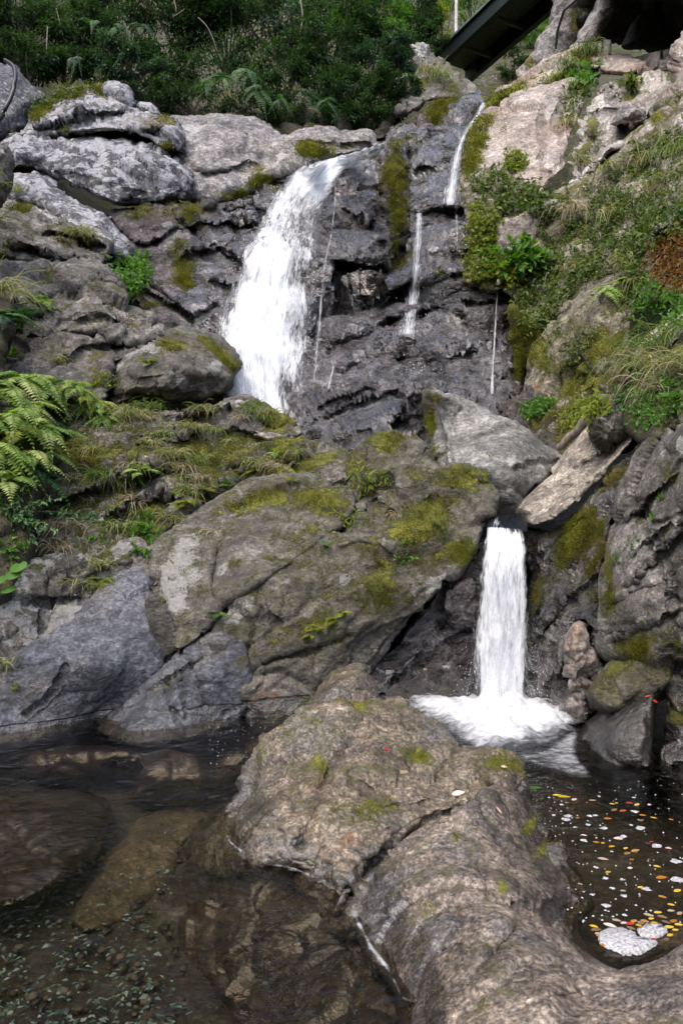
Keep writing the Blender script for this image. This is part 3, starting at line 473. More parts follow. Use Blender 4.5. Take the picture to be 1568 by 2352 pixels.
rock('angular_boulder', 'big angular grey boulder with a flat sloping face wedged above the small fall',
     '974,905 984,896 1000,893 1045,903 1100,927 1134,947 1182,964 1214,984 1240,1006 1270,1030 1296,1046 1280,1074 1250,1110 1220,1135 1196,1168 1140,1172 1118,1130 1112,1095 1080,1090 1030,1095 1000,1070 986,1010 978,960', [(976, 910, 11.5), (984, 990, 11.3), (1004, 900, 10.8), (1030, 1040, 10.1), (1100, 940, 11), (1290, 1046, 10.6), (1190, 1100, 9.55), (1160, 1000, 10.1), (1150, 1165, 9.9)], M_ANGULAR, B, rw=14, rd=.3, T=3, sharp=False, jag=2, fac=((1.1, .06), (.45, .035)), ang=-28, st=2., tilt=.5, cracks=[('1084,1000 1130,985 1180,975', 4, .1), ('1060,940 1040,960 1034,990', 3, .06), ('1180,1080 1240,1060 1285,1060', 5, .14), ('1100,930 1130,945 1140,955', 6, .15)],
     ridges=[('1004,900 1010,960 1026,1010 1034,1080', 9, .2)], moss=.04, mossb=[(985, 960, 14, .8, 50), (1000, 915, 22, .6, 10, -30), (990, 1050, 22, .7), (1050, 915, 25, .3, 8)], lich=.45, lichb=[(1150, 1010, 90, .15)], seed=275)
rock('slanted_slab', 'tan striped slab slanting down left to the lip of the small fall',
     '1186,1174 1212,1136 1250,1094 1292,1044 1336,992 1362,962 1388,922 1420,880 1445,850 1490,860 1490,940 1460,1010 1420,1060 1385,1095 1352,1130 1310,1170 1262,1205 1212,1210', [(1195, 1170, 9.5), (1300, 1050, 9.9), (1430, 860, 10.2), (1400, 1030, 8.9), (1250, 1180, 8.9)], M_SLAB, 'rock', rw=25, rd=.35, T=2.5, fac=((.9, .08), (.35, .05)), ang=48, st=3.5, cracks=[('1320,1080 1360,1060 1390,1030', 7, .2), ('1270,1120 1330,1110 1380,1080', 4, .08)], lich=.35, wetb=[(1220, 1180, 40, .5)], moss=.02, seed=282)
rock('spotted_boulder', 'dark round boulder with white lichen spots under the overhanging grass', '1358,1000 1362,960 1380,930 1410,915 1450,925 1466,960 1462,1000 1440,1032 1405,1042 1372,1026', [(1405, 980, 8.6)], M_SLATE, B, rw=55, rd=.6, T=1.2, lich=.45, lichb=[(1380, 960, 20, .35), (1385, 1010, 15, .35)], mossb=[(1395, 1020, 30, .6, 10)], moss=.02, seed=289)
rock('cave_wall', 'mossy wet slanting rock wall immediately right of the small waterfall',
     '1195,1222 1220,1206 1275,1200 1318,1166 1362,1122 1392,1090 1420,1050 1470,1036 1480,1060 1440,1140 1420,1220 1400,1300 1390,1400 1400,1500 1420,1580 1380,1660 1290,1680 1200,1660 1190,1560 1210,1400 1205,1290', [(1200, 1220, 9.4), (1300, 1170, 8.85), (1440, 1040, 8.3), (1210, 1400, 9.1), (1250, 1400, 8.6), (1400, 1300, 8.0), (1210, 1600, 8.7), (1300, 1660, None, -.1), (1380, 1560, 7.5)], M_WET, 'rock face', rw=35, rd=.5, T=3, fac=((1.0, .12), (.38, .05), (.17, .015)), fb=(.8, .035, 4), ang=50, st=1.6, cracks=[('1215,1500 1260,1440 1320,1370 1380,1320', 6, .2), ('1230,1290 1290,1230 1340,1190', 5, .12), ('1290,1560 1310,1500 1330,1440', 6, .2)],
     wet=.65, wetb=[(1230, 1300, 60, .4, 200), (1280, 1450, 80, .4), (1270, 1600, 80, .5)], moss=.2, mossb=[(1330, 1200, 60, .75, 45, 50), (1300, 1260, 35, .6), (1400, 1090, 40, .6, 30), (1235, 1360, 16, .7, 40), (1360, 1290, 40, .4, 14, 55)], rustb=[(1240, 1250, 40, .6, 14, 50), (1280, 1420, 60, .5, 16, 50), (1290, 1190, 30, .5), (1310, 1370, 50, .6, 12, 50), (1250, 1560, 40, .4)], lich=.2, lichb=[(1345, 1330, 14, .9, 40)], seed=296)
rock('near_wall', 'tall fractured grey wall filling the right edge below the grass',
     '1366,1480 1380,1420 1378,1330 1396,1250 1412,1180 1430,1110 1450,1060 1480,1020 1530,985 1600,950 1720,940 1720,1620 1600,1560 1530,1545 1470,1530 1420,1520 1385,1510', [(1380, 1440, 7.3), (1450, 1070, 7.75), (1568, 980, 6.8), (1568, 1540, 6.3), (1450, 1500, 7), (1660, 1250, 5.6)], M_NEAR, 'rock face', rw=35, rd=.5, T=3, fac=((1.2, .12), (.5, .045), (.22, .012)), fb=(.9, .03, 4), tilt=.45, ang=52, st=1.8, cracks=[('1440,1350 1490,1290 1540,1230 1580,1190', 5, .12), ('1430,1200 1480,1160 1560,1060', 4, .1), ('1480,1160 1500,1200 1560,1180', 4, .1), ('1400,1460 1470,1440 1568,1400', 5, .1), ('1500,1230 1540,1330 1530,1400', 4, .08), ('1400,1400 1450,1370 1520,1340', 4, .08)],
     moss=.1, mossb=[(1400, 1370, 22, .6, 60), (1450, 1490, 50, .7, 30), (1395, 1280, 15, .5, 40), (1450, 1040, 30, .5, 10, 60), (1390, 1180, 14, .5, 60), (1520, 1480, 60, .4), (1540, 1090, 20, .4)], lich=.35, lichb=[(1560, 1020, 30, .4)], wetb=[(1400, 1500, 50, .4)], seed=305, steps=[('1420,1210 1480,1160 1560,1070', .14, 30), ('1430,1360 1500,1290 1580,1200', .16, 30), ('1400,1470 1470,1440 1568,1400', .16, 30), ('1440,1290 1500,1230 1560,1180', .1, 20)])
rock('pale_lump', 'pale rust streaked lump of rock low beside the small waterfall', '1296,1540 1300,1490 1306,1450 1320,1428 1340,1436 1362,1470 1382,1500 1384,1530 1360,1560 1340,1600 1310,1600', [(1330, 1500, 7.6), (1330, 1590, 7.5)], M_BEIGE, B, rw=35, rd=.5, T=1.2, fac=((.5, .1), (.22, .05)), ang=60, st=1.5, wet=.4, rust=.3, rustb=[(1330, 1450, 20, .5)], lich=.4, seed=311)
rock('brown_cobble', 'rusty brown cracked rock at the foam edge right of the small fall', '1280,1640 1290,1600 1310,1575 1350,1570 1400,1590 1420,1620 1380,1650 1330,1665', [(1330, 1600, 7.6), (1330, 1655, None, -.02)], M_BEIGE, B, rw=30, rd=.4, T=1, fac=((.5, .12), (.22, .06)), ang=30, st=1.5, wet=.6, rust=.5, seed=316)
rock('mossy_ledge', 'dark mossy ledge under the fractured grey wall', '1350,1600 1370,1560 1400,1520 1450,1505 1510,1512 1545,1540 1540,1580 1480,1610 1400,1640', [(1400, 1540, 7.0), (1530, 1550, 6.6), (1400, 1620, 6.9)], M_SOIL, 'rock', rw=30, rd=.5, T=1.5, moss=.45, wet=.4, seed=321)
rock('wet_boulder', 'glossy blue grey wet boulder at the right side of the foam',
     '1300,1700 1314,1676 1340,1650 1394,1602 1450,1572 1510,1556 1534,1560 1520,1620 1510,1700 1508,1790 1440,1792 1370,1780 1325,1740', [(1310, 1690, None, .02), (1394, 1605, 7.1), (1500, 1570, 6.6), (1440, 1755, None, .03), (1505, 1760, None, .03), (1420, 1680, 6.5)], M_SLATE, B, rw=45, rd=.45, T=1.6, fac=((.9, .04), (.4, .02)), ang=40, st=2, wet=.9, moss=.01, mossb=[(1500, 1700, 14, .5, 30)], rustb=[(1480, 1600, 40, .15)], seed=328)
rock('wet_boulder', 'mossy topped dark wet boulder at the right edge of the lower pool',
     '1505,1780 1510,1700 1516,1630 1532,1570 1570,1540 1660,1530 1660,1800 1560,1790', [(1520, 1600, 6.5), (1600, 1560, 6.2), (1520, 1755, None, .02), (1620, 1770, None, .02)], M_WET, B, rw=35, rd=.45, T=1.6, fac=((.7, .1), (.3, .05)), ang=45, wet=.85, moss=.05, mossb=[(1550, 1640, 35, .8, 40)], seed=333)
rock('dark_boulder', 'dark boulder just cut by the right edge beside the floating leaves', '1550,1800 1556,1770 1580,1745 1660,1730 1660,1900 1580,1880 1556,1840', [(1560, 1800, 5.9), (1640, 1800, 5.6), (1590, 1860, None, -.05)], M_SLATE, B, rw=30, rd=.4, T=1, wet=.8, seed=338)
# ---------------------------------------------------------------- left middle rock mass
rock('mossy_slope', 'moss and grass covered rocky slope below the egg shaped boulder',
     '60,1330 80,1240 100,1120 110,1030 150,985 220,950 300,925 380,932 440,925 480,930 520,914 570,912 610,935 650,958 690,985 700,1010 760,1020 810,1030 830,1090 760,1130 640,1100 560,1110 470,1150 430,1190 390,1220 330,1290 240,1310 140,1340', [(80, 1290, 8.9), (120, 1030, 10.9), (300, 940, 11.6), (540, 920, 12), (690, 1000, 11.2), (800, 1060, 10.3), (330, 1270, 9.2), (430, 1170, 10), (300, 1100, 10.2)], M_BROWN, 'rock', rw=22, rd=0.35, T=3, fac=((.9, .2), (.4, .1), (.18, .035)), ang=18, st=2.2, cracks=[('300,1010 360,1000 420,985 480,975', 6, .25), ('110,1160 240,1110 340,1080 430,1060', 5, .2), ('240,1190 330,1150 420,1130 520,1120', 6, .25), ('520,1080 600,1060 700,1050', 5, .2), ('560,930 600,970 680,990', 4, .15)],
     ridges=[('380,945 450,935 540,922', 16, .2), ('330,1020 400,998 460,990', 12, .2)], moss=.42, mossb=[(200, 1060, 70, .45, 40), (470, 1060, 80, .4, 40), (620, 985, 60, .4, 20), (330, 1190, 60, .25), (650, 1060, 60, .3), (420, 950, 40, -.25, 14), (420, 1000, 50, -.3, 12), (520, 930, 40, -.3, 14), (390, 1130, 60, -.2)], lich=.35, lichb=[(575, 1020, 28, .9, 16, -20), (270, 1150, 30, .3), (540, 925, 40, .35)], seed=350, steps=[('300,1020 380,1000 480,985', .3, 30), ('120,1165 240,1115 340,1085 440,1060', .35, 40), ('230,1200 330,1155 430,1135 530,1120', .35, 35), ('520,1085 620,1062 700,1050', .25, 30), ('400,960 470,950 545,935', .25, 22)])
rock('crest_block', 'rough pale crest block beside the foot of the large waterfall', '478,960 486,930 512,914 560,910 600,928 640,952 686,975 700,1000 660,1020 600,1010 540,990 500,985', [(490, 950, 11.8), (600, 935, 11.8), (690, 990, 11.2)], M_BROWN, B, rw=16, rd=0.25, T=1.2, fac=((.6, .14), (.28, .07)), ang=15, st=1.8, moss=.15, mossb=[(640, 985, 40, .5, 20)], lich=.45, seed=356)
rock('bedrock', 'dark bedrock showing only in the clefts between the left boulders', '-120,1660 -120,1420 60,1340 300,1270 440,1220 600,1150 800,1130 960,1080 1100,1120 1090,1240 1000,1340 900,1480 780,1600 600,1620 400,1650 100,1665', [(-100, 1640, 7.9), (60, 1400, 8.75), (330, 1300, 9.4), (560, 1150, 10.4), (800, 1160, 10.1), (1080, 1200, 9.4), (900, 1460, 9.0), (600, 1600, 8.3), (250, 1640, 8.05), (400, 1500, 8.35), (600, 1330, 9.0)], M_BROWN, 'rock', step=6, rw=20, rd=.2, T=1.5, fac=((.7, .06),), moss=.12, seed=515)
rock('lichened_slab', 'lichen splashed grey slab at the left edge below the ferns',
     '-80,1540 -80,1370 0,1372 30,1340 70,1312 130,1290 200,1280 300,1240 340,1262 345,1290 300,1320 250,1350 200,1400 140,1450 90,1490 40,1520 0,1530', [(0, 1380, 8.2), (200, 1290, 9), (330, 1280, 9.1), (60, 1500, 8), (-80, 1450, 7.6)], M_SLATE, 'rock', rw=14, rd=0.08, T=2, fac=((.8, .09), (.35, .04)), ang=35, st=1.6, cracks=[('60,1385 130,1380 200,1378', 4, .1), ('105,1300 110,1360 100,1440', 3, .06)], moss=.08, mossb=[(190, 1265, 40, .55, 20), (80, 1310, 40, .4, 15)], lich=.62, rust=.05, seed=362, grow=8)
rock('blue_boulder', 'large smooth bluish boulder at the left edge of the dark pool',
     '-120,1560 -40,1560 20,1526 75,1484 130,1440 190,1398 262,1328 312,1302 336,1314 348,1382 366,1450 370,1520 352,1556 304,1602 250,1646 180,1680 100,1700 0,1712 -120,1720', [(-40, 1570, 7.6), (190, 1400, 8.5), (320, 1310, 9), (365, 1500, 8.2), (250, 1640, None, .02), (100, 1672, None, 0), (0, 1688, None, 0), (-100, 1690, None, 0), (200, 1520, 7.75)], M_BLUE, B, rw=18, rd=0.13, T=3, fac=((1.3, .06), (.5, .03), (.2, .012)), ang=35, st=1.8, cracks=[('60,1640 110,1600 140,1560 150,1530', 4, .07)], lich=.2, rust=.03, wetz=.1, seed=370, grow=8)
rock('lichen_slab', 'long tilted slab splashed with pale lichen above the diagonal cleft',
     '320,1300 345,1270 390,1222 440,1185 500,1150 560,1112 620,1100 690,1090 760,1100 800,1130 808,1160 786,1198 740,1234 700,1264 650,1300 576,1348 530,1372 498,1394 480,1430 450,1470 410,1492 400,1470 384,1430 360,1380 340,1340', [(340, 1290, 9.1), (560, 1115, 10.2), (780, 1120, 10), (790, 1190, 9.5), (600, 1320, 8.7), (410, 1485, 8), (430, 1340, 8.75)], M_SLATE, 'rock', rw=18, rd=0.13, T=2.5, fac=((1.2, .06), (.5, .035)), ang=28, st=2, cracks=[('500,1262 494,1310 488,1360 496,1395', 4, .12), ('335,1277 350,1330 375,1380 388,1425', 4, .08)], ridges=[('470,1180 600,1115 700,1100', 14, .1)], moss=.2, mossb=[(620, 1140, 60, .55, 20, 15), (740, 1150, 50, .6, 30), (560, 1150, 60, .3, 14, 25), (700, 1240, 60, .2)], lich=.35, lichb=[(420, 1300, 50, .5, 70, -20), (400, 1370, 35, .4), (560, 1165, 60, .3, 16, 30)], rust=.06, seed=379, grow=8)
rock('split_wedge', 'narrow dark wedge jammed between the blue boulder and the lichen slab', '340,1380 352,1372 372,1400 390,1440 404,1480 398,1505 380,1520 366,1524 362,1470 350,1420', [(370, 1450, 8.25)], M_SLATE, B, rw=10, rd=0.06, T=.8, lich=.3, seed=385, grow=8)
rock('mossy_outcrop', 'large lichened and mossy rock face left of the small waterfall',
     '488,1470 500,1410 576,1352 650,1306 700,1270 745,1236 790,1200 806,1160 796,1100 820,1050 850,1010 880,998 920,1006 948,1030 965,1060 1008,1086 1060,1076 1110,1080 1128,1110 1132,1150 1118,1190 1100,1230 1086,1268 1052,1306 1012,1346 982,1386 934,1442 890,1490 850,1536 790,1600 700,1650 600,1640 560,1560 540,1500', [(500, 1460, 8.2), (800, 1130, 9.9), (890, 1005, 10.5), (1120, 1090, 9.5), (1110, 1190, 9.1), (990, 1370, 8.75), (850, 1530, 8.6), (600, 1620, 8), (720, 1480, 8.35), (900, 1250, 8.9)], M_SLATE, 'rock face', rw=18, rd=0.12, T=2.5, fac=((1.1, .15), (.45, .06), (.2, .02)), ang=32, st=1.6, cracks=[('560,1555 620,1520 700,1500 800,1460', 5, .12), ('850,1020 840,1080 850,1140 900,1180', 5, .15), ('780,1260 850,1250 900,1290', 4, .08), ('960,1060 980,1120 1000,1150', 5, .12), ('640,1430 600,1400 590,1360', 4, .08), ('1060,1080 1100,1110 1130,1110', 5, .1)],
     moss=.3, mossb=[(890, 1020, 50, .5, 25), (1060, 1100, 60, .5, 25), (1060, 1270, 30, .75, 26), (880, 1350, 70, .35), (700, 1440, 80, .3, 20, 25), (960, 1210, 70, .3), (800, 1070, 30, .4), (1000, 1160, 40, .3), (830, 1520, 30, -.2), (620, 1590, 60, -.2)], lich=.38, lichb=[(870, 1240, 20, .4), (790, 1325, 12, .8), (1005, 1340, 30, .6, 8, 50), (1050, 1245, 12, .8), (560, 1400, 50, .2)], wetb=[(600, 1620, 100, .5, 30), (900, 1440, 100, .25, 40)], rust=.08, rustb=[(600, 1610, 60, .5, 40), (940, 1130, 30, .4)], wetz=.25, seed=392, grow=8)
rock('grey_bulge', 'grooved grey rock bulge at the waterline below the diagonal cleft',
     '230,1680 262,1640 300,1606 360,1560 400,1520 440,1490 500,1466 545,1478 562,1500 574,1540 580,1590 556,1640 520,1672 450,1690 380,1700 300,1710', [(260, 1640, 7.9), (500, 1470, 8.15), (570, 1560, 7.95), (540, 1650, None, .0), (420, 1668, None, 0), (300, 1680, None, 0), (450, 1560, 7.85)], M_BLUE, B, rw=16, rd=0.12, T=2, fac=((.7, .06), (.3, .035)), ang=30, st=1.6, cracks=[('400,1520 420,1590 430,1650', 4, .07), ('440,1530 460,1580 470,1620', 3, .05), ('385,1560 390,1610 415,1660', 4, .07), ('340,1590 420,1540 470,1510', 4, .06)], moss=.03, mossb=[(390, 1560, 30, .4, 10, 40), (550, 1520, 20, .4)], wet=.25, wetb=[(380, 1560, 70, .5, 20, 40)], wetz=.15, seed=399, grow=8)
rock('dark_wedge', 'black wet wedge rock between the mossy face and the foam',
     '770,1640 830,1560 880,1502 936,1446 986,1390 1014,1350 1056,1312 1092,1270 1116,1240 1130,1300 1120,1400 1108,1520 1104,1640 1040,1660 960,1650 860,1660', [(850, 1560, 8.9), (1000, 1390, 9), (1110, 1270, 9.2), (1100, 1600, 8.7), (960, 1600, 8.75), (860, 1610, None, 0), (1040, 1630, None, -.05)], M_WET, 'rock face', rw=14, rd=0.12, T=2, fac=((.8, .14), (.35, .06)), ang=35, st=2.2, cracks=[('870,1595 960,1520 1040,1460 1100,1440', 6, .2), ('1010,1390 1060,1420 1100,1400', 5, .15), ('1020,1350 1010,1420 1040,1440', 5, .15)], wet=.7, moss=.05, mossb=[(950, 1470, 60, .4, 14, 40), (1040, 1360, 30, .2)], seed=406, grow=8)
rock('dark_block', 'dark squarish block against the left edge of the small fall', '1014,1400 1022,1360 1046,1334 1080,1322 1110,1330 1112,1400 1106,1440 1060,1446 1024,1432', [(1030, 1390, 8.85), (1100, 1380, 8.75)], M_WET, B, rw=22, rd=.25, T=1, fac=((.6, .06), (.3, .03)), wet=.6, seed=412)
rock('fern_bank', 'dark earthy bank at the left edge under the ferns', '-160,620 20,660 46,700 30,770 12,850 60,880 112,950 124,1050 108,1150 92,1250 62,1330 0,1410 -160,1430', [(20, 680, 11.8), (100, 960, 9.9), (100, 1150, 9.1), (0, 1390, 8.1), (-150, 1000, 8.6)], M_SOIL, 'bank', rw=40, rd=.6, T=2, moss=.25, seed=460)
rock('grassy_bank', 'steep bank holding the long drooping grass on the right', '1412,905 1430,872 1452,830 1484,800 1524,770 1568,745 1700,700 1700,1010 1560,1000 1490,1030 1440,1000 1420,950', [(1420, 880, 9.4), (1500, 750, 9.2), (1640, 700, 8.2), (1640, 980, 6.8), (1450, 980, 8.2)], M_SOIL, 'bank', rw=40, rd=.5, T=2, moss=.3, seed=466)
rock('pale_outcrop', 'pale striped rock showing above the long grass on the right', '1450,830 1470,790 1510,752 1560,720 1680,670 1680,740 1580,780 1520,820 1470,860', [(1460, 830, 9.2), (1560, 730, 8.7), (1660, 700, 8)], M_SLAB, B, rw=20, rd=.3, T=1, ang=40, st=3, lich=.5, seed=472)
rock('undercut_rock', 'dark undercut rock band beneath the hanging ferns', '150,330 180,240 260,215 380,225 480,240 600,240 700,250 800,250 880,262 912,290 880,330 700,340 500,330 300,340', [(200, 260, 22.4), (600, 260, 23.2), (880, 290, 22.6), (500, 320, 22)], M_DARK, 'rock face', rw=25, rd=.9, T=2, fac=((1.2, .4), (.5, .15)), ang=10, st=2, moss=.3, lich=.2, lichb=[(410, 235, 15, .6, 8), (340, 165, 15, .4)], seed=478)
rock('streaked_outcrop', 'small grey outcrop with a white streak beside the upper stream', '905,235 914,180 930,140 952,112 980,112 1005,132 1030,160 1072,178 1105,200 1110,226 1060,232 1000,236 950,262 920,275', [(940, 110, 24.4), (1000, 220, 22.4), (1090, 210, 22.6), (920, 250, 22.4)], M_NEAR, B, rw=25, rd=.5, T=2, fac=((1.1, .25), (.45, .1)), ang=-35, st=1.6, moss=.12, mossb=[(1040, 190, 25, .6, 14), (970, 180, 20, .5)], lich=.2, lichb=[(965, 115, 20, .8)], seed=484)
# ---------------------------------------------------------------- foreground rock running into the pool
rock('knob_rock', 'rounded tan knob behind the crest of the foreground rock',
     '672,1680 692,1624 716,1584 742,1552 770,1530 802,1521 840,1526 862,1556 868,1592 860,1640 800,1680 720,1720', [(700, 1620, 7), (800, 1535, 7.15), (860, 1580, 7), (760, 1650, 6.6)], M_RIVER, B, rw=55, rd=.4, T=1, fac=((.8, .06), (.3, .03)), ang=45, st=1.8, lich=.3, lichb=[(715, 1625, 20, .7, 12, 40)], moss=.05, mossb=[(760, 1540, 40, .3, 12)], rust=.1, seed=420)
rock('foreground_rock', 'mottled brown and grey foreground rock with moss and rusty streaks',
     '440,1960 470,1885 535,1815 556,1760 594,1716 640,1685 690,1645 740,1608 790,1588 840,1586 880,1596 930,1602 962,1624 1000,1652 1058,1700 1090,1715 1150,1724 1190,1745 1212,1790 1222,1830 1232,1866 1262,1915 1290,1960 1240,2060 1100,2130 960,2170 850,2160 780,2160 720,2100 690,2070 640,2045 560,2040 480,2010', [(460, 1950, None, -.2), (520, 2010, None, -.2), (640, 2040, None, -.2), (715, 2085, None, -.18), (765, 2150, None, -.14), (530, 1900, None, .03), (578, 1966, None, .03), (665, 1992, None, .03), (745, 2020, None, .03), (780, 2095, None, .03), (800, 1595, 6.5), (700, 1660, 6.05), (920, 1610, 6.6), (1060, 1710, 6.0), (1180, 1750, 5.75), (1215, 1850, None, .03), (1280, 1950, None, .0), (620, 1765, 5.66), (580, 1830, 5.36), (760, 1850, 4.95), (900, 1900, 4.68), (1000, 1780, 5.4), (1100, 1950, 4.6), (900, 2080, 4.35)], M_RIVER, B, step=3.6, rw=10, rd=.08, T=.8, fac=((.9, .06), (.38, .05), (.16, .02)), fb=(.7, .03, 5), ang=38, st=1.5, tilt=.9,
     cracks=[('690,1940 720,1880 735,1820 760,1770 800,1720 830,1660', 11, .10), ('776,2110 834,2015 884,1970 950,1915 1009,1880 1094,1855 1140,1820', 15, .14), ('800,1790 850,1810 880,1830', 8, .05), ('900,1740 960,1760 1010,1770', 8, .05), ('870,1850 920,1850 1000,1830', 6, .04), ('1050,1700 1040,1760 1060,1800', 8, .06)],
     ridges=[('790,1610 770,1690 750,1780 735,1860', 26, .07), ('600,1780 640,1720 700,1650', 26, .06), ('760,1760 860,1760 960,1790', 26, .06), ('600,1900 660,1830 700,1740', 30, .05)],
     moss=.12, mossb=[(960, 1735, 26, .8, 13), (820, 1610, 60, .3, 20), (1150, 1760, 40, .42, 22), (745, 1760, 16, .5, 34, 30), (860, 1850, 40, .3), (600, 1750, 30, .3, 10, 45)], rustb=[(720, 1850, 16, .6, 90, 20), (800, 1720, 60, .5, 20, 20), (820, 1930, 60, .5, 25), (740, 1800, 18, .5, 70, 25), (700, 1900, 20, .45, 40, 30), (780, 1940, 60, .25), (690, 1960, 30, .25), (900, 1860, 80, .2)], lich=.3, wetz=.16, wetb=[(600, 1860, 60, .6, 110, 30), (690, 1950, 80, .5, 30), (680, 1720, 40, .4, 60, 40), (1210, 1800, 14, .7, 40)], seed=428)
rock('smooth_foreground_rock', 'smooth water worn foreground rock curving around the leafy pool',
     '760,2120 790,2056 834,2012 884,1966 950,1912 1010,1882 1076,1852 1104,1818 1130,1806 1164,1810 1200,1836 1236,1890 1266,1920 1306,1965 1344,2012 1374,2064 1376,2092 1346,2122 1356,2152 1400,2186 1450,2198 1500,2190 1540,2164 1590,2130 1700,2100 1760,2600 1200,2700 860,2600 890,2400 920,2340 905,2290 860,2230 820,2160', [(775, 2110, None, -.05), (845, 2165, None, -.03), (905, 2255, None, -.03), (935, 2320, None, -.03), (915, 2400, None, -.03), (884, 1975, 4.3), (1009, 1882, 4.62), (1140, 1812, 5.05), (1235, 1890, None, .05), (1300, 1960, None, .01), (1372, 2080, None, -.02), (1352, 2145, None, -.02), (1450, 2192, None, -.02), (1535, 2168, None, .0), (1000, 2150, 3.6), (1100, 1980, 4.15), (1200, 2100, 3.65), (1250, 2250, 3.1), (1000, 2345, 3.05), (1500, 2300, 2.9), (1600, 2200, 3.2), (1400, 2450, 2.55), (1000, 2550, 2.6), (1600, 2560, 2.3)], M_SMOOTH, B, step=4.5, rw=20, rd=.14, T=.8, fac=((.9, .06), (.38, .035), (.16, .012)), fb=(.9, .035, 4), ang=38, st=2.,
     cracks=[('1180,2080 1240,2060 1300,2090', 4, .03), ('1080,1900 1140,1930 1180,1990 1190,2060', 4, .03), ('950,2150 1010,2100 1090,2080', 4, .025), ('1270,1960 1300,2040 1320,2100', 4, .03), ('1180,2330 1300,2290 1420,2310', 4, .025), ('834,2030 880,1985 950,1930 1010,1895', 7, .06), ('1090,1990 1110,2030 1120,2060', 5, .04), ('1090,2240 1140,2190 1180,2140 1200,2080', 14, .05), ('870,1990 960,1960 1040,1955', 5, .03), ('1010,2190 1050,2175 1080,2180', 4, .03), ('1100,1840 1110,1880 1150,1910', 6, .05)],
     ridges=[('1250,2300 1330,2220 1450,2230 1568,2180', 40, .05)], moss=.04, mossb=[(1220, 1895, 14, .6, 30, -35), (1260, 1930, 12, .7, 40, -40), (1045, 1930, 12, .6), (1150, 2040, 14, .5, 22), (1120, 2060, 12, .4)], rustb=[(980, 1900, 80, .4, 14, 25), (1040, 2060, 60, .15)], wetz=.14, wetb=[(1330, 2010, 30, .6, 60, -40), (860, 2080, 60, .15)], lich=.2, lichb=[(1300, 2270, 60, .1)], seed=436)
# under water
rock('submerged_shelf', 'brown rock shelf seen under the clear water left of the foreground rock',
     '700,1690 600,1740 540,1820 470,1880 410,1950 380,2030 400,2120 440,2230 520,2330 560,2450 900,2500 960,2350 920,2260 820,2110 760,2040 640,2000 560,1940 620,1800', [(600, 1760, None, -.15), (430, 1950, None, -.5), (400, 2100, None, -.6), (520, 2330, None, -.55), (560, 1960, None, -.12), (680, 2030, None, -.13), (800, 2140, None, -.13), (880, 2280, None, -.13), (860, 2440, None, -.15), (650, 2200, None, -.28)], M_SUNKEN, 'rock', rw=40, rd=.4, T=.6, fac=((.7, .06), (.3, .04)), ang=25, st=2, wet=.9, rust=.25, moss=.02, seed=444)
rock('submerged_boulder', 'flat brown boulder under the water at the left edge',
     '-150,1850 -50,1828 100,1812 200,1818 256,1840 244,1900 200,1980 130,2050 60,2090 -60,2110 -150,2120', [(0, 1830, None, -.25), (200, 1840, None, -.3), (60, 2070, None, -.35), (-100, 2000, None, -.3)], M_SUNKEN, B, rw=40, rd=.5, T=.4, fac=((.9, .03), (.4, .02)), wet=.9, rust=.3, seed=449)
rock('submerged_boulder', 'round reddish boulder under the water in the middle of the pool', '302,1800 320,1760 370,1740 430,1742 474,1770 482,1820 460,1850 400,1862 340,1850', [(390, 1800, None, -.3)], M_SUNKEN, B, rw=45, rd=.4, T=.4, wet=.9, rust=.6, seed=454)
rock('submerged_boulder', 'dark flat rock under the water below the grey bulge', '60,1760 140,1722 260,1716 330,1728 340,1760 260,1790 120,1796', [(200, 1760, None, -.3)], M_SUNKEN, B, rw=40, rd=.3, T=.3, wet=.6, rust=.2, seed=501)
rock('submerged_boulder', 'brown rock under the water between the round reddish boulder and the foreground rock', '470,1790 520,1730 600,1690 640,1690 600,1740 560,1800 500,1850 440,1880', [(540, 1770, None, -.28)], M_SUNKEN, B, rw=40, rd=.3, T=.3, wet=.6, rust=.4, seed=507)
rock('submerged_slab', 'olive brown silty slab under the water in the middle of the left pool', '150,2110 220,2000 280,1920 340,1870 430,1850 490,1872 430,1950 380,2050 280,2130 200,2160', [(300, 2000, None, -.56), (430, 1870, None, -.54), (200, 2120, None, -.58)], M_SILT, 'rock', rw=40, rd=.3, T=.3, fac=((.7, .03),), wet=.3, seed=521)
# ---------------------------------------------------------------- finding the rock surface along a sight line
SKIP = ('water', 'fall', 'foam')
def dgraph():
    bpy.context.view_layer.update(); return bpy.context.evaluated_depsgraph_get()
DG = dgraph()
def hit(u, v, only=None):
    d = Vector(ray(u, v)).normalized(); o = Vector(CAM)
    for _ in range(12):
        ok, loc, n, i, ob, m = S.ray_cast(DG, o, d, distance=200)
        if not ok: return None
        if only is None or ob.name.split('.')[0] in only: return np.array(loc), np.array(n if n.dot(d) < 0 else -n), ob.name
        o = loc + d * .01
    return None
CLIFF = ('stepped_bank', 'wet_cliff', 'lower_cliff', 'wet_ledge', 'ridge_boulder', 'pink_cliff', 'plunge_boulder', 'cliff_top')
def hit_y(u, v, default=15.):
    h = hit(u, v, CLIFF); return h[0][1] if h else default
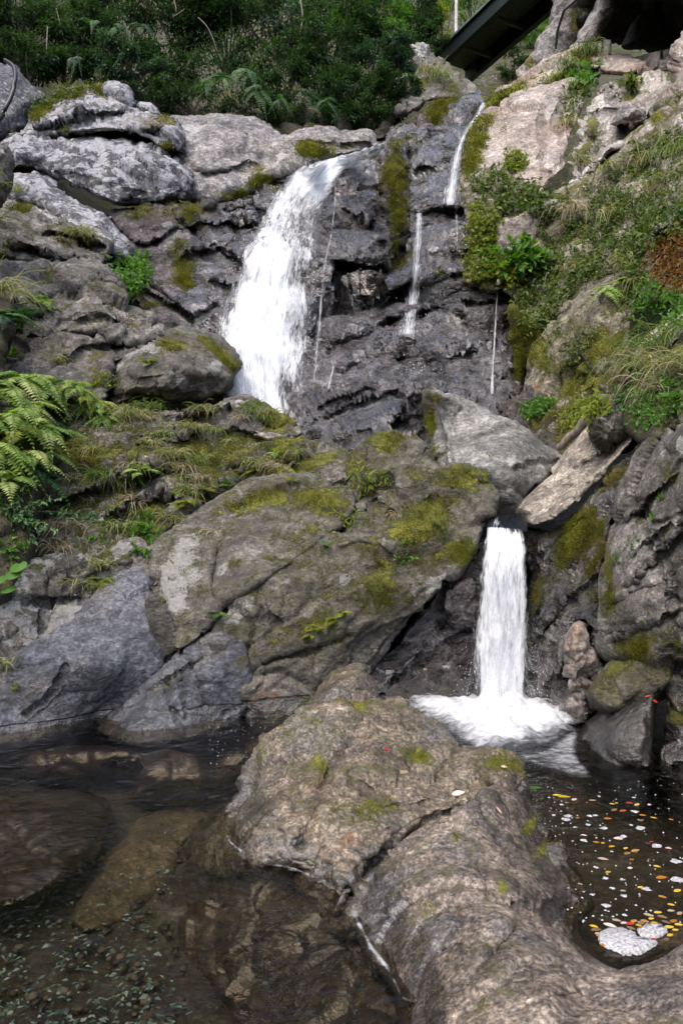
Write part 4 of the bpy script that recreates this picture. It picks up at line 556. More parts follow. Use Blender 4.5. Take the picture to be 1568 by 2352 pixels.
# ---------------------------------------------------------------- water materials
def water_mat(name, tint, wave=.02, sc=5., stretch=(1, 1, 1), foam=False):
    t = NT(name); co = t.vec(sc=stretch)
    g = t.n('BsdfGlossy'); g.inputs['Roughness'].default_value = .03; g.inputs['Color'].default_value = (.95, .97, 1, 1)
    tr = t.n('BsdfTransparent'); tr.inputs['Color'].default_value = (*tint, 1)
    n = t.math('ADD', t.math('MULTIPLY', t.noise(co, sc, 3, .5, .6), .6), t.math('MULTIPLY', t.noise(co, sc * 4.5, 3, .5, .3), .16))
    bp = t.n('Bump'); bp.inputs['Strength'].default_value = 1; bp.inputs['Distance'].default_value = wave; t.l(n, bp.inputs['Height'])
    fr = t.n('Fresnel'); fr.inputs['IOR'].default_value = 1.34
    t.l(bp.outputs[0], fr.inputs['Normal']); t.l(bp.outputs[0], g.inputs['Normal'])
    mx = t.n('MixShader'); t.l(fr.outputs[0], mx.inputs[0]); t.l(tr.outputs[0], mx.inputs[1]); t.l(g.outputs[0], mx.inputs[2])
    return t.out(mx.outputs[0])
def white_water(name, su, sv, lo, hi, col=(.86, .885, .92), fine=3.2, seed=0., bump=.05, gain=1.):
    """falling or foaming white water: strands stretched along the flow, thin where the sheet thins out"""
    t = NT(name); uv = t.n('UVMap'); mp = t.n('Mapping'); t.l(uv.outputs[0], mp.inputs[0]); mp.inputs['Scale'].default_value = (su, sv, 1); mp.inputs['Location'].default_value = (seed, seed * 1.7, seed)
    co = mp.outputs[0]
    a = t.noise(co, 1, 5, .6, .35); b = t.noise(co, fine, 5, .62, .5)
    mp2 = t.n('Mapping'); t.l(uv.outputs[0], mp2.inputs[0]); mp2.inputs['Scale'].default_value = (1.3, .9, 1); mp2.inputs['Location'].default_value = (seed + 3, 0, 0)
    c = t.noise(mp2.outputs[0], 1.3, 4, .6)
    f = t.math('ADD', t.math('ADD', t.math('MULTIPLY', t.math('SUBTRACT', a, .5), 1.1), t.math('MULTIPLY', t.math('SUBTRACT', b, .5), 1.2)), t.math('MULTIPLY', t.math('SUBTRACT', c, .5), .8 * gain))
    al = t.smooth(t.math('ADD', f, t.attr('dens')), lo, hi)
    d = t.n('BsdfPrincipled'); d.inputs['Base Color'].default_value = (*col, 1); d.inputs['Roughness'].default_value = .35; d.inputs['Specular IOR Level'].default_value = .3
    bp = t.n('Bump'); bp.inputs['Strength'].default_value = .7; bp.inputs['Distance'].default_value = bump; t.l(t.math('ADD', a, t.math('MULTIPLY', b, .6)), bp.inputs['Height']); t.l(bp.outputs[0], d.inputs['Normal'])
    tl = t.n('BsdfTranslucent'); tl.inputs['Color'].default_value = (*col, 1)
    m1 = t.n('MixShader'); m1.inputs[0].default_value = .3; t.l(d.outputs[0], m1.inputs[1]); t.l(tl.outputs[0], m1.inputs[2])
    tr = t.n('BsdfTransparent'); mx = t.n('MixShader'); t.l(al, mx.inputs[0]); t.l(tr.outputs[0], mx.inputs[1]); t.l(m1.outputs[0], mx.inputs[2])
    return t.out(mx.outputs[0])
M_FALL = white_water('white_falling_water', 8.0, 1.3, -.1, .75, gain=1., bump=.02)
M_FALL2 = white_water('white_water_strands', 13.0, 1.7, .05, .75, seed=4.3, bump=.02)
M_SMALL = white_water('small_fall_water', 17.0, 2.2, -.05, .7, seed=7.1, fine=2.8, gain=.4, bump=.02)
M_THREAD = white_water('thin_thread_water', 22.0, 1.1, .0, .9, seed=2.2, gain=1.2)
M_FOAM = white_water('churned_foam', 3.0, 5, -.1, 1.1, seed=1.4, fine=3.5, bump=.1)
M_POOL = water_mat('clear_brown_water', (.73, .68, .57), .05, 4.0)
M_UPPER = water_mat('upper_pool_water', (.25, .27, .25), .01, 6)
M_LIP = water_mat('glassy_lip_water', (.55, .56, .5), .03, 10, (3, 1, 1))
# ---------------------------------------------------------------- falling sheets
def sheet(name, left, right, mat, off=.12, nu=24, nv=90, thick=.0, dens=None, rip=.05, seed=0, parent=None, Dfix=None, blur=7, sharp_edges=.2):
    """a sheet of falling water between two bank lines, lying just off the rock behind it"""
    Lp = catmull(pts(left), False, 5); Rp = catmull(pts(right), False, 5)
    def res(A, n):
        s = np.r_[0, np.cumsum(np.linalg.norm(np.diff(A, axis=0), axis=1))]; q = np.linspace(0, s[-1], n); return np.stack([np.interp(q, s, A[:, 0]), np.interp(q, s, A[:, 1])], 1)
    Lp, Rp = res(Lp, nv), res(Rp, nv); t = np.linspace(0, 1, nu)
    U = Lp[:, None] * (1 - t)[None, :, None] + Rp[:, None] * t[None, :, None]
    wob = fbm(np.stack([np.full(nv, seed + .5), np.linspace(0, 9, nv), np.full(nv, 2.)], 1), 4, seed)
    U[..., 0] += wob[:, None] * 5 * (Rp[:, 0] - Lp[:, 0])[:, None] / 200
    if Dfix is None:
        D = np.array([[hit_y(*U[i, j]) for j in range(nu)] for i in range(0, nv)])
        raw = D.copy(); k = np.ones(blur) / blur
        pad = lambda a: np.pad(a, blur // 2, mode='edge')
        for _ in range(3):
            D = np.apply_along_axis(lambda a: np.convolve(pad(a), k, 'valid'), 0, D)
            D = np.apply_along_axis(lambda a: np.convolve(pad(a), k, 'valid'), 1, D) if nu > blur else D
            D = np.minimum(D, raw + .25)
        D = D - off
        if nu < 10: D = np.stack([np.array([D[max(0, i - 2):i + 3].min() for i in range(nv)])] * nu, 1)
    else: D = depth_fn([(a + k, b, c) for a, b, c in Dfix for k in (-80, 80)])(U.reshape(-1, 2)).reshape(nv, nu)
    P = at(U[..., 0].ravel(), U[..., 1].ravel(), D.ravel()).reshape(nv, nu, 3)
    wdt = np.linalg.norm(P[:, -1] - P[:, 0], axis=1); ln = np.r_[0, np.cumsum(np.linalg.norm(np.diff(P[:, nu // 2], axis=0), axis=1))]
    uv = np.stack([(t[None, :] - .5) * wdt[:, None], np.repeat(-ln[:, None], nu, 1)], -1)
    q = np.stack([uv[..., 0] * 4, uv[..., 1] * .9, np.full(uv.shape[:2], seed)], -1).reshape(-1, 3)
    P[..., 1] -= rip * (fbm(q, 4, seed + 5) + .35).reshape(nv, nu) * np.sin(np.pi * t)[None] ** .5
    ed = np.minimum(t, 1 - t)[None, :] / sharp_edges; dn = np.clip(ed, 0, 1) * .46 - .42 * (1 - np.clip(ed, 0, 1))
    dn = np.repeat(dn, nv, 0)
    if dens is not None: dn = dn + dens(U, t, np.linspace(0, 1, nv))
    I = np.arange(nv * nu).reshape(nv, nu)
    Q = np.stack([I[:-1, :-1].ravel(), I[1:, :-1].ravel(), I[1:, 1:].ravel(), I[:-1, 1:].ravel()], 1)
    me = mesh_np(name, P.reshape(-1, 3), Q, None, True, {'dens': dn.ravel()}, uv.reshape(-1, 2))
    return link(name, me, mat, parent)
WF = []
big = tag(empty('waterfall', at(610, 960, 14)), 'large white waterfall fanning down the dark cliff', 'waterfall')
L1 = '880,330 830,346 790,356 740,368 684,384 644,408 612,446 588,495 556,552 530,615 514,690 492,735 478,790 470,850 480,930 500,1000'
R1 = '884,344 846,371 810,386 786,402 772,430 762,466 754,504 748,560 744,620 742,690 742,760 742,830 744,900 742,960 736,1010'
def dens_big(U, t, s):
    u, v = U[..., 0], U[..., 1]; F = np.c_[u.ravel(), v.ravel()]
    d = -.25 * np.clip((t[None] - .6) / .4, 0, 1) - .15 * np.clip((s[:, None] - .52) / .3, 0, 1) * np.clip((t[None] - .62) / .2, 0, 1) + 0 * u
    d = d + .2 * np.clip((s[:, None] - .42) / .1, 0, 1) * (t[None] < .62) + .4 * np.clip((.3 - s[:, None]) / .12, 0, 1)
    d = d + blobs(F, [(545, 610, 26, -.6, 30), (580, 640, 20, -.3), (700, 520, 60, -.3, 60), (700, 640, 60, -.3, 30), (680, 930, 40, -.35, 60), (640, 620, 30, .25, 16), (560, 600, 30, .2, 10)]).reshape(u.shape)
    return d
sheet('falling_sheet', L1, R1, M_FALL, .22, 40, 150, dens=dens_big, rip=.12, seed=1, parent=None).parent = big
o = sheet('water_strands', L1, R1, M_FALL2, .42, 40, 150, dens=lambda U, t, s: dens_big(U, t, s) - .2, rip=.2, seed=2); o.parent = big
o = sheet('water_strands', L1, R1.replace('742,500', '760,500').replace('734,560', '752,560').replace('726,620', '748,620').replace('722,690', '742,690').replace('718,760', '734,760'), M_FALL2, .1, 44, 150, dens=lambda U, t, s: dens_big(U, t, s) * .6 - .25, rip=.1, seed=3); o.parent = big
for c in big.children: c.matrix_parent_inverse = big.matrix_basis.inverted() if False else __import__('mathutils').Matrix.Translation(-Vector(big.location))
small = tag(empty('waterfall', at(1155, 1610, 8.6)), 'small straight waterfall dropping from the lip between two mossy rock walls', 'waterfall')
L2 = '1124,1186 1114,1212 1106,1240 1100,1290 1096,1350 1090,1410 1086,1470 1090,1530 1094,1580 1092,1625'
R2 = '1206,1188 1208,1212 1211,1250 1214,1300 1217,1360 1219,1420 1218,1480 1212,1540 1206,1590 1204,1625'
DS = [(1165, 1186, 8.9), (1160, 1250, 8.55), (1155, 1400, 8.42), (1150, 1625, 8.36)]
o = sheet('falling_sheet', L2, R2, M_SMALL, 0, 30, 110, dens=lambda U, t, s: .1 + .2 * np.clip((s[:, None] - .5) / .4, 0, 1) - .5 * (s[:, None] < .06) + 0 * U[..., 0] + blobs(np.c_[U[..., 0].ravel(), U[..., 1].ravel()], [(1180, 1200, 30, -.8, 22), (1140, 1200, 8, .3)]).reshape(U.shape[:2]), rip=.07, seed=11, Dfix=DS, sharp_edges=.16); o.parent = small
o = sheet('water_strands', L2, R2, M_SMALL, 0, 30, 110, dens=lambda U, t, s: -.2 - .6 * (s[:, None] < .08) + 0 * U[..., 0], rip=.1, seed=12, Dfix=[(a, b, c - .12) for a, b, c in DS]); o.parent = small
o = sheet('side_spray', '1084,1440 1072,1490 1060,1540 1050,1590 1046,1625', '1130,1440 1134,1490 1136,1540 1138,1590 1140,1625', M_SMALL, 0, 20, 50, dens=lambda U, t, s: -.42 + 0 * U[..., 0], rip=.1, seed=13, Dfix=[(1080, 1440, 8.5), (1080, 1625, 8.4)]); o.parent = small
o = sheet('side_spray', '1185,1470 1190,1520 1196,1570 1200,1630', '1222,1470 1230,1520 1240,1570 1250,1630', M_SMALL, 0, 16, 50, dens=lambda U, t, s: -.5 + 0 * U[..., 0], rip=.1, seed=14, Dfix=[(1210, 1470, 8.35), (1210, 1625, 8.3)]); o.parent = small
# the clear lip before it breaks
lip = sheet('glassy_lip', '1128,1166 1128,1176 1124,1190 1116,1215', '1216,1168 1214,1178 1210,1192 1210,1222', M_LIP, 0, 16, 20, rip=.015, seed=15, Dfix=[(1170, 1166, 9.5), (1170, 1178, 9.12), (1170, 1195, 8.92), (1165, 1222, 8.84)]); lip.parent = small
for c in small.children: c.matrix_parent_inverse = __import__('mathutils').Matrix.Translation(-Vector(small.location))
def thread(name, label, line, mat=M_THREAD, off=.06, seed=0, dn=0., nv=60, group=None):
    C = pts(line); C[:, 2] *= 1.45; lf = ' '.join(f'{x - w / 2},{y}' for x, y, w in C); rt = ' '.join(f'{x + w / 2},{y}' for x, y, w in C)
    o = sheet(name, lf, rt, mat, off, 7, nv, rip=.03, seed=seed, dens=lambda U, t, s: dn - .02 + 0 * U[..., 0], blur=5, sharp_edges=.5)
    return tag(o, label, 'trickle', group)
thread('water_trickle', 'widening white trickle sliding down the upper cliff beside the pink rock face', '1110,236,14 1098,262,14 1080,286,14 1064,312,14 1054,340,16 1048,370,20 1042,400,26 1036,435,34 1034,470,38', seed=21, dn=.18)
thread('water_trickle', 'fine water thread below the widening trickle on the dark cliff', '1046,468,12 1048,500,10 1049,540,10 1049,575,8', seed=22, dn=.0)
thread('water_trickle', 'white trickle pouring off the ledge halfway up the dark cliff', '962,490,20 961,520,20 959,555,24 956,590,24 954,625,26 950,660,30 946,700,36 940,740,50 936,780,64', seed=23, dn=.12)
thread('water_trickle', 'hair thin vertical thread of water on the dark red cliff face', '1143,642,9 1141,680,8 1138,720,7 1136,760,7 1134,800,7 1131,850,8 1129,905,10', seed=24, dn=.1)
thread('water_trickle', 'thin broken trickle running beside the right edge of the large waterfall', '771,430,10 769,470,10 764,510,10 758,550,16 748,600,16 742,650,18 737,700,14 732,760,14 726,820,16 722,880,16', seed=25, dn=-.12)
thread('water_trickle', 'tiny trickle dripping from the dark folded rock right of the large waterfall', '766,842,8 760,868,8 754,895,8', seed=26, dn=.1)
splash = thread('stream_splash', 'white splashing water where the upper stream spills over the cliff top', '1112,176,70 1112,182,80 1114,190,64 1116,200,30', M_THREAD, .2, 27, -.25, 16)
splash['category'] = 'splash'
# ---------------------------------------------------------------- pools
def plane(name, x0, x1, y0, y1, z, mat, label):
    me = mesh_np(name, [(x0, y0, z), (x1, y0, z), (x1, y1, z), (x0, y1, z)], [(0, 1, 2, 3)]); return tag(link(name, me, mat), label, None, None, 'structure')
plane('pool_water', -12, 12, -5, 9.15, 0, M_POOL, 'clear dark brown water of the lower pool')
plane('upper_pool_water', 1.75, 2.75, 9.3, 11.5, 2.19, M_UPPER, 'still water of the upper plunge pool behind the boulders')
def foam_patch(name, label, outline, mat, z=.015, lump=.1, step=6, dfun=None, kind='stuff', soft=40):
    A = catmull(pts(outline), True, 6); lo, hi = A.min(0), A.max(0)
    g = np.stack(np.meshgrid(np.arange(lo[0], hi[0], step), np.arange(lo[1], hi[1], step * .5)), -1); sh = g.shape[:2]; U = g.reshape(-1, 2)
    ins = inside(U, A); e, _ = seg_dist(U, A)
    D = EYE / ((U[:, 1] - 1176) / FPX); P = at(U[:, 0], U[:, 1], D)
    f = np.clip(e / soft, 0, 1)
    P[:, 2] = z + lump * f * (fbm(P * np.array([4, 4, 1]), 4, 9) * .6 + .5)
    K = ins.reshape(sh); I = np.arange(len(U)).reshape(sh); c = K[:-1, :-1] & K[1:, :-1] & K[1:, 1:] & K[:-1, 1:]
    Q = np.stack([I[:-1, :-1][c], I[1:, :-1][c], I[1:, 1:][c], I[:-1, 1:][c]], 1)
    dn = -.65 + 1.55 * f ** .7
    if dfun is not None: dn = dn + dfun(U)
    me = mesh_np(name, P, Q, None, True, {'dens': dn}, P[:, :2])
    return tag(link(name, me, mat), label, None, None, kind)
foam_patch('foam', 'churning white foam at the foot of the small waterfall', '915,1622 940,1592 1000,1584 1050,1590 1100,1582 1150,1576 1220,1582 1280,1600 1330,1618 1374,1636 1360,1672 1320,1712 1260,1730 1190,1742 1120,1744 1060,1724 1000,1686 945,1655',
           M_FOAM, .02, .2, dfun=lambda U: blobs(U, [(1130, 1640, 130, .55, 60), (1310, 1650, 50, -.25), (1260, 1690, 60, -.1, 16)]), soft=60)
foam_patch('foam', 'thin drifting foam streaks below the churning foam', '1060,1706 1150,1716 1240,1700 1320,1660 1350,1640 1340,1700 1350,1740 1400,1785 1440,1795 1380,1815 1280,1800 1200,1775 1130,1752', M_FOAM, .008, .01, dfun=lambda U: -.8 + blobs(U, [(1320, 1720, 40, .2), (1300, 1690, 60, .3, 25)]), soft=30)
foam_patch('foam', 'foam line along the waterline of the smooth foreground rock', '800,2096 826,2110 854,2160 890,2214 914,2252 934,2292 980,2290 1006,2292 1004,2312 950,2318 918,2306 890,2256 846,2196 812,2136', M_FOAM, .012, .02, 4, dfun=lambda U: -.38 + .6 * fbm(np.c_[U / 40., np.full(len(U), 1.)], 3, 5), soft=14)
foam_patch('foam', 'foam line where the mottled foreground rock meets the water', '520,1900 536,1936 576,1962 620,1980 670,1986 720,2010 750,2020 752,2036 700,2024 640,2002 580,1986 530,1954 514,1920', M_FOAM, .012, .015, 4, dfun=lambda U: -.5 + .6 * fbm(np.c_[U / 30., np.full(len(U), 4.)], 3, 5), soft=12)

# droplets thrown off the falling water
def spray(name, label, lst):
    V = []; T_ = []; k = 0; base8 = np.array([[0, 0, 1.6], [1, 0, 0], [0, 1, 0], [-1, 0, 0], [0, -1, 0], [0, 0, -1.6]]); F = np.array([[0, 1, 2], [0, 2, 3], [0, 3, 4], [0, 4, 1], [5, 2, 1], [5, 3, 2], [5, 4, 3], [5, 1, 4]])
    for (u, v, su, sv, D, n, r, lean) in lst:
        for _ in range(n):
            p = at(u + su * rng.normal(), v + sv * rng.normal(), D + .12 * rng.normal()); q = base8 * r * rng.uniform(.4, 1.3) * np.array([1, 1, rng.uniform(1, 3)]); q[:, 0] += lean * q[:, 2] + rng.normal() * .2 * q[:, 2]; V.append(p + q); T_.append(F + k); k += 6
    return tag(link(name, mesh_np(name, np.concatenate(V), None, np.concatenate(T_)), M_DROP), label, None, None, 'stuff')
t = NT('water_droplets'); p = t.n('BsdfPrincipled'); p.inputs['Base Color'].default_value = (.9, .93, .96, 1); p.inputs['Roughness'].default_value = .15; M_DROP = t.out(p.outputs[0])
spray('spray', 'fine spray thrown off the falling water', [(1112, 176, 30, 9, 21.6, 21, 0.0053, 0.3), (1095, 172, 16, 8, 21.5, 10, 0.0045, -0.3), (720, 372, 40, 8, 19.6, 21, 0.0067, -0.6), (640, 425, 22, 12, 18.6, 21, 0.0067, -0.5), (570, 560, 18, 30, 16.4, 28, 0.006, 0.4), (545, 630, 14, 30, 15.8, 25, 0.006, 0.3), (520, 720, 14, 30, 15.2, 21, 0.0056, 0.2), (740, 600, 14, 120, 15.8, 39, 0.0045, 0.1), (715, 800, 16, 90, 14.6, 39, 0.0045, 0.05), (945, 740, 22, 50, 15.0, 43, 0.0041, 0.1), (960, 850, 40, 12, 13.0, 44, 0.0037, 0), (1150, 1592, 60, 14, 8.2, 102, 0.0026, 0), (1080, 1560, 16, 40, 8.4, 76, 0.0023, -0.1), (1230, 1560, 16, 45, 8.2, 57, 0.0023, 0.1), (1290, 1640, 40, 12, 7.7, 44, 0.0023, 0), (1030, 1610, 50, 10, 8.3, 38, 0.0023, 0)])
# ---------------------------------------------------------------- plants
DG = dgraph()
def leaf_mat(name, a, b, c=None, tl=.35, rough=.45, sp=.3):
    t = NT(name); r = t.attr('rnd')
    col = t.ramp(r, [(0., a), (.55, b), (1., c or b)])
    d = t.n('BsdfPrincipled'); t.l(col, d.inputs['Base Color']); d.inputs['Roughness'].default_value = rough; d.inputs['Specular IOR Level'].default_value = sp
    l = t.n('BsdfTranslucent'); t.l(t.mix(1., col, (1.5, 1.6, .7), 'MULTIPLY'), l.inputs[0])
    m = t.n('MixShader'); m.inputs[0].default_value = tl; t.l(d.outputs[0], m.inputs[1]); t.l(l.outputs[0], m.inputs[2])
    return t.out(m.outputs[0])
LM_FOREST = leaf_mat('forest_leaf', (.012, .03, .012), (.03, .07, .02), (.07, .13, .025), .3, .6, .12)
LM_BLUE = leaf_mat('bluish_green_leaf', (.02, .05, .03), (.045, .10, .05), (.10, .17, .07), .3)
LM_SHRUB = leaf_mat('grey_green_leaf', (.04, .10, .045), (.10, .20, .09), (.22, .32, .14), .35)
LM_BRIGHT = leaf_mat('bright_green_leaf', (.04, .11, .015), (.08, .19, .025), (.15, .27, .04), .4)
LM_YELLOW = leaf_mat('yellow_green_leaf', (.09, .13, .012), (.18, .22, .025), (.32, .32, .05), .45)
LM_FERN = leaf_mat('fern_leaf', (.085, .165, .035), (.22, .32, .075), (.43, .47, .18), .42)
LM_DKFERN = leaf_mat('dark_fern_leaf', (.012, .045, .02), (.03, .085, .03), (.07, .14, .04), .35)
LM_MIDFERN = leaf_mat('mid_fern_leaf', (.02, .06, .02), (.05, .12, .03), (.13, .18, .05), .35)
LM_GRASS = leaf_mat('green_grass_blade', (.06, .12, .02), (.13, .19, .04), (.24, .27, .08), .4)
LM_DRY = leaf_mat('dry_grass_blade', (.16, .13, .08), (.28, .23, .15), (.42, .36, .26), .3, .7)
LM_MIXED = leaf_mat('mixed_grass_blade', (.09, .13, .03), (.22, .22, .08), (.42, .37, .22), .35, .6)
LM_CREEP = leaf_mat('creeper_leaf', (.028, .06, .012), (.075, .115, .018), (.20, .21, .045), .32)
LM_RUST = leaf_mat('rusty_leaf', (.10, .04, .012), (.17, .08, .02), (.16, .14, .03), .35)
LM_RED = leaf_mat('red_leaf', (.3, .015, .015), (.42, .04, .03), (.36, .10, .04), .2)
LM_ORANGE = leaf_mat('orange_leaf', (.3, .10, .02), (.45, .18, .03), (.42, .22, .05), .2)
LM_GOLD = leaf_mat('yellow_leaf', (.45, .27, .02), (.6, .40, .04), (.55, .42, .09), .2)
LM_TAN = leaf_mat('tan_leaf', (.14, .085, .05), (.26, .17, .10), (.45, .34, .24), .2)
LM_PINK = leaf_mat('pale_pink_leaf', (.6, .38, .36), (.7, .5, .46), (.75, .6, .55), .2)
def bark_mat(name, a, b, sc=8):
    t = NT(name); co = t.vec(sc=(1, 1, .25)); n = t.noise(co, sc, 6, .65)
    p = t.n('BsdfPrincipled'); t.l(t.ramp(n, [(.35, a), (.65, b)]), p.inputs['Base Color']); p.inputs['Roughness'].default_value = .8
    bp = t.n('Bump'); bp.inputs['Distance'].default_value = .03; t.l(n, bp.inputs['Height']); t.l(bp.outputs[0], p.inputs['Normal']); return t.out(p.outputs[0])
M_BARK = bark_mat('brown_bark', (.035, .028, .02), (.11, .09, .07)); M_LOG = bark_mat('weathered_log_wood', (.10, .08, .065), (.26, .22, .18), 14); M_STEM = bark_mat('green_stem', (.03, .05, .015), (.09, .11, .04)); M_TWIG = bark_mat('pale_twig', (.12, .10, .08), (.32, .28, .23))
def unit(a): return a / np.maximum(np.linalg.norm(a, axis=-1, keepdims=True), 1e-9)
class Leaves:
    """many small folded leaves gathered into one mesh"""
    def __init__(s): s.V = []; s.T = []; s.R = []; s.n = 0
    def add(s, pos, d, up, ln, wd, rnd=None, fold=.25, mid=.42):
        pos = np.atleast_2d(pos); n = len(pos); d = unit(np.broadcast_to(d, (n, 3)).astype(float)); up = np.broadcast_to(up, (n, 3)).astype(float)
        side = unit(np.cross(d, up)); nn = np.cross(side, d); ln = np.broadcast_to(ln, n)[:, None]; wd = np.broadcast_to(wd, n)[:, None]
        m = pos + d * ln * mid
        V = np.stack([pos, m - side * wd * .5 + nn * wd * fold, pos + d * ln - nn * ln * .12, m + side * wd * .5 + nn * wd * fold, m], 1).reshape(-1, 3)
        b = s.n + np.arange(n)[:, None] * 5
        s.T.append(np.concatenate([b + [0, 4, 1], b + [1, 4, 2], b + [4, 0, 3], b + [4, 3, 2]])); s.V.append(V); s.n += 5 * n
        r = rng.random(n) if rnd is None else np.broadcast_to(rnd, n); s.R.append(np.repeat(r, 5))
    def strip(s, C, w, side, rnd):
        """a bent blade: centre line C (k,3), widths w (k), side vector"""
        k = len(C); V = np.concatenate([C - side * w[:, None] * .5, C + side * w[:, None] * .5]); i = s.n + np.arange(k - 1)
        s.T.append(np.concatenate([np.stack([i, i + 1, i + k + 1], 1), np.stack([i, i + k + 1, i + k], 1)])); s.V.append(V); s.n += 2 * k; s.R.append(np.full(2 * k, rnd))
    def build(s, name, mat, parent=None, loc=(0, 0, 0)):
        V = np.concatenate(s.V) - np.array(loc); me = mesh_np(name, V, None, np.concatenate(s.T), False, {'rnd': np.concatenate(s.R)})
        o = link(name, me, mat, parent)
        if parent is None: o.location = loc
        return o
class Tubes:
    def __init__(s): s.V = []; s.Q = []; s.n = 0
    def add(s, C, r, k=5):
        C = np.asarray(C, float); r = np.broadcast_to(r, len(C)); d = unit(np.gradient(C, axis=0)); a = np.where(np.abs(d[:, 2:3]) > .9, [[1., 0, 0]], [[0, 0, 1.]])
        x = unit(np.cross(d, a)); y = np.cross(d, x); th = np.arange(k) * 2 * np.pi / k
        V = C[:, None] + r[:, None, None] * (x[:, None] * np.cos(th)[None, :, None] + y[:, None] * np.sin(th)[None, :, None]); m = len(C)
        i = s.n + np.arange(m * k).reshape(m, k); j = np.roll(i, -1, 1)
        s.Q.append(np.stack([i[:-1].ravel(), j[:-1].ravel(), j[1:].ravel(), i[1:].ravel()], 1)); s.V.append(V.reshape(-1, 3)); s.n += m * k
        s.Q.append(np.array([[i[-1, 0], i[-1, 1], i[-1, 2], i[-1, min(3, k - 1)]]]) if k == 4 else np.zeros((0, 4), int))
    def build(s, name, mat, parent=None, loc=(0, 0, 0)):
        me = mesh_np(name, np.concatenate(s.V) - np.array(loc), np.concatenate(s.Q)); o = link(name, me, mat, parent)
        if parent is None: o.location = loc
        return o
def rnd_dirs(n): return unit(rng.normal(size=(n, 3)))
def bush(name, label, c, rad, n, size, mat, cat='shrub', group=None, clumps=22, droop=.3, aspect=.42, stems=True, base=None, open_=.55, stemmat=None):
    """a shrub or tree crown: leaf clumps scattered through an uneven volume on forked stems"""
    c = np.array(c, float); rad = np.array(rad, float); base = c - np.array([0, -.25 * rad[1], rad[2] * .95]) if base is None else np.array(base, float)
    root = tag(empty(name, base), label, cat, group)
    d = rnd_dirs(clumps); d[:, 2] *= .9; rr = rng.uniform(.35, 1.05, clumps)[:, None]; cc = c + d * rr * rad; cs = rng.uniform(.24, .5, clumps) * rad.mean() * open_ * 1.4
    L = Leaves(); k = rng.choice(clumps, n, p=cs ** 1.3 / (cs ** 1.3).sum()); e = rnd_dirs(n) * (rng.random(n) ** .5)[:, None]; e[:, 2] *= .6
    P = cc[k] + e * cs[k][:, None]; P[:, 2] -= droop * cs[k] * (np.linalg.norm(e[:, :2], axis=1)) ** 2
    dr = unit(e + .5 * d[k] + rng.normal(size=(n, 3)) * .5 + np.array([0, 0, -droop]))
    up = unit(np.array([0, -.25, 1.]) + rng.normal(size=(n, 3)) * .45)
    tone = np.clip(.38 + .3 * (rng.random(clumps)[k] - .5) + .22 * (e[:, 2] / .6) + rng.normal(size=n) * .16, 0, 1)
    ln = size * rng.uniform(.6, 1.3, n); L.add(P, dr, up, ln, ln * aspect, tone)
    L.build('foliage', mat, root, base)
    if stems:
        T = Tubes()
        for q in range(clumps):
            t = np.linspace(0, 1, 6)[:, None]; mid = base + (cc[q] - base) * .5 + rng.normal(size=3) * rad.mean() * .12 + np.array([0, 0, rad[2] * .1])
            C = base * (1 - t) ** 2 + 2 * t * (1 - t) * mid + t * t * cc[q]; T.add(C, np.linspace(.022, .005, 6) * rad.mean() * 1.2, 4)
        T.build('stem', stemmat or M_BARK, root, base)
    return root
def frond(L, base, az, el, ln, mat_rnd, droop=.9, pairs=15, wd=.24, side_tilt=0.):
    h = np.array([math.sin(az), -math.cos(az), 0.]); t = np.linspace(0, 1, pairs + 4)
    x = ln * (t * math.cos(el)); z = ln * (t * math.sin(el) - droop * .5 * t * t)
    C = base + x[:, None] * h + z[:, None] * np.array([0, 0, 1.]); T = unit(np.gradient(C, axis=0)); sd = unit(np.cross(T, np.array([0, 0, 1.]))); nn = np.cross(sd, T)
    L.strip(C, np.linspace(.012, .003, len(t)) * ln * 1.6, sd[0], max(0, mat_rnd - .25))
    i = np.arange(2, len(t) - 1); s = t[i]; prof = np.clip(np.minimum(s / .22 + .25, (1.02 - s) / .62), .05, 1)
    for sg in (-1, 1):
        dd = unit(sg * sd[i] + .42 * T[i] - .18 * nn[i] + rng.normal(size=(len(i), 3)) * .05); l = ln * wd * prof
        L.add(C[i], dd, nn[i] + .15 * rng.normal(size=(len(i), 3)), l, np.minimum(l * .42, ln / pairs * 1.15), np.clip(mat_rnd + rng.normal(size=len(i)) * .08, 0, 1), fold=.1, mid=.3)
    L.add(C[-2], T[-2], nn[-2], ln * .06, ln * .02, mat_rnd)
def fern(name, label, base, n, ln, mat=None, az0=0., spread=1.3, el=(.35, 1.1), droop=(.7, 1.3), group=None, pairs=15, wd=.24, cat='fern'):
    base = np.array(base, float); L = Leaves()
    for k in range(n):
        frond(L, base + rng.normal(size=3) * ln * .05, az0 + rng.uniform(-spread, spread), rng.uniform(*el), ln * rng.uniform(.65, 1.15), np.clip(rng.normal(.5, .22), 0, 1), rng.uniform(*droop), pairs, wd)
    return tag(L.build(name, mat or LM_FERN, None, base), label, cat, group)
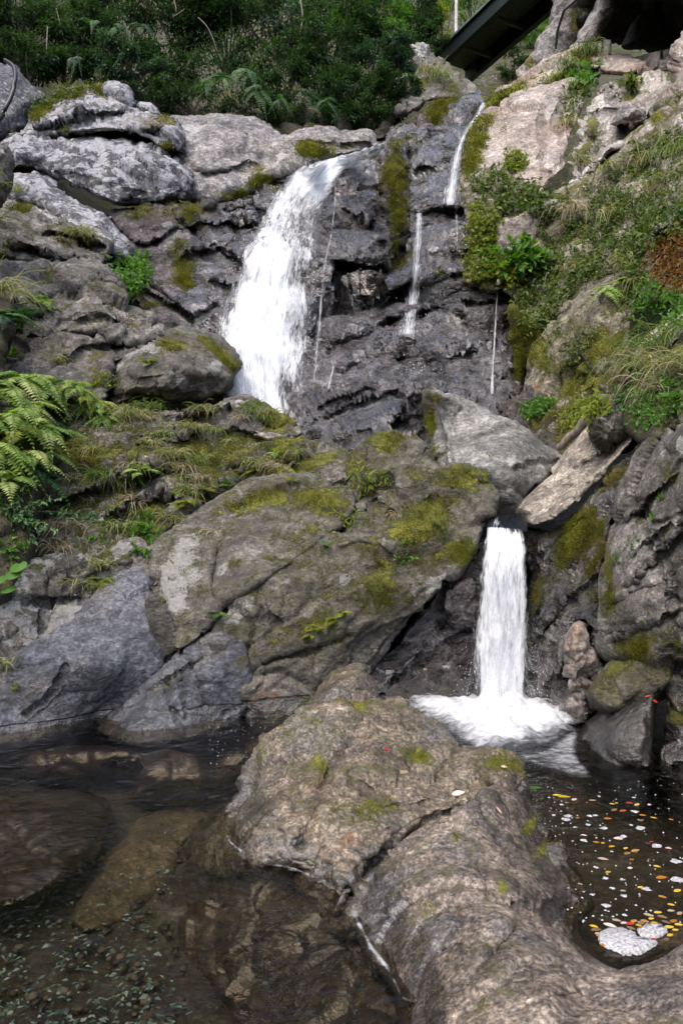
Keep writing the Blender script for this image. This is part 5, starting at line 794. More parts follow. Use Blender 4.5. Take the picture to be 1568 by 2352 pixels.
def grass(name, label, base, n, ln, mat=None, spread=.5, droop=1., wd=.012, lean=(0, -.3), group=None, foot=.15, cat='grass tuft', flat=1.):
    base = np.array(base, float); L = Leaves(); t = np.linspace(0, 1, 6)
    for k in range(n):
        az = rng.uniform(0, 2 * np.pi); h = np.array([math.cos(az) * spread + lean[0], math.sin(az) * spread * flat + lean[1], 0]); l = ln * rng.uniform(.5, 1.15); dr = droop * rng.uniform(.5, 1.3)
        q = base + np.array([rng.normal() * foot, rng.normal() * foot * .6, rng.normal() * foot * .25]); C = q + l * (t[:, None] * h + (t - dr * t * t)[:, None] * np.array([0, 0, 1.]))
        sd = unit(np.cross(unit(C[-1] - C[0] + 1e-6), rng.normal(size=3) * .4 + np.array([0, -1, .2]))); L.strip(C, wd * np.array([.7, 1, 1, .8, .5, .05]), sd, np.clip(rng.normal(.45, .25), 0, 1))
    return tag(L.build(name, mat or LM_GRASS, None, base), label, cat, group)
def leafy(name, label, base, n, ln, mat, spread=.25, up=.6, aspect=.4, cat='plant', group=None, out=(0, -.5, .2), jitter=.6):
    """a small broad-leaved plant: leaves along a few thin shoots"""
    base = np.array(base, float); root = tag(empty(name, base), label, cat, group); L = Leaves(); T = Tubes(); ns = int(np.clip(n / 7, 3, 46)); off = rng.normal(size=(ns, 3)) * spread * np.array([1, .45, up]) + np.array([0, -spread * .5, 0]); t = np.linspace(0, 1, 5)[:, None]
    for q in range(ns):
        C = base + np.array([0, .05, 0]) + off[q] * t + np.array([0, 0, .25 * spread]) * (t - t * t); T.add(C, np.linspace(.05, .025, 5) * ln, 4); k = max(2, n // ns); s = rng.uniform(.35, 1., k) if n > 20 else rng.uniform(.7, 1., k)
        P = np.stack([np.interp(s, t[:, 0], C[:, a]) for a in range(3)], 1); d = unit(np.array(out) + unit(off[q]) * .5 + rng.normal(size=(k, 3)) * jitter); l = ln * rng.uniform(.6, 1.25, k)
        L.add(P, d, np.array([0, -.5, 1.]) + rng.normal(size=(k, 3)) * .4, l, l * aspect, np.clip(rng.normal(.5, .25, k), 0, 1))
    L.build('foliage', mat, root, base); T.build('stem', M_STEM, root, base); return root
def creeper(name, label, poly, n, size, mat, per=4, aspect=.55, lift=.04, cat='creeper', kind=None, group=None, only=None, clump=None, thr=-.1):
    A = pts(poly); lo, hi = A.min(0), A.max(0); L = Leaves(); U = rng.uniform(lo, hi, (n * 3, 2)); U = U[inside(U, A)]
    if clump: U = U[fbm(np.c_[U / clump, np.full(len(U), 3.3)], 3, 21) > thr]
    first = None
    for u, v in U[:n]:
        h = hit(u, v, only)
        if h is None: continue
        p, nn, _ = h; first = p if first is None else first; nn = unit(nn + np.array([0, -.3, .4])); s = size * rng.uniform(.6, 1.3)
        q = p + nn * lift * rng.random() + rng.normal(size=(per, 3)) * s * .7; d = unit(rng.normal(size=(per, 3)) * .8 + nn * .5 + np.array([0, -.1, -.5]))
        L.add(q, d, nn + rng.normal(size=(per, 3)) * .4, s * rng.uniform(.7, 1.2, per), s * aspect, np.clip(rng.normal(.45, .12) + rng.normal(size=per) * .15, 0, 1))
    return tag(L.build(name, mat, None, first), label, None if kind else cat, group, kind)
def on(u, v, only=None, back=0.):
    h = hit(u, v, only); return h[0] + np.array([0, back, 0]) if h else at(u, v, 12.)
# ---- dark wooded slope above the falls: every shrub a thing of its own
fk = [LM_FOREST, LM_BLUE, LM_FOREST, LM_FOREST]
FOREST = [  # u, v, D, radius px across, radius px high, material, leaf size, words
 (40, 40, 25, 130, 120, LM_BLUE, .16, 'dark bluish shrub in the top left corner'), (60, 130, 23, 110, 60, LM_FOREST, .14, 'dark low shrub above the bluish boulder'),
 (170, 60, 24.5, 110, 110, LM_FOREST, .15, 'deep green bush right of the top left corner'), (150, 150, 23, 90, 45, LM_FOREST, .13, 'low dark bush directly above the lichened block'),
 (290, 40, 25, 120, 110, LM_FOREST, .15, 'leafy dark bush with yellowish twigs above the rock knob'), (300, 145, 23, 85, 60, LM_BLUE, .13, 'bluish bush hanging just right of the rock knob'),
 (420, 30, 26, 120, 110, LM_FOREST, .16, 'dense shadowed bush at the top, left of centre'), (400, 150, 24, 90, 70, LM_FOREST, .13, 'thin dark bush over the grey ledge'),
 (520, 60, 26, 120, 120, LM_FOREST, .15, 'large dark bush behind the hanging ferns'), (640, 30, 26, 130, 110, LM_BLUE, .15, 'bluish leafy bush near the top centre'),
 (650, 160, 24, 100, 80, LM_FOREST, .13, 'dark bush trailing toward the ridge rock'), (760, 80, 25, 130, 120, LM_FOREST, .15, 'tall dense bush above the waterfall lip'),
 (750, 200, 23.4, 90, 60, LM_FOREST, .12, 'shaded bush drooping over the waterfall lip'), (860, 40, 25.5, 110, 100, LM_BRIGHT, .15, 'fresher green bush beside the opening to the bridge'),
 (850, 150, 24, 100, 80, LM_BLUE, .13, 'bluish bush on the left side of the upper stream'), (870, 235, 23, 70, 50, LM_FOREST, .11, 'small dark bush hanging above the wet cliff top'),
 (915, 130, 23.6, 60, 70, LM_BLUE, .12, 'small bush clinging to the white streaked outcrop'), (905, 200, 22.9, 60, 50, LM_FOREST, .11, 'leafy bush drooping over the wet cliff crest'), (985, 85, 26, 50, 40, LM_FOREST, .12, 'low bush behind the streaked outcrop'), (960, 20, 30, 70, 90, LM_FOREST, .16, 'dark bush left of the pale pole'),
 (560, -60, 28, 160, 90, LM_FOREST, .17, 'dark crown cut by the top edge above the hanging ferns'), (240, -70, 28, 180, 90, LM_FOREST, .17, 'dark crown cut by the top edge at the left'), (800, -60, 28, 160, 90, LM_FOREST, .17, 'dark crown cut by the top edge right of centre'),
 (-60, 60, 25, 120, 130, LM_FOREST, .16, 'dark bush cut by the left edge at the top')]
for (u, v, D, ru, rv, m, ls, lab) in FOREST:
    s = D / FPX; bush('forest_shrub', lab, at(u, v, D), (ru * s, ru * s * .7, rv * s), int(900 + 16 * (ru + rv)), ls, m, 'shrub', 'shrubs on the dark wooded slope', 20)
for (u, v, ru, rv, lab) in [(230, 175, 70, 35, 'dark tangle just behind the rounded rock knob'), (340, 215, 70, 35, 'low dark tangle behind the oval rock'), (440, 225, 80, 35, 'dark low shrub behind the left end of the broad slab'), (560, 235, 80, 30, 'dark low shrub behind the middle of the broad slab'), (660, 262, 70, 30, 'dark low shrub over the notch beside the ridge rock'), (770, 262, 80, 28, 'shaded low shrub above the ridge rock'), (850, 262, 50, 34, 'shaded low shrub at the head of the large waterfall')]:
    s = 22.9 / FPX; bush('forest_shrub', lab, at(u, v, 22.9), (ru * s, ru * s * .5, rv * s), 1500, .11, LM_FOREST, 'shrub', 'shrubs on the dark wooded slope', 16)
FAR = [(1010, 60, 36, 60, 110, LM_YELLOW, .2, 'sunlit yellow green tree behind the pale pole'), (1090, 20, 38, 80, 80, LM_BRIGHT, .2, 'bright green tree above the footbridge'), (1130, 90, 40, 70, 60, LM_FOREST, .2, 'dark tree behind the footbridge girder'),
       (1210, 90, 38, 60, 60, LM_BRIGHT, .18, 'green tree under the footbridge on the right'), (1180, 150, 34, 60, 40, LM_FOREST, .14, 'low bush below the footbridge'), (1050, 120, 38, 60, 50, LM_BRIGHT, .18, 'green tree at the left end of the footbridge'), (1240, 40, 40, 70, 90, LM_YELLOW, .2, 'yellow green tree glimpsed right of the footbridge'), (960, 90, 36, 50, 90, LM_FOREST, .18, 'dark tree left of the sunlit tree')]
for (u, v, D, ru, rv, m, ls, lab) in FAR:
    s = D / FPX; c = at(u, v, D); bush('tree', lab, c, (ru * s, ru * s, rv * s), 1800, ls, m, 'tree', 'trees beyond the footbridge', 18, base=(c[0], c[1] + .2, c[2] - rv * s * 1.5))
for (u, v, D, n, ln, az, lab) in [(275, 70, 23, 5, 1.3, .3, 'long hanging fern near the top left'), (295, 120, 22.8, 5, 1.2, 0, 'hanging fern above the rock knob'), (220, 60, 23.5, 4, 1.2, -.4, 'dark fern left of the long hanging fern'), (560, 165, 22.6, 7, 1.5, .3, 'large hanging fern above the broad slab'), (515, 185, 22.4, 7, 1.4, -.2, 'fern fanning down onto the broad slab'),
                                 (590, 210, 22.3, 8, 1.2, .4, 'yellowish fern drooping onto the ridge rock'), (480, 200, 22.4, 6, 1.1, -.5, 'dark fern left of the fanning fern'), (700, 215, 22.6, 6, 1.1, .2, 'fern hanging in the shade above the lip'), (745, 235, 22.4, 5, 1., 0, 'small fern above the mossy ridge rock'), (640, 225, 22.3, 5, .9, .1, 'short yellow fern on the shaded ledge'), (180, 140, 22.6, 5, 1., -.2, 'dark fern behind the lichened block'), (330, 60, 24, 5, 1.2, 0, 'fern among the bushes at top left')]:
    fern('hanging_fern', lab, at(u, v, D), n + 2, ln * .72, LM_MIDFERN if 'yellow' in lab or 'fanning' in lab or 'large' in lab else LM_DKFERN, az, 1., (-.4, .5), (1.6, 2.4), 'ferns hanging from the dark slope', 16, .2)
# undergrowth: uncountable leaves covering the slope
L = Leaves(); U = np.stack([rng.uniform(-120, 1000, 34000), rng.uniform(-160, 285, 34000)], 1); keep = (fbm(np.c_[U / 70., np.full(len(U), 7.7)], 3, 61) > -.42) & (U[:, 1] < np.interp(U[:, 0], [-120, 100, 200, 330, 480, 620, 700, 860, 1000], [215, 190, 180, 225, 238, 250, 275, 275, 200])); U = U[keep]
D = np.interp(U[:, 1], [-160, 100, 285], [29.5, 25.2, 22.9]) + rng.normal(size=len(U)) * .5 + .9 * fbm(np.c_[U / 60., np.full(len(U), 2.2)], 3, 62)
P = at(U[:, 0], U[:, 1], D); n = len(P); L.add(P, rng.normal(size=(n, 3)) + np.array([0, -.6, -.5]), rng.normal(size=(n, 3)) * .5 + np.array([0, -.4, 1]), rng.uniform(.09, .2, n), rng.uniform(.04, .08, n), np.clip(.3 + .5 * fbm(np.c_[U / 25., np.full(len(U), 5.)], 2, 63) + .15 * rng.normal(size=n), 0, 1))
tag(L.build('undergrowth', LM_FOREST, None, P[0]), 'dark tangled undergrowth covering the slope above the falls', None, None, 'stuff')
T = None
for (pl, D, r, lab) in [('400,0 405,25 395,40 425,20', 24, .018, 'pale bare twig at the top centre left'), ('455,40 475,60 490,90 500,120 510,140', 23.5, .016, 'bare pale branch leaning in the dark bushes'), ('110,60 108,120 115,170', 23.5, .02, 'thin hanging vine left of the hanging ferns'), ('300,100 320,130 318,145', 23, .02, 'short bare twig by the hanging fern'), ('690,0 695,40 688,80', 24.5, .03, 'thin dark stem in the bushes above the lip'), ('130,20 140,60 145,80', 24, .02, 'forked pale twig near the top left corner')]:
    T = Tubes(); C = catmull(pts(pl), False, 8); P = at(C[:, 0], C[:, 1], np.full(len(C), D)); T.add(P, np.linspace(r, r * .5, len(P)), 5); tag(T.build('bare_branch', M_TWIG, None, P[0]), lab, 'branch', 'bare branches on the dark slope')
# ---------------------------------------------------------------- plants on the rocks
# ferns crowding the left bank
for (u, v, n, ln, az, lab, m) in [
 (60, 880, 9, .62, .5, 'pale green fern at the top of the left fern bank', LM_FERN), (-10, 900, 9, .7, .2, 'fern at the left edge, top of the fern bank', LM_FERN), (110, 925, 9, .6, .8, 'fern arching right over the mossy slope', LM_FERN), (175, 905, 7, .5, .9, 'light fern on the low slab below the egg shaped boulder', LM_YELLOW),
 (205, 950, 8, .5, .9, 'fern spreading onto the mossy slope edge', LM_FERN), (240, 962, 6, .4, 1.1, 'small fern at the right tip of the fern bank', LM_FERN), (40, 970, 10, .62, .3, 'broad fern in the middle of the fern bank', LM_FERN), (100, 1000, 9, .6, .7, 'fern with long fronds drooping to the right', LM_FERN),
 (0, 1040, 9, .62, .1, 'fern at the left edge, middle of the fern bank', LM_FERN), (75, 1060, 9, .55, .5, 'yellowish fern in the lower fern bank', LM_FERN), (130, 985, 6, .5, .8, 'fern with one dark green frond hanging down', LM_DKFERN), (30, 1110, 8, .5, .2, 'lowest fern of the bank above the bluish shrub', LM_FERN), (90, 1090, 7, .45, .6, 'darker fern beside the mossy slope', LM_DKFERN), (-40, 970, 8, .6, .2, 'fern cut by the left edge', LM_FERN)]:
    fern('fern', lab, on(u, v) + np.array([0, -.12, .02]), n + 5, ln * 1.08, m, az * .7, 1.4, (.0, .9), (1.2, 2.2), 'ferns on the left bank', 16, .25)
for (u, v, n, ln, lab) in [(10, 740, 7, .7, 'dark fern at the left edge below the grasses'), (45, 770, 6, .6, 'dark green fern in the cleft above the fern bank'), (90, 705, 6, .6, 'fern growing on the ledge behind the long grass'), (20, 820, 7, .55, 'shaded fern directly above the fern bank')]:
    fern('fern', lab, on(u, v) + np.array([0, -.1, 0]), n + 2, ln * 1.2, LM_DKFERN if 'dark' in lab or 'shade' in lab else LM_FERN, .4, 1.3, (.1, 1.), (.9, 1.5), 'ferns on the left bank', 14, .22)
fern('fern', 'pale fern clump in the middle of the mossy slope', on(320, 1085), 9, .42, LM_FERN, .2, 1.6, (.3, 1.1), (.8, 1.4), None, 14, .24)
fern('fern', 'small fern to the right of the pale fern clump', on(375, 1080), 5, .34, LM_FERN, .5, 1.2, (.2, 1.), (1., 1.5), None, 13, .24)
fern('fern', 'low bright yellow green fern on the grassy ledge', on(430, 1150), 8, .36, LM_YELLOW, .2, 1.5, (.0, .6), (.5, 1.), None, 14, .24)
fern('fern', 'small yellow green fern higher on the grassy ledge', on(470, 1130), 5, .28, LM_YELLOW, .6, 1.4, (.1, .8), (.5, 1.), None, 12, .24)
fern('fern', 'small dark tufted fern at the end of the grassy ledge', on(525, 1115), 8, .22, LM_BRIGHT, 0, 1.8, (.3, 1.2), (.6, 1.2), None, 10, .2)
fern('fern', 'pale fern beside the white lichen patch', on(600, 1075), 9, .4, LM_YELLOW, .1, 1.6, (.1, .9), (.7, 1.3), None, 14, .22)
fern('fern', 'fern above the white lichen patch by the crest', on(635, 1045), 6, .36, LM_FERN, .6, 1.3, (.1, .9), (.7, 1.3), None, 14, .22)
fern('fern', 'tiny pale fern alone on the lichen slab', on(672, 1105), 5, .24, LM_YELLOW, 0, 1.6, (0, .8), (.6, 1.), None, 10, .22)
fern('fern', 'pale fern on the left side of the egg shaped boulder', on(345, 835), 4, .42, LM_YELLOW, .4, 1.3, (.1, .8), (.9, 1.5), None, 12, .2)
fern('fern', 'pale fern in the joint under the egg shaped boulder', on(340, 915), 6, .4, LM_YELLOW, .2, 1.5, (.1, .8), (.7, 1.3), None, 12, .2)
fern('fern', 'yellow green fern on the lichened slab above the blue boulder', on(245, 1330), 6, .28, LM_YELLOW, .1, 1.4, (-.2, .7), (.8, 1.4), None, 12, .24)
fern('fern', 'little green fern in the diagonal cleft', on(500, 1408), 5, .22, LM_BRIGHT, .2, 1.4, (0, .9), (.7, 1.2), None, 9, .24)
for (u, v, ln, lab) in [(795, 1408, .26, 'upper fern of the row under the mossy face'), (765, 1422, .26, 'middle fern of the row under the mossy face'), (735, 1445, .22, 'lower fern of the row under the mossy face'), (715, 1460, .18, 'smallest fern at the foot of the row under the mossy face')]:
    fern('fern', lab, on(u, v), 4, ln, LM_YELLOW, -.6, .8, (0, .8), (.6, 1.1), 'row of small ferns under the mossy face', 10, .25)
fern('fern', 'tiny yellow green fern on the left side of the blue boulder', on(30, 1578), 4, .18, LM_YELLOW, .1, 1., (0, .9), (.7, 1.), None, 8, .25)
fern('fern', 'small fern on the side of the diagonal cleft at its top', on(748, 1252), 4, .2, LM_BRIGHT, .3, 1.2, (0, .9), (.7, 1.1), None, 9, .25)
fern('fern', 'green fern hanging among the creepers on the right', on(1400, 660), 5, .8, LM_FERN, -.2, .9, (-.2, .6), (1., 1.6), None, 15, .2)
for (u, v, n, ln, az, lab, m) in [(185, 900, 7, .6, .5, 'feathery fern against the left end of the egg shaped boulder', LM_FERN), (235, 940, 7, .5, .7, 'fern reaching right under the egg shaped boulder', LM_FERN), (150, 935, 8, .7, .6, 'pale fern in front of the low rough slab', LM_FERN), (125, 895, 8, .65, .4, 'highest pale fern against the tilted slab', LM_FERN), (215, 925, 6, .55, .8, 'thin fern under the low rough slab', LM_YELLOW), (20, 920, 8, .7, .2, 'big light fern near the left edge', LM_FERN), (70, 940, 8, .65, .4, 'light fern between the big ones on the bank', LM_FERN), (120, 1050, 7, .55, .5, 'fern whose fronds hang against the moss', LM_FERN), (60, 1010, 8, .6, .3, 'yellow tipped fern in the middle of the bank', LM_YELLOW)]:
    fern('fern', lab, on(u, v) + np.array([0, -.2, .04]), n + 2, ln, m, az * .7, 1.4, (.0, .9), (1.2, 2.2), 'ferns on the left bank', 16, .25)
# leafy plants
leafy('leafy_plant', 'bluish green leafy shrub at the left edge under the ferns', on(50, 1180) + np.array([0, -.1, 0]), 560, .085, LM_SHRUB, .24, .85, .42, 'shrub', out=(.2, -.6, -.1))
leafy('leafy_plant', 'dark leafy plant below the bluish shrub at the left edge', on(20, 1260), 160, .08, LM_BRIGHT, .17, .6, .45)
leafy('leafy_plant', 'droopy green leafed plant hanging over the lichened slab', on(185, 1200), 300, .095, LM_SHRUB, .19, .55, .4, out=(.1, -.4, -.7))
leafy('leafy_plant', 'nettle like plant hanging lower on the lichened slab', on(215, 1235), 90, .085, LM_BRIGHT, .12, .5, .4, out=(.1, -.4, -.8))
leafy('leafy_plant', 'bright green broad leafed plant in the joint above the blue boulder', on(325, 1225), 110, .13, LM_BRIGHT, .13, .9, .34, out=(.0, -.5, .1), jitter=.7)
leafy('leafy_plant', 'small bright plant hanging at the top of the split wedge', on(320, 1270), 50, .09, LM_BRIGHT, .09, .7, .4, out=(0, -.4, -.6))
leafy('sword_plant', 'sword leafed green tuft on the mossy slope', on(305, 1085), 26, .24, LM_BRIGHT, .04, .5, .14, out=(0, -.2, .8), jitter=.6)
leafy('sword_plant', 'sword leafed green tuft at the slab edge', on(340, 1200), 22, .22, LM_BRIGHT, .03, .5, .14, out=(0, -.2, .8), jitter=.6)
leafy('bamboo_grass', 'dwarf bamboo like plant on the top of the mossy face', on(835, 1105), 150, .13, LM_YELLOW, .2, .8, .2, out=(.1, -.4, -.2), jitter=.8)
leafy('bamboo_grass', 'hanging bamboo like sprig on the mossy face', on(795, 1195), 60, .12, LM_YELLOW, .12, 1.1, .2, out=(0, -.4, -.5), jitter=.7)
leafy('leafy_plant', 'pale leafy sprig at the right of the dwarf bamboo like plant', on(890, 1105), 60, .1, LM_YELLOW, .12, .6, .3)
leafy('leafy_plant', 'fresh green sprig on the middle of the mossy face', on(920, 1275), 46, .085, LM_BRIGHT, .1, .9, .4)
leafy('leafy_plant', 'small bright green sprig lowest on the mossy face', on(915, 1315), 26, .075, LM_BRIGHT, .05, .9, .4)
leafy('leafy_plant', 'dark leaved rosette near the right edge of the mossy face', on(1010, 1215), 60, .06, LM_CREEP, .12, .5, .5)
leafy('leafy_plant', 'small green creeper bunch where the left bank meets the egg shaped boulder', on(230, 890), 160, .07, LM_YELLOW, .18, 1., .4)
L_ = [(30, 1318, .17), (20, 1352, .16), (-5, 1330, .17), (42, 1300, .18)]
base = on(10, 1340) + np.array([0, -.15, 0]); Lv = Leaves()
for (u, v, s) in L_:
    c = at(u, v, base[1] - .05); th = np.linspace(0, 2 * np.pi, 13)[:-1]; r = s * .5 * (1 - .45 * np.exp(-((th - np.pi / 2 + .0) / .28) ** 2)) * (1 + .12 * np.cos(2 * th)); tilt = rng.normal(size=3) * .15
    ex = unit(np.array([1, .1, .25]) + tilt); ez = unit(np.cross(np.cross(ex, np.array([0, -.6, .8]) + tilt), ex)); ey = np.cross(ez, ex)
    V = np.concatenate([[c], c + r[:, None] * (np.cos(th)[:, None] * ex + np.sin(th)[:, None] * ey) - ez * .012]); n0 = Lv.n
    Lv.V.append(V); Lv.T.append(np.array([[n0, n0 + 1 + k, n0 + 1 + (k + 1) % 12] for k in range(12)])); Lv.R.append(np.full(13, rng.uniform(.25, .6))); Lv.n += 13
tag(Lv.build('heart_leaf_plant', LM_BRIGHT, None, base), 'plant with big heart shaped leaves at the left edge', 'plant')
# green creeper between the rocks on the left
creeper('creeper', 'fresh green creeper in the gap between the left rocks', '245,600 262,598 290,606 330,590 345,625 335,660 305,668 285,650 262,628', 260, .13, LM_BRIGHT, 4)
creeper('creeper', 'small green plants along the crest of the lichened block', '66,262 72,240 110,226 150,206 190,192 215,200 200,218 150,226 110,246 80,268', 110, .13, LM_CREEP, 4)
# grasses on the mossy slope
k = 0
for (u, v, n, ln, m, lab) in [
 (300, 955, 70, .28, LM_MIXED, 'pale grass along the top edge of the mossy slope'), (345, 940, 60, .26, LM_GRASS, 'green grass below the egg shaped boulder'), (470, 945, 50, .24, LM_MIXED, 'grass beside the crest block'), (440, 985, 70, .22, LM_MIXED, 'dry grass behind the pale ledge'), (395, 1050, 80, .26, LM_MIXED, 'grass tuft in the middle of the mossy slope'), (420, 1080, 60, .26, LM_DRY, 'dead straw tuft right of the pale fern'), (270, 1110, 110, .26, LM_MIXED, 'straw fringe hanging under the pale fern'),
 (230, 1095, 90, .24, LM_GRASS, 'green grass left of the pale fern'), (350, 1020, 50, .2, LM_MIXED, 'thin grass on the upper slope'), (490, 1145, 60, .2, LM_MIXED, 'straw under the yellow green fern'), (400, 1195, 70, .2, LM_MIXED, 'grass on the top edge of the lichen slab'), (290, 1215, 90, .24, LM_MIXED, 'grass clump beside the broad leafed plant'), (150, 1215, 80, .24, LM_DRY, 'dry straw under the droopy leafed plant'), (130, 1265, 70, .26, LM_DRY, 'dry straw hanging over the lichened slab'),
 (195, 1345, 60, .2, LM_MIXED, 'hanging dry tuft on the lichened slab'), (230, 1300, 40, .16, LM_MIXED, 'small tuft above the yellow green fern'), (590, 1065, 60, .2, LM_MIXED, 'grass around the fern by the white lichen patch'), (640, 1075, 40, .18, LM_DRY, 'dry grass below the fern by the crest'), (265, 880, 50, .24, LM_MIXED, 'grass growing in the joint left of the egg shaped boulder'), (190, 540, 90, .3, LM_MIXED, 'cushion of grass on the knobbly brown outcrop'), (350, 290, 60, .4, LM_DRY, 'dry grass tuft on the right of the lichened block'), (130, 830, 30, .22, LM_MIXED, 'grass on the tilted slab'), (900, 1185, 26, .14, LM_DRY, 'tiny straw tuft on the mossy face'), (480, 1225, 30, .14, LM_DRY, 'small straw tuft on the lichen slab'), (12, 1525, 30, .16, LM_MIXED, 'small tuft on the left side of the blue boulder')]:
    grass('grass_tuft', lab, on(u, v), int(n * 1.6), ln * 1.3, m, .75, 1.25, .013, (0, -.35), 'grass tufts on the mossy slope' if v > 880 else None, ln * .45)
U = np.stack([rng.uniform(130, 780, 400), rng.uniform(930, 1230, 400)], 1); U = U[(U[:, 1] < 1290 - .32 * U[:, 0]) & (U[:, 1] > 985 - .1 * U[:, 0]) & (fbm(np.c_[U / 60., np.full(len(U), 9.)], 3, 33) > 0)][:46]
for (u, v) in U:
    h = hit(u, v)
    if h and h[2].split('.')[0] in ('mossy_slope', 'crest_block', 'lichen_slab'): grass('grass_tuft', 'small tuft of short pale grass scattered over the mossy slope', h[0], rng.integers(30, 60), rng.uniform(.16, .28), [LM_MIXED, LM_GRASS, LM_DRY][rng.integers(0, 3)], .75, 1.25, .012, (0, -.35), 'small scattered grass tufts', .06)
for (u, v, n, ln, lab) in [(0, 690, 40, .9, 'long arching grass at the left edge'), (20, 700, 30, .7, 'shorter arching grass beside the long grass at the left edge'), (-5, 530, 24, .7, 'thin grass blades at the left edge below the dark boulder'), (10, 450, 12, .6, 'few grass blades hanging from the dark boulder')]:
    grass('arching_grass', lab, on(u, v) + np.array([0, -.1, .1]), n, ln, LM_MIXED if 'long' in lab else LM_GRASS, .7, 1.2, .014, (.35, -.2), 'grass at the left edge', .08)
# right bank
creeper('creeper', 'thick dark green creeper covering the upper right bank', '1226,470 1290,455 1330,440 1385,408 1440,372 1500,380 1568,400 1568,470 1500,520 1470,580 1430,600 1380,640 1320,640 1260,590 1236,540', 1400, .085, LM_CREEP, 4, clump=34, thr=-.12)
creeper('creeper', 'sparse creeper below the brown rock brow on the right edge', '1440,350 1490,310 1540,290 1568,270 1568,400 1500,385 1450,375', 230, .085, LM_CREEP, 4, clump=26, thr=.0)
creeper('creeper', 'dark creeper hanging in a curtain beside the red wet cliff', '1172,620 1240,590 1330,600 1385,606 1335,655 1285,705 1245,755 1212,780 1190,730', 520, .11, LM_CREEP, 4)
creeper('creeper', 'light green creeper running down beside the wet cliff', '1082,480 1100,470 1140,500 1140,570 1160,600 1150,640 1110,650 1072,640 1070,590 1085,540', 420, .10, LM_YELLOW, 4, .7)
creeper('creeper', 'creeper band under the pink cliff', '1085,400 1140,390 1200,420 1260,450 1290,440 1270,480 1200,490 1150,500 1100,470', 420, .13, LM_CREEP, 4, clump=30, thr=-.2)
creeper('creeper', 'olive creeper around the pale shoulder on the right edge', '1440,560 1500,500 1600,440 1600,560 1520,560 1490,640 1450,700 1440,640', 420, .11, LM_CREEP, 4, clump=25, thr=-.3)
creeper('creeper', 'rusty brown ferny creeper on the right edge', '1500,570 1535,545 1600,520 1600,680 1545,670 1505,640', 360, .09, LM_RUST, 5, .45)
creeper('creeper', 'green creeper under the rusty plants on the right edge', '1450,640 1500,650 1600,690 1600,760 1510,740 1470,760 1440,720', 330, .09, LM_BRIGHT, 4)
creeper('creeper', 'yellow green plants at the foot of the grey wedge', '1300,960 1340,930 1390,910 1395,930 1350,970 1310,1000', 180, .09, LM_YELLOW, 4)
creeper('creeper', 'green plants behind the angular boulder', '1200,935 1250,915 1270,930 1240,960 1205,965', 130, .09, LM_BRIGHT, 4)
creeper('creeper', 'small leaves growing on the grey wedge', '1250,760 1290,745 1270,800 1290,830 1330,750 1370,770 1350,820 1240,850', 110, .08, LM_CREEP, 4, clump=20, thr=0)
creeper('creeper', 'row of small ferns along the diagonal ledge above the pink cliff', '1116,234 1160,214 1200,200 1250,178 1290,160 1294,176 1240,196 1190,216 1150,232 1120,246', 190, .15, LM_YELLOW, 4, .3)
creeper('creeper', 'green plants around the white cliff block', '1290,250 1310,200 1340,180 1350,210 1310,260 1300,300', 110, .13, LM_CREEP, 4)
creeper('creeper', 'bright leafy climber on the cream cliff', '1315,190 1345,158 1360,165 1340,200 1322,210', 60, .17, LM_BRIGHT, 4, .6)
creeper('creeper', 'mossy green cushion on the pink cliff', '1155,375 1170,352 1190,350 1205,365 1205,390 1185,395 1165,392', 140, .09, LM_YELLOW, 5, .7)
leafy('leafy_plant', 'dense broad leafed bush above the red wet cliff', on(1190, 605) + np.array([0, -.3, 0]), 520, .2, LM_BRIGHT, .42, .5, .5, 'shrub', out=(0, -.5, .1))
leafy('leafy_plant', 'lower broad leafed sprig beside the hair thin thread of water', on(1165, 640) + np.array([0, -.2, 0]), 130, .2, LM_YELLOW, .25, .6, .5)
leafy('leafy_plant', 'dark grass like tuft beside the grey corner block', on(1460, 200), 70, .3, LM_CREEP, .3, .5, .3, out=(0, -.4, -.3))
leafy('leafy_plant', 'small plant on the dark ledge beneath the cliff overhang', on(1005, 635), 60, .12, LM_CREEP, .22, .4, .4)
for (u, v, n, ln, m, lab) in [(1345, 128, 160, .7, LM_GRASS, 'rounded grass mound on the pinkish cliff top'), (1300, 155, 80, .5, LM_GRASS, 'grass trailing along the diagonal ledge'), (990, 175, 110, .8, LM_MIXED, 'pale long grass on the outcrop by the upper stream'), (1010, 185, 60, .6, LM_GRASS, 'green grass on the outcrop beside the upper stream'), (1330, 372, 50, .45, LM_MIXED, 'grass hanging left of the pointed fin'), (1300, 290, 50, .5, LM_MIXED, 'dry grass in the cleft of the cream cliff'), (1385, 395, 50, .45, LM_MIXED, 'straw tuft hanging under the pointed fin'), (1480, 375, 50, .5, LM_MIXED, 'dry grass tuft high on the creeper bank'), (1315, 490, 70, .6, LM_DRY, 'hanging dry grass in the middle of the creepers'), (1400, 500, 50, .5, LM_MIXED, 'grass tuft in the creepers below the fin'), (1500, 435, 60, .6, LM_MIXED, 'long grass near the right edge above the pale shoulder'), (1560, 350, 60, .8, LM_GRASS, 'long green grass at the right edge'), (1300, 630, 40, .45, LM_DRY, 'dry tuft below the creepers beside the grey wedge'), (1470, 660, 60, .5, LM_MIXED, 'drooping grass beside the wet streak of the wedge'), (1440, 610, 60, .5, LM_MIXED, 'grass at the top of the grey wedge')]:
    grass('grass_tuft', lab, on(u, v) + np.array([0, -.06, .03]), n, ln, m, .6, 1.5, .022, (0, -.35), 'grass tufts on the right bank', ln * .25)
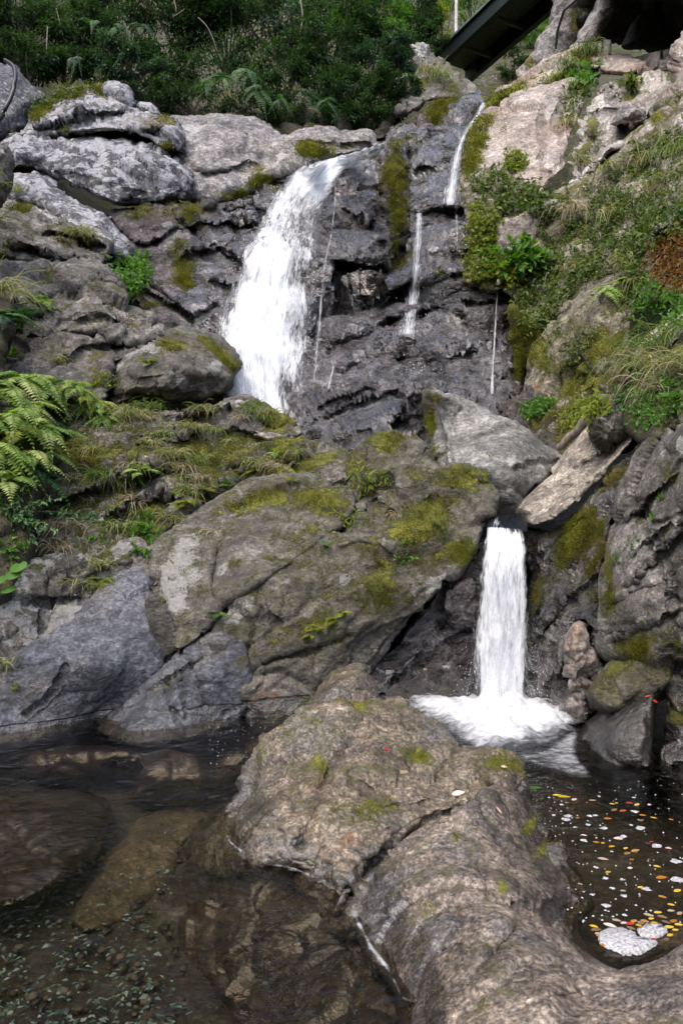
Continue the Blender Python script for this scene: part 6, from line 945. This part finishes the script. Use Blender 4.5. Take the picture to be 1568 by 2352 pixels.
# the long grass on the right
for (u, v, n, ln, m, lab) in [(1478, 812, 100, .5, LM_GRASS, 'tall green grass at the top of the right grassy bank'), (1530, 790, 100, .5, LM_GRASS, 'tall green grass cut by the right edge'), (1490, 856, 100, .55, LM_MIXED, 'long pale grass drooping over the right bank'), (1550, 860, 100, .55, LM_MIXED, 'long drooping grass cut by the right edge'), (1505, 905, 50, .5, LM_DRY, 'bunch of dead straw hanging down the right bank'), (1436, 862, 40, .34, LM_GRASS, 'thin grass on the left shoulder of the right bank')]:
    grass('long_grass', lab, on(u, v) + np.array([0, -.08, .05]), n, ln, m, .8, 1.35, .011, (-.15, -.4), 'long grass on the right bank', .14)
leafy('leafy_plant', 'small rounded leaves with orange bits above the spotted boulder', on(1420, 935) + np.array([0, -.15, 0]), 160, .06, LM_SHRUB, .17, .7, .55)
leafy('leafy_plant', 'broad pale leaf plant inside the long grass', on(1440, 870) + np.array([0, -.2, 0]), 16, .16, LM_SHRUB, .14, .5, .7)
leafy('leafy_plant', 'green leafy plant at the right edge under the long grass', on(1555, 920) + np.array([0, -.1, 0]), 120, .08, LM_BRIGHT, .16, .6, .5)
creeper('creeper', 'green plants behind the straw on the right bank', '1420,880 1480,860 1568,880 1568,960 1480,990 1440,950', 260, .06, LM_BRIGHT, 4)
for (u, v, n, ln, lab) in [(1520, 1150, 9, .09, 'small upright sprig in a crack of the fractured wall'), (1505, 1195, 8, .08, 'round leaved sprout on the fractured wall'), (1455, 1250, 9, .09, 'grassy sprout in the crack of the fractured wall'), (1420, 1290, 9, .09, 'sprout low in the fractured wall crack'), (1485, 1435, 7, .08, 'tiny leaf pair near the foot of the fractured wall'), (1335, 1250, 9, .09, 'sprout on the mossy wall by the small waterfall')]:
    leafy('sprout', lab, on(u, v), n, ln, LM_BRIGHT, .035, .8, .35, 'sprout', 'sprouts in the right wall', out=(0, -.4, .5), jitter=.6)
# ---------------------------------------------------------------- floating leaves, foam specks, fallen leaves
def lie(u, v, z=.008): return at(u, v, (z - EYE) / ((1176 - v) / FPX))
def leaf_one(name, label, p, ln, ang, mat, cat='leaf', group=None, nrm=(0, 0, 1), curl=.12):
    nrm = unit(np.array(nrm, float)); ex = unit(np.cross(np.cross(nrm, [math.cos(ang), math.sin(ang), .001]), nrm)); ey = np.cross(nrm, ex); t = np.linspace(0, 1, 7); wv = .21 * ln * np.sin(np.pi * t ** .85) ** .9 + .003
    C = p + (t - .5)[:, None] * ln * ex + nrm * (.004 + curl * ln * (t[:, None] - .5) ** 2); a = C - ey * wv[:, None] + nrm * .06 * ln * np.sin(np.pi * t)[:, None]; b = C + ey * wv[:, None] + nrm * .06 * ln * np.sin(np.pi * t)[:, None]
    V = np.concatenate([a, C, b]); i = np.arange(6); Q = np.concatenate([np.stack([i, i + 7, i + 8, i + 1], 1), np.stack([i + 7, i + 14, i + 15, i + 8], 1)])
    o = link(name, mesh_np(name, V - p, Q, None, True, {'rnd': np.full(21, rng.random())}), mat); o.location = p; return tag(o, label, cat, group)
FL = [(1295, 1832, .17, LM_GOLD), (1278, 1828, .12, LM_GOLD), (1318, 1838, .1, LM_PINK), (1360, 1840, .1, LM_TAN), (1405, 1848, .07, LM_GOLD), (1415, 1846, .05, LM_GOLD), (1445, 1846, .09, LM_RED), (1462, 1850, .1, LM_GOLD), (1410, 1862, .11, LM_TAN), (1430, 1864, .11, LM_RED), (1475, 1874, .08, LM_ORANGE), (1472, 1886, .09, LM_TAN), (1500, 1880, .08, LM_GOLD), (1540, 1884, .06, LM_ORANGE), (1395, 1882, .1, LM_ORANGE),
      (1340, 1920, .07, LM_PINK), (1368, 1936, .07, LM_ORANGE), (1384, 1938, .05, LM_GOLD), (1404, 1946, .08, LM_GOLD), (1418, 1928, .1, LM_PINK), (1436, 1950, .07, LM_GOLD), (1458, 1956, .12, LM_ORANGE), (1440, 1962, .1, LM_TAN), (1384, 1975, .12, LM_TAN), (1450, 1976, .06, LM_ORANGE), (1396, 2005, .07, LM_GOLD), (1508, 1992, .08, LM_GOLD), (1518, 2018, .13, LM_ORANGE), (1534, 1950, .07, LM_PINK), (1495, 1935, .06, LM_RED), (1555, 2048, .1, LM_GOLD), (1520, 2062, .08, LM_ORANGE), (1430, 2048, .06, LM_TAN), (1470, 2040, .07, LM_GOLD), (1540, 2080, .07, LM_GOLD), (1510, 2098, .08, LM_GOLD),
      (1363, 2130, .08, LM_GOLD), (1372, 2146, .06, LM_TAN), (1446, 2124, .09, LM_RED), (1400, 2128, .12, LM_PINK), (1432, 2122, .07, LM_PINK), (1480, 2118, .08, LM_ORANGE), (1495, 2112, .06, LM_GOLD), (1466, 2128, .06, LM_GOLD), (1535, 2132, .1, LM_GOLD), (1538, 2150, .07, LM_GOLD), (1550, 2138, .06, LM_GOLD), (1452, 2186, .06, LM_GOLD), (1490, 2168, .07, LM_ORANGE), (1500, 2160, .06, LM_RED), (1528, 2120, .08, LM_TAN), (1512, 2140, .06, LM_ORANGE), (1366, 1920, .05, LM_TAN), (1326, 1880, .06, LM_ORANGE), (1560, 2100, .08, LM_TAN), (1300, 1845, .05, LM_TAN), (1380, 2152, .09, LM_TAN), (1368, 2138, .1, LM_TAN), (1415, 2116, .08, LM_TAN), (1455, 2118, .08, LM_ORANGE), (1472, 2122, .1, LM_TAN), (1488, 2104, .09, LM_TAN), (1502, 2122, .07, LM_GOLD), (1520, 2108, .09, LM_TAN), (1546, 2118, .09, LM_ORANGE), (1540, 2094, .07, LM_TAN), (1558, 2126, .08, LM_GOLD), (1448, 2134, .08, LM_TAN), (1530, 2160, .07, LM_TAN), (1385, 2172, .06, LM_ORANGE)]
names = {id(LM_GOLD): 'yellow', id(LM_RED): 'red', id(LM_ORANGE): 'orange', id(LM_TAN): 'tan', id(LM_PINK): 'pale pink'}
for (u, v, ln, m) in FL:
    c = names[id(m)]; leaf_one('floating_leaf', f'fallen {c} leaf afloat on the dark water of the right pool', lie(u, v), ln * .56, rng.uniform(-.7, .7), m, 'leaf', f'{c} leaves afloat on the right pool')
leaf_one('floating_leaf', 'single green leaf afloat beside the foreground rock', lie(1226, 1812), .12, .1, LM_BRIGHT)
for (u, v, ln, a, m, lab) in [(1052, 1826, .17, .15, LM_PINK, 'long pale leaf lying on the foreground rock'), (1140, 1864, .1, -.5, LM_PINK, 'pale curled leaf on the smooth foreground rock'), (925, 1775, .12, .4, LM_TAN, 'thin dry leaf on the foreground rock near the moss'), (1488, 1603, .1, .1, LM_RED, 'red leaf lying on the glossy wet boulder'), (1500, 1612, .1, -.2, LM_RED, 'second red leaf lower on the glossy wet boulder'), (885, 1721, .08, .5, LM_RED, 'small dark red leaf on the foreground rock'), (860, 1700, .07, .2, LM_TAN, 'small tan leaf on the crest of the foreground rock'), (1155, 1765, .09, .2, LM_PINK, 'pale leaf beside the moss at the corner of the foreground rock'), (290, 1150, .1, .2, LM_PINK, 'pale leaf on the mossy slope'), (188, 1142, .12, .3, LM_TAN, 'dry leaf on the straw of the mossy slope'), (335, 1050, .09, .2, LM_TAN, 'brown leaf on the upper mossy slope'), (135, 632, .14, .3, LM_RED, 'small red leaf on the flat topped ledge'), (1290, 1160, .08, .3, LM_PINK, 'pinkish leaf on the slanted slab'), (1315, 1490, .05, .3, LM_ORANGE, 'orange leaf bit on the pale lump')]:
    h = hit(u, v); leaf_one('fallen_leaf', lab, h[0] + h[1] * .012, ln * .55, a, m, 'leaf', None, h[1] + np.array([0, -.2, .3]))
def discs(name, label, lst, z=.006, k=10, mat=None, thick=.006):
    V = []; Q = []; T_ = []; n = 0
    for (u, v, r) in lst:
        r = r * .42
        p = lie(u, v, z); th = np.linspace(0, 2 * np.pi, k + 1)[:-1]; rr = r * (1 + .22 * rng.normal(size=k)); ring = p + np.stack([rr * np.cos(th) * 1.15, rr * np.sin(th), np.zeros(k)], 1)
        V += [ring, p[None] + [[0, 0, thick]]]; T_.append(np.array([[n + j, n + (j + 1) % k, n + k] for j in range(k)])); n += k + 1
    return tag(link(name, mesh_np(name, np.concatenate(V), None, np.concatenate(T_)), mat), label, None, None, 'stuff')
M_BUB = flat_foam = None
t = NT('pale_foam_raft'); p = t.n('BsdfPrincipled'); n_ = t.noise(t.vec(), 60, 5, .7); t.l(t.ramp(n_, [(.38, (.2, .2, .205)), (.5, (.42, .42, .43)), (.62, (.58, .58, .6))]), p.inputs['Base Color']); p.inputs['Roughness'].default_value = .5; bp = t.n('Bump'); bp.inputs['Distance'].default_value = .01; t.l(n_, bp.inputs['Height']); t.l(bp.outputs[0], p.inputs['Normal']); M_BUB = t.out(p.outputs[0])
sp = [(1289, 1848, .03), (1271, 1872, .03), (1304, 1874, .06), (1297, 1882, .06), (1353, 1874, .045), (1366, 1873, .04), (1456, 1864, .06), (1471, 1902, .07), (1386, 1902, .05), (1349, 1894, .04), (1340, 1930, .05), (1508, 1942, .07), (1419, 1926, .06), (1431, 1921, .05), (1551, 1978, .07), (1446, 1993, .035), (1388, 2017, .04), (1555, 2020, .08), (1484, 2042, .06), (1391, 2080, .05), (1432, 2058, .035), (1360, 2055, .03), (1428, 2020, .03), (1369, 1993, .03), (1490, 1848, .03), (1375, 1829, .03), (1455, 1832, .03), (1434, 2102, .03), (1260, 1832, .02), (1405, 2040, .03), (1320, 1900, .03), (1448, 1895, .03)]
sp += [(u, v, rng.uniform(.006, .016)) for u, v in zip(rng.uniform(1245, 1600, 170), 1790 + 330 * rng.random(170) ** .8)]
discs('foam_specks', 'white foam specks drifting on the dark right pool', sp, mat=M_BUB)
discs('foam_specks', 'tiny white specks on the far left pool', [(u, v, rng.uniform(.006, .014)) for u, v in zip(rng.uniform(480, 690, 60), rng.uniform(1650, 1760, 60))], mat=M_BUB)
for (ol, lab) in [('1372,2160 1380,2140 1410,2134 1450,2140 1464,2152 1478,2160 1510,2168 1490,2182 1462,2194 1430,2192 1395,2180', 'large white foam raft in the hollow of the foreground rock'), ('1462,2140 1480,2128 1510,2126 1532,2138 1520,2152 1490,2158 1470,2150', 'smaller foam raft flecked with leaves beside the large one')]:
    A = catmull(pts(ol), True, 5); A = A + 1.5 * rng.normal(size=A.shape); P = lie(A[:, 0], A[:, 1], .004); c = P.mean(0); n = len(P); R2 = c + (P - c) * .93 + [0, 0, .014]; R3 = c + (P - c) * .5 + [0, 0, .018]; V = np.concatenate([P, R2, R3, c[None] + [[0, 0, .02]]]); i = np.arange(n); j = (i + 1) % n
    Q = np.concatenate([np.stack([i, j, j + n, i + n], 1), np.stack([i + n, j + n, j + 2 * n, i + 2 * n], 1)]); T_ = np.stack([i + 2 * n, j + 2 * n, np.full(n, 3 * n)], 1)
    tag(link('foam_raft', mesh_np('foam_raft', V, Q, T_), M_BUB), lab, 'foam')
# pebbles and pale sunk leaves on the bed, lower left
def pebbles(name, label, n, poly, zr, rr, mat):
    A = pts(poly); lo, hi = A.min(0), A.max(0); U = rng.uniform(lo, hi, (n * 3, 2)); U = U[inside(U, A)]; U = U[fbm(np.c_[U / 70., np.full(len(U), 4.)], 3, 8) > .02][:n]; V = []; T_ = []; k = 0
    ico = np.array([[0, 0, 1], [.89, 0, .45], [.28, .85, .45], [-.72, .53, .45], [-.72, -.53, .45], [.28, -.85, .45], [.72, .53, -.45], [-.28, .85, -.45], [-.89, 0, -.45], [-.28, -.85, -.45], [.72, -.53, -.45], [0, 0, -1.]])
    F = np.array([[0, 1, 2], [0, 2, 3], [0, 3, 4], [0, 4, 5], [0, 5, 1], [1, 6, 2], [2, 7, 3], [3, 8, 4], [4, 9, 5], [5, 10, 1], [6, 7, 2], [7, 8, 3], [8, 9, 4], [9, 10, 5], [10, 6, 1], [6, 11, 7], [7, 11, 8], [8, 11, 9], [9, 11, 10], [10, 11, 6]]); R = []
    for u, v in U:
        p = lie(u, v, rng.uniform(*zr)); s = rng.uniform(*rr) * np.array([rng.uniform(.7, 1.4), rng.uniform(.6, 1.2), .45]); a = rng.uniform(0, 6.3); q = ico * s * (1 + .15 * rng.normal(size=(12, 1))); q = np.stack([q[:, 0] * math.cos(a) - q[:, 1] * math.sin(a), q[:, 0] * math.sin(a) + q[:, 1] * math.cos(a), q[:, 2]], 1)
        V.append(p + q); T_.append(F + k); k += 12; R.append(np.full(12, rng.random()))
    return tag(link(name, mesh_np(name, np.concatenate(V), None, np.concatenate(T_), True, {'rnd': np.concatenate(R)}), mat), label, None, None, 'stuff')
M_PEB = leaf_mat('bed_stones', (.02, .018, .014), (.055, .05, .04), (.15, .14, .12), 0, .7)
M_SUNK = leaf_mat('sunk_pale_leaf', (.04, .08, .085), (.15, .27, .29), (.42, .52, .54), .2, .6)
pebbles('gravel', 'dark stones and gravel on the pool bed at lower left', 420, '-100,2150 100,2080 200,1990 300,1900 420,1870 420,1960 380,2060 420,2200 500,2330 540,2450 -100,2450', (-.63, -.58), (.006, .04), M_PEB)
Lv = Leaves(); U = np.stack([rng.uniform(-40, 460, 620), 2070 + 330 * rng.random(620) ** .8], 1); U = U[(U[:, 0] < 330 + 110 * (U[:, 1] - 2070) / 300)]
U = np.concatenate([U, np.stack([rng.normal(340, 40, 40), rng.normal(2000, 40, 40)], 1)])
P = lie(U[:, 0], U[:, 1], -.55); n = len(P); Lv.add(P, np.stack([rng.normal(size=n), rng.normal(size=n), np.zeros(n)], 1), np.array([0, 0, 1.]) + rng.normal(size=(n, 3)) * .3, rng.uniform(.02, .06, n), rng.uniform(.012, .03, n), np.clip(rng.beta(1, 1.6, n), 0, 1), fold=.08)
tag(Lv.build('sunken_leaves', M_SUNK, None, P[0]), 'pale sunken leaves scattered on the dark pool bed', None, None, 'stuff')

# moss with real thickness: tiny tufts over the mossiest parts of the rocks
LM_MOSS = leaf_mat('moss_tuft', (.055, .05, .012), (.13, .14, .016), (.28, .275, .04), .3, .9, .1)
L = Leaves()
for nm, cnt in [('mossy_slope', 5200), ('mossy_outcrop', 4200), ('wet_cliff', 2600), ('mossy_wedge', 1700), ('moss_wall', 1500), ('foreground_rock', 1500), ('lichen_slab', 1400), ('pink_cliff', 1200), ('cave_wall', 2200), ('stepped_bank', 1600), ('egg_boulder', 700), ('ridge_boulder', 700), ('lichened_block', 900), ('slope_outcrop', 900), ('angular_boulder', 500), ('near_wall', 1200), ('cliff_top', 900), ('broad_slab', 600), ('rubble_bank', 900), ('slope_ledge', 400), ('smooth_foreground_rock', 500)]:
    o = ROCKS[nm][0]; me = o.data; k = len(me.vertices); a = np.zeros(k, np.float32); me.attributes['moss'].data.foreach_get('value', a); co = np.zeros(k * 3, np.float32); me.vertices.foreach_get('co', co); co = co.reshape(-1, 3); no = np.zeros(k * 3, np.float32); me.vertices.foreach_get('normal', no); no = no.reshape(-1, 3)
    wgt = np.clip(a + .45 * fbm(co * 3.2, 4, 71) - .42, 0, .5) * ((CAM - co) * no).sum(1).clip(0) / np.linalg.norm(CAM - co, axis=1) * np.linalg.norm(co - CAM, axis=1) ** 1.2
    if wgt.sum() <= 0: continue
    j = rng.choice(k, cnt, p=wgt / wgt.sum()); sc_ = np.linalg.norm(co[j] - CAM, axis=1) * .0015; per = 6
    P = np.repeat(co[j], per, 0) + rng.normal(size=(cnt * per, 3)) * np.repeat(sc_, per)[:, None] * 1.3; nn = np.repeat(no[j], per, 0)
    L.add(P, nn * .8 + rng.normal(size=P.shape) * .6 + np.array([0, -.1, .2]), rng.normal(size=P.shape), np.repeat(sc_, per) * rng.uniform(.8, 1.6, len(P)), np.repeat(sc_, per) * .7, np.clip(np.repeat(.42 + .5 * fbm(co[j] * 2.5, 3, 5), per) + .15 * rng.normal(size=len(P)), 0, 1))
tag(L.build('moss', LM_MOSS, None, (0, 12, 3)), 'cushiony yellow green moss growing over the rocks', None, None, 'stuff')
# ---------------------------------------------------------------- footbridge, pole, cables, log
def flat_mat(name, col, rough=.6, var=.3, sc=6, metal=0):
    t = NT(name); n = t.noise(t.vec(), sc, 6, .65); p = t.n('BsdfPrincipled'); t.l(t.mix(t.smooth(n, .35, .65), tuple(c * (1 - var) for c in col), tuple(min(1, c * (1 + var)) for c in col)), p.inputs['Base Color']); p.inputs['Roughness'].default_value = rough; p.inputs['Metallic'].default_value = metal; return t.out(p.outputs[0])
M_STEEL = flat_mat('dark_painted_steel', (.012, .018, .02), .45); M_DECK = flat_mat('grey_green_deck', (.12, .16, .145), .6); M_BRACE = flat_mat('grey_steel', (.12, .13, .13), .5); M_POLE = flat_mat('pale_pole', (.5, .48, .44), .6); M_HOSE = flat_mat('black_rubber', (.012, .012, .013), .4); M_CONC = flat_mat('grey_plank', (.14, .14, .13), .8)
def box_np(c, x, y, z, sx, sy, sz):
    q = np.array([[i, j, k] for i in (-.5, .5) for j in (-.5, .5) for k in (-.5, .5)]); V = np.array(c) + q[:, :1] * sx * x + q[:, 1:2] * sy * y + q[:, 2:] * sz * z
    return V, np.array([[0, 1, 3, 2], [4, 6, 7, 5], [0, 4, 5, 1], [2, 3, 7, 6], [0, 2, 6, 4], [1, 5, 7, 3]])
class Boxes:
    def __init__(s): s.V = []; s.Q = []; s.n = 0
    def add(s, *a):
        V, Q = box_np(*a); s.V.append(V); s.Q.append(Q + s.n); s.n += 8
    def build(s, name, mat, parent=None, loc=(0, 0, 0)):
        o = link(name, mesh_np(name, np.concatenate(s.V) - np.array(loc), np.concatenate(s.Q), None, False), mat, parent)
        if parent is None: o.location = loc
        m = o.modifiers.new('edge', 'BEVEL'); m.width = .008; m.segments = 1; return o
A0 = at(1062, 138, 31.); B0 = at(1235, -20, 31 * 1038 / 1196.); X = unit(B0 - A0); Z = np.array([0, 0, 1.]); Y = np.cross(Z, X); LB = np.linalg.norm(B0 - A0)
fb = tag(empty('footbridge', A0), 'dark steel footbridge seen from below crossing the gorge at top right', 'bridge')
L_ = LB + 5; ctr = A0 + X * (L_ / 2 - 1.0)
for sg in (-1, 1):
    g = Boxes(); c = ctr + Y * sg * .85
    g.add(c, X, Y, Z, L_, .03, .62); g.add(c + Z * .325, X, Y, Z, L_, .24, .03); g.add(c - Z * .325, X, Y, Z, L_, .24, .03)
    for k in range(5): g.add(c - X * (L_ / 2 - 1 - 2 * k) - Y * sg * .07, X, Y, Z, .025, .10, .615)
    g.build('girder', M_STEEL, fb, A0)
for k in range(5):
    b = Boxes(); b.add(ctr - X * (L_ / 2 - 1.9 - 2 * k) - Z * .12, X, Y, Z, .12, 1.66, .16); b.build('cross_brace', M_BRACE, fb, A0)
b = Boxes(); b.add(ctr + Z * .40, X, Y, Z, L_, 1.9, .10); b.build('deck', M_DECK, fb, A0)
T = Tubes(); P0 = at(1047, 112, 32); T.add(np.stack([P0 - Z * .3, P0 + Z * 1., P0 + Z * 2.6 + X * .02]), .075, 8); po = tag(T.build('pole', M_POLE, None, P0), 'thin pale pole standing left of the footbridge end', 'pole')
T = Tubes(); P0 = at(1018, 105, 31.5)
r_ = tag(empty('rail', P0), 'low dark wooden rail beside the pale pole', 'railing')
b = Boxes(); b.add(P0, np.array([1., 0, 0]), np.array([0, 1., 0]), Z, 1.5, .08, .1); b.build('crossbar', M_CONC, r_, P0)
for k in (-.6, .6):
    b = Boxes(); b.add(P0 + np.array([k, .085, -.2]), np.array([1., 0, 0]), np.array([0, 1., 0]), Z, .09, .09, .7); b.build('post', M_CONC, r_, P0)
def cable(name, label, line, D, r, cat):
    C = catmull(pts(line), False, 8); P = at(C[:, 0], C[:, 1], np.interp(np.linspace(0, 1, len(C)), np.linspace(0, 1, len(D)), D)); T = Tubes(); T.add(P, r, 6); return tag(T.build(name, M_HOSE, None, P[0]), label, cat)
cable('hose', 'black hose looping over the bluish boulder at the left edge', '-30,285 0,275 14,246 26,222 33,195 36,165 28,148 12,138', [19.0, 18.9, 19.2, 20.2], .055, 'hose')
cable('cable', 'thin black cable running down the mossy wall behind the cliff top', '1330,-10 1312,8 1296,22 1288,45 1280,70 1277,95 1275,112', [23, 23.2, 23.6, 23.8], .045, 'cable')
C = catmull(pts('1283,1030 1310,1002 1345,966 1372,940 1400,915'), False, 8); P = at(C[:, 0], C[:, 1], np.linspace(10.55, 9.75, len(C))); T = Tubes(); T.add(P + .012 * rng.normal(size=P.shape), np.linspace(.05, .075, len(P)), 10)
tag(T.build('log', M_LOG, None, P[0]), 'bare weathered log leaning against the slanted slab', 'log')
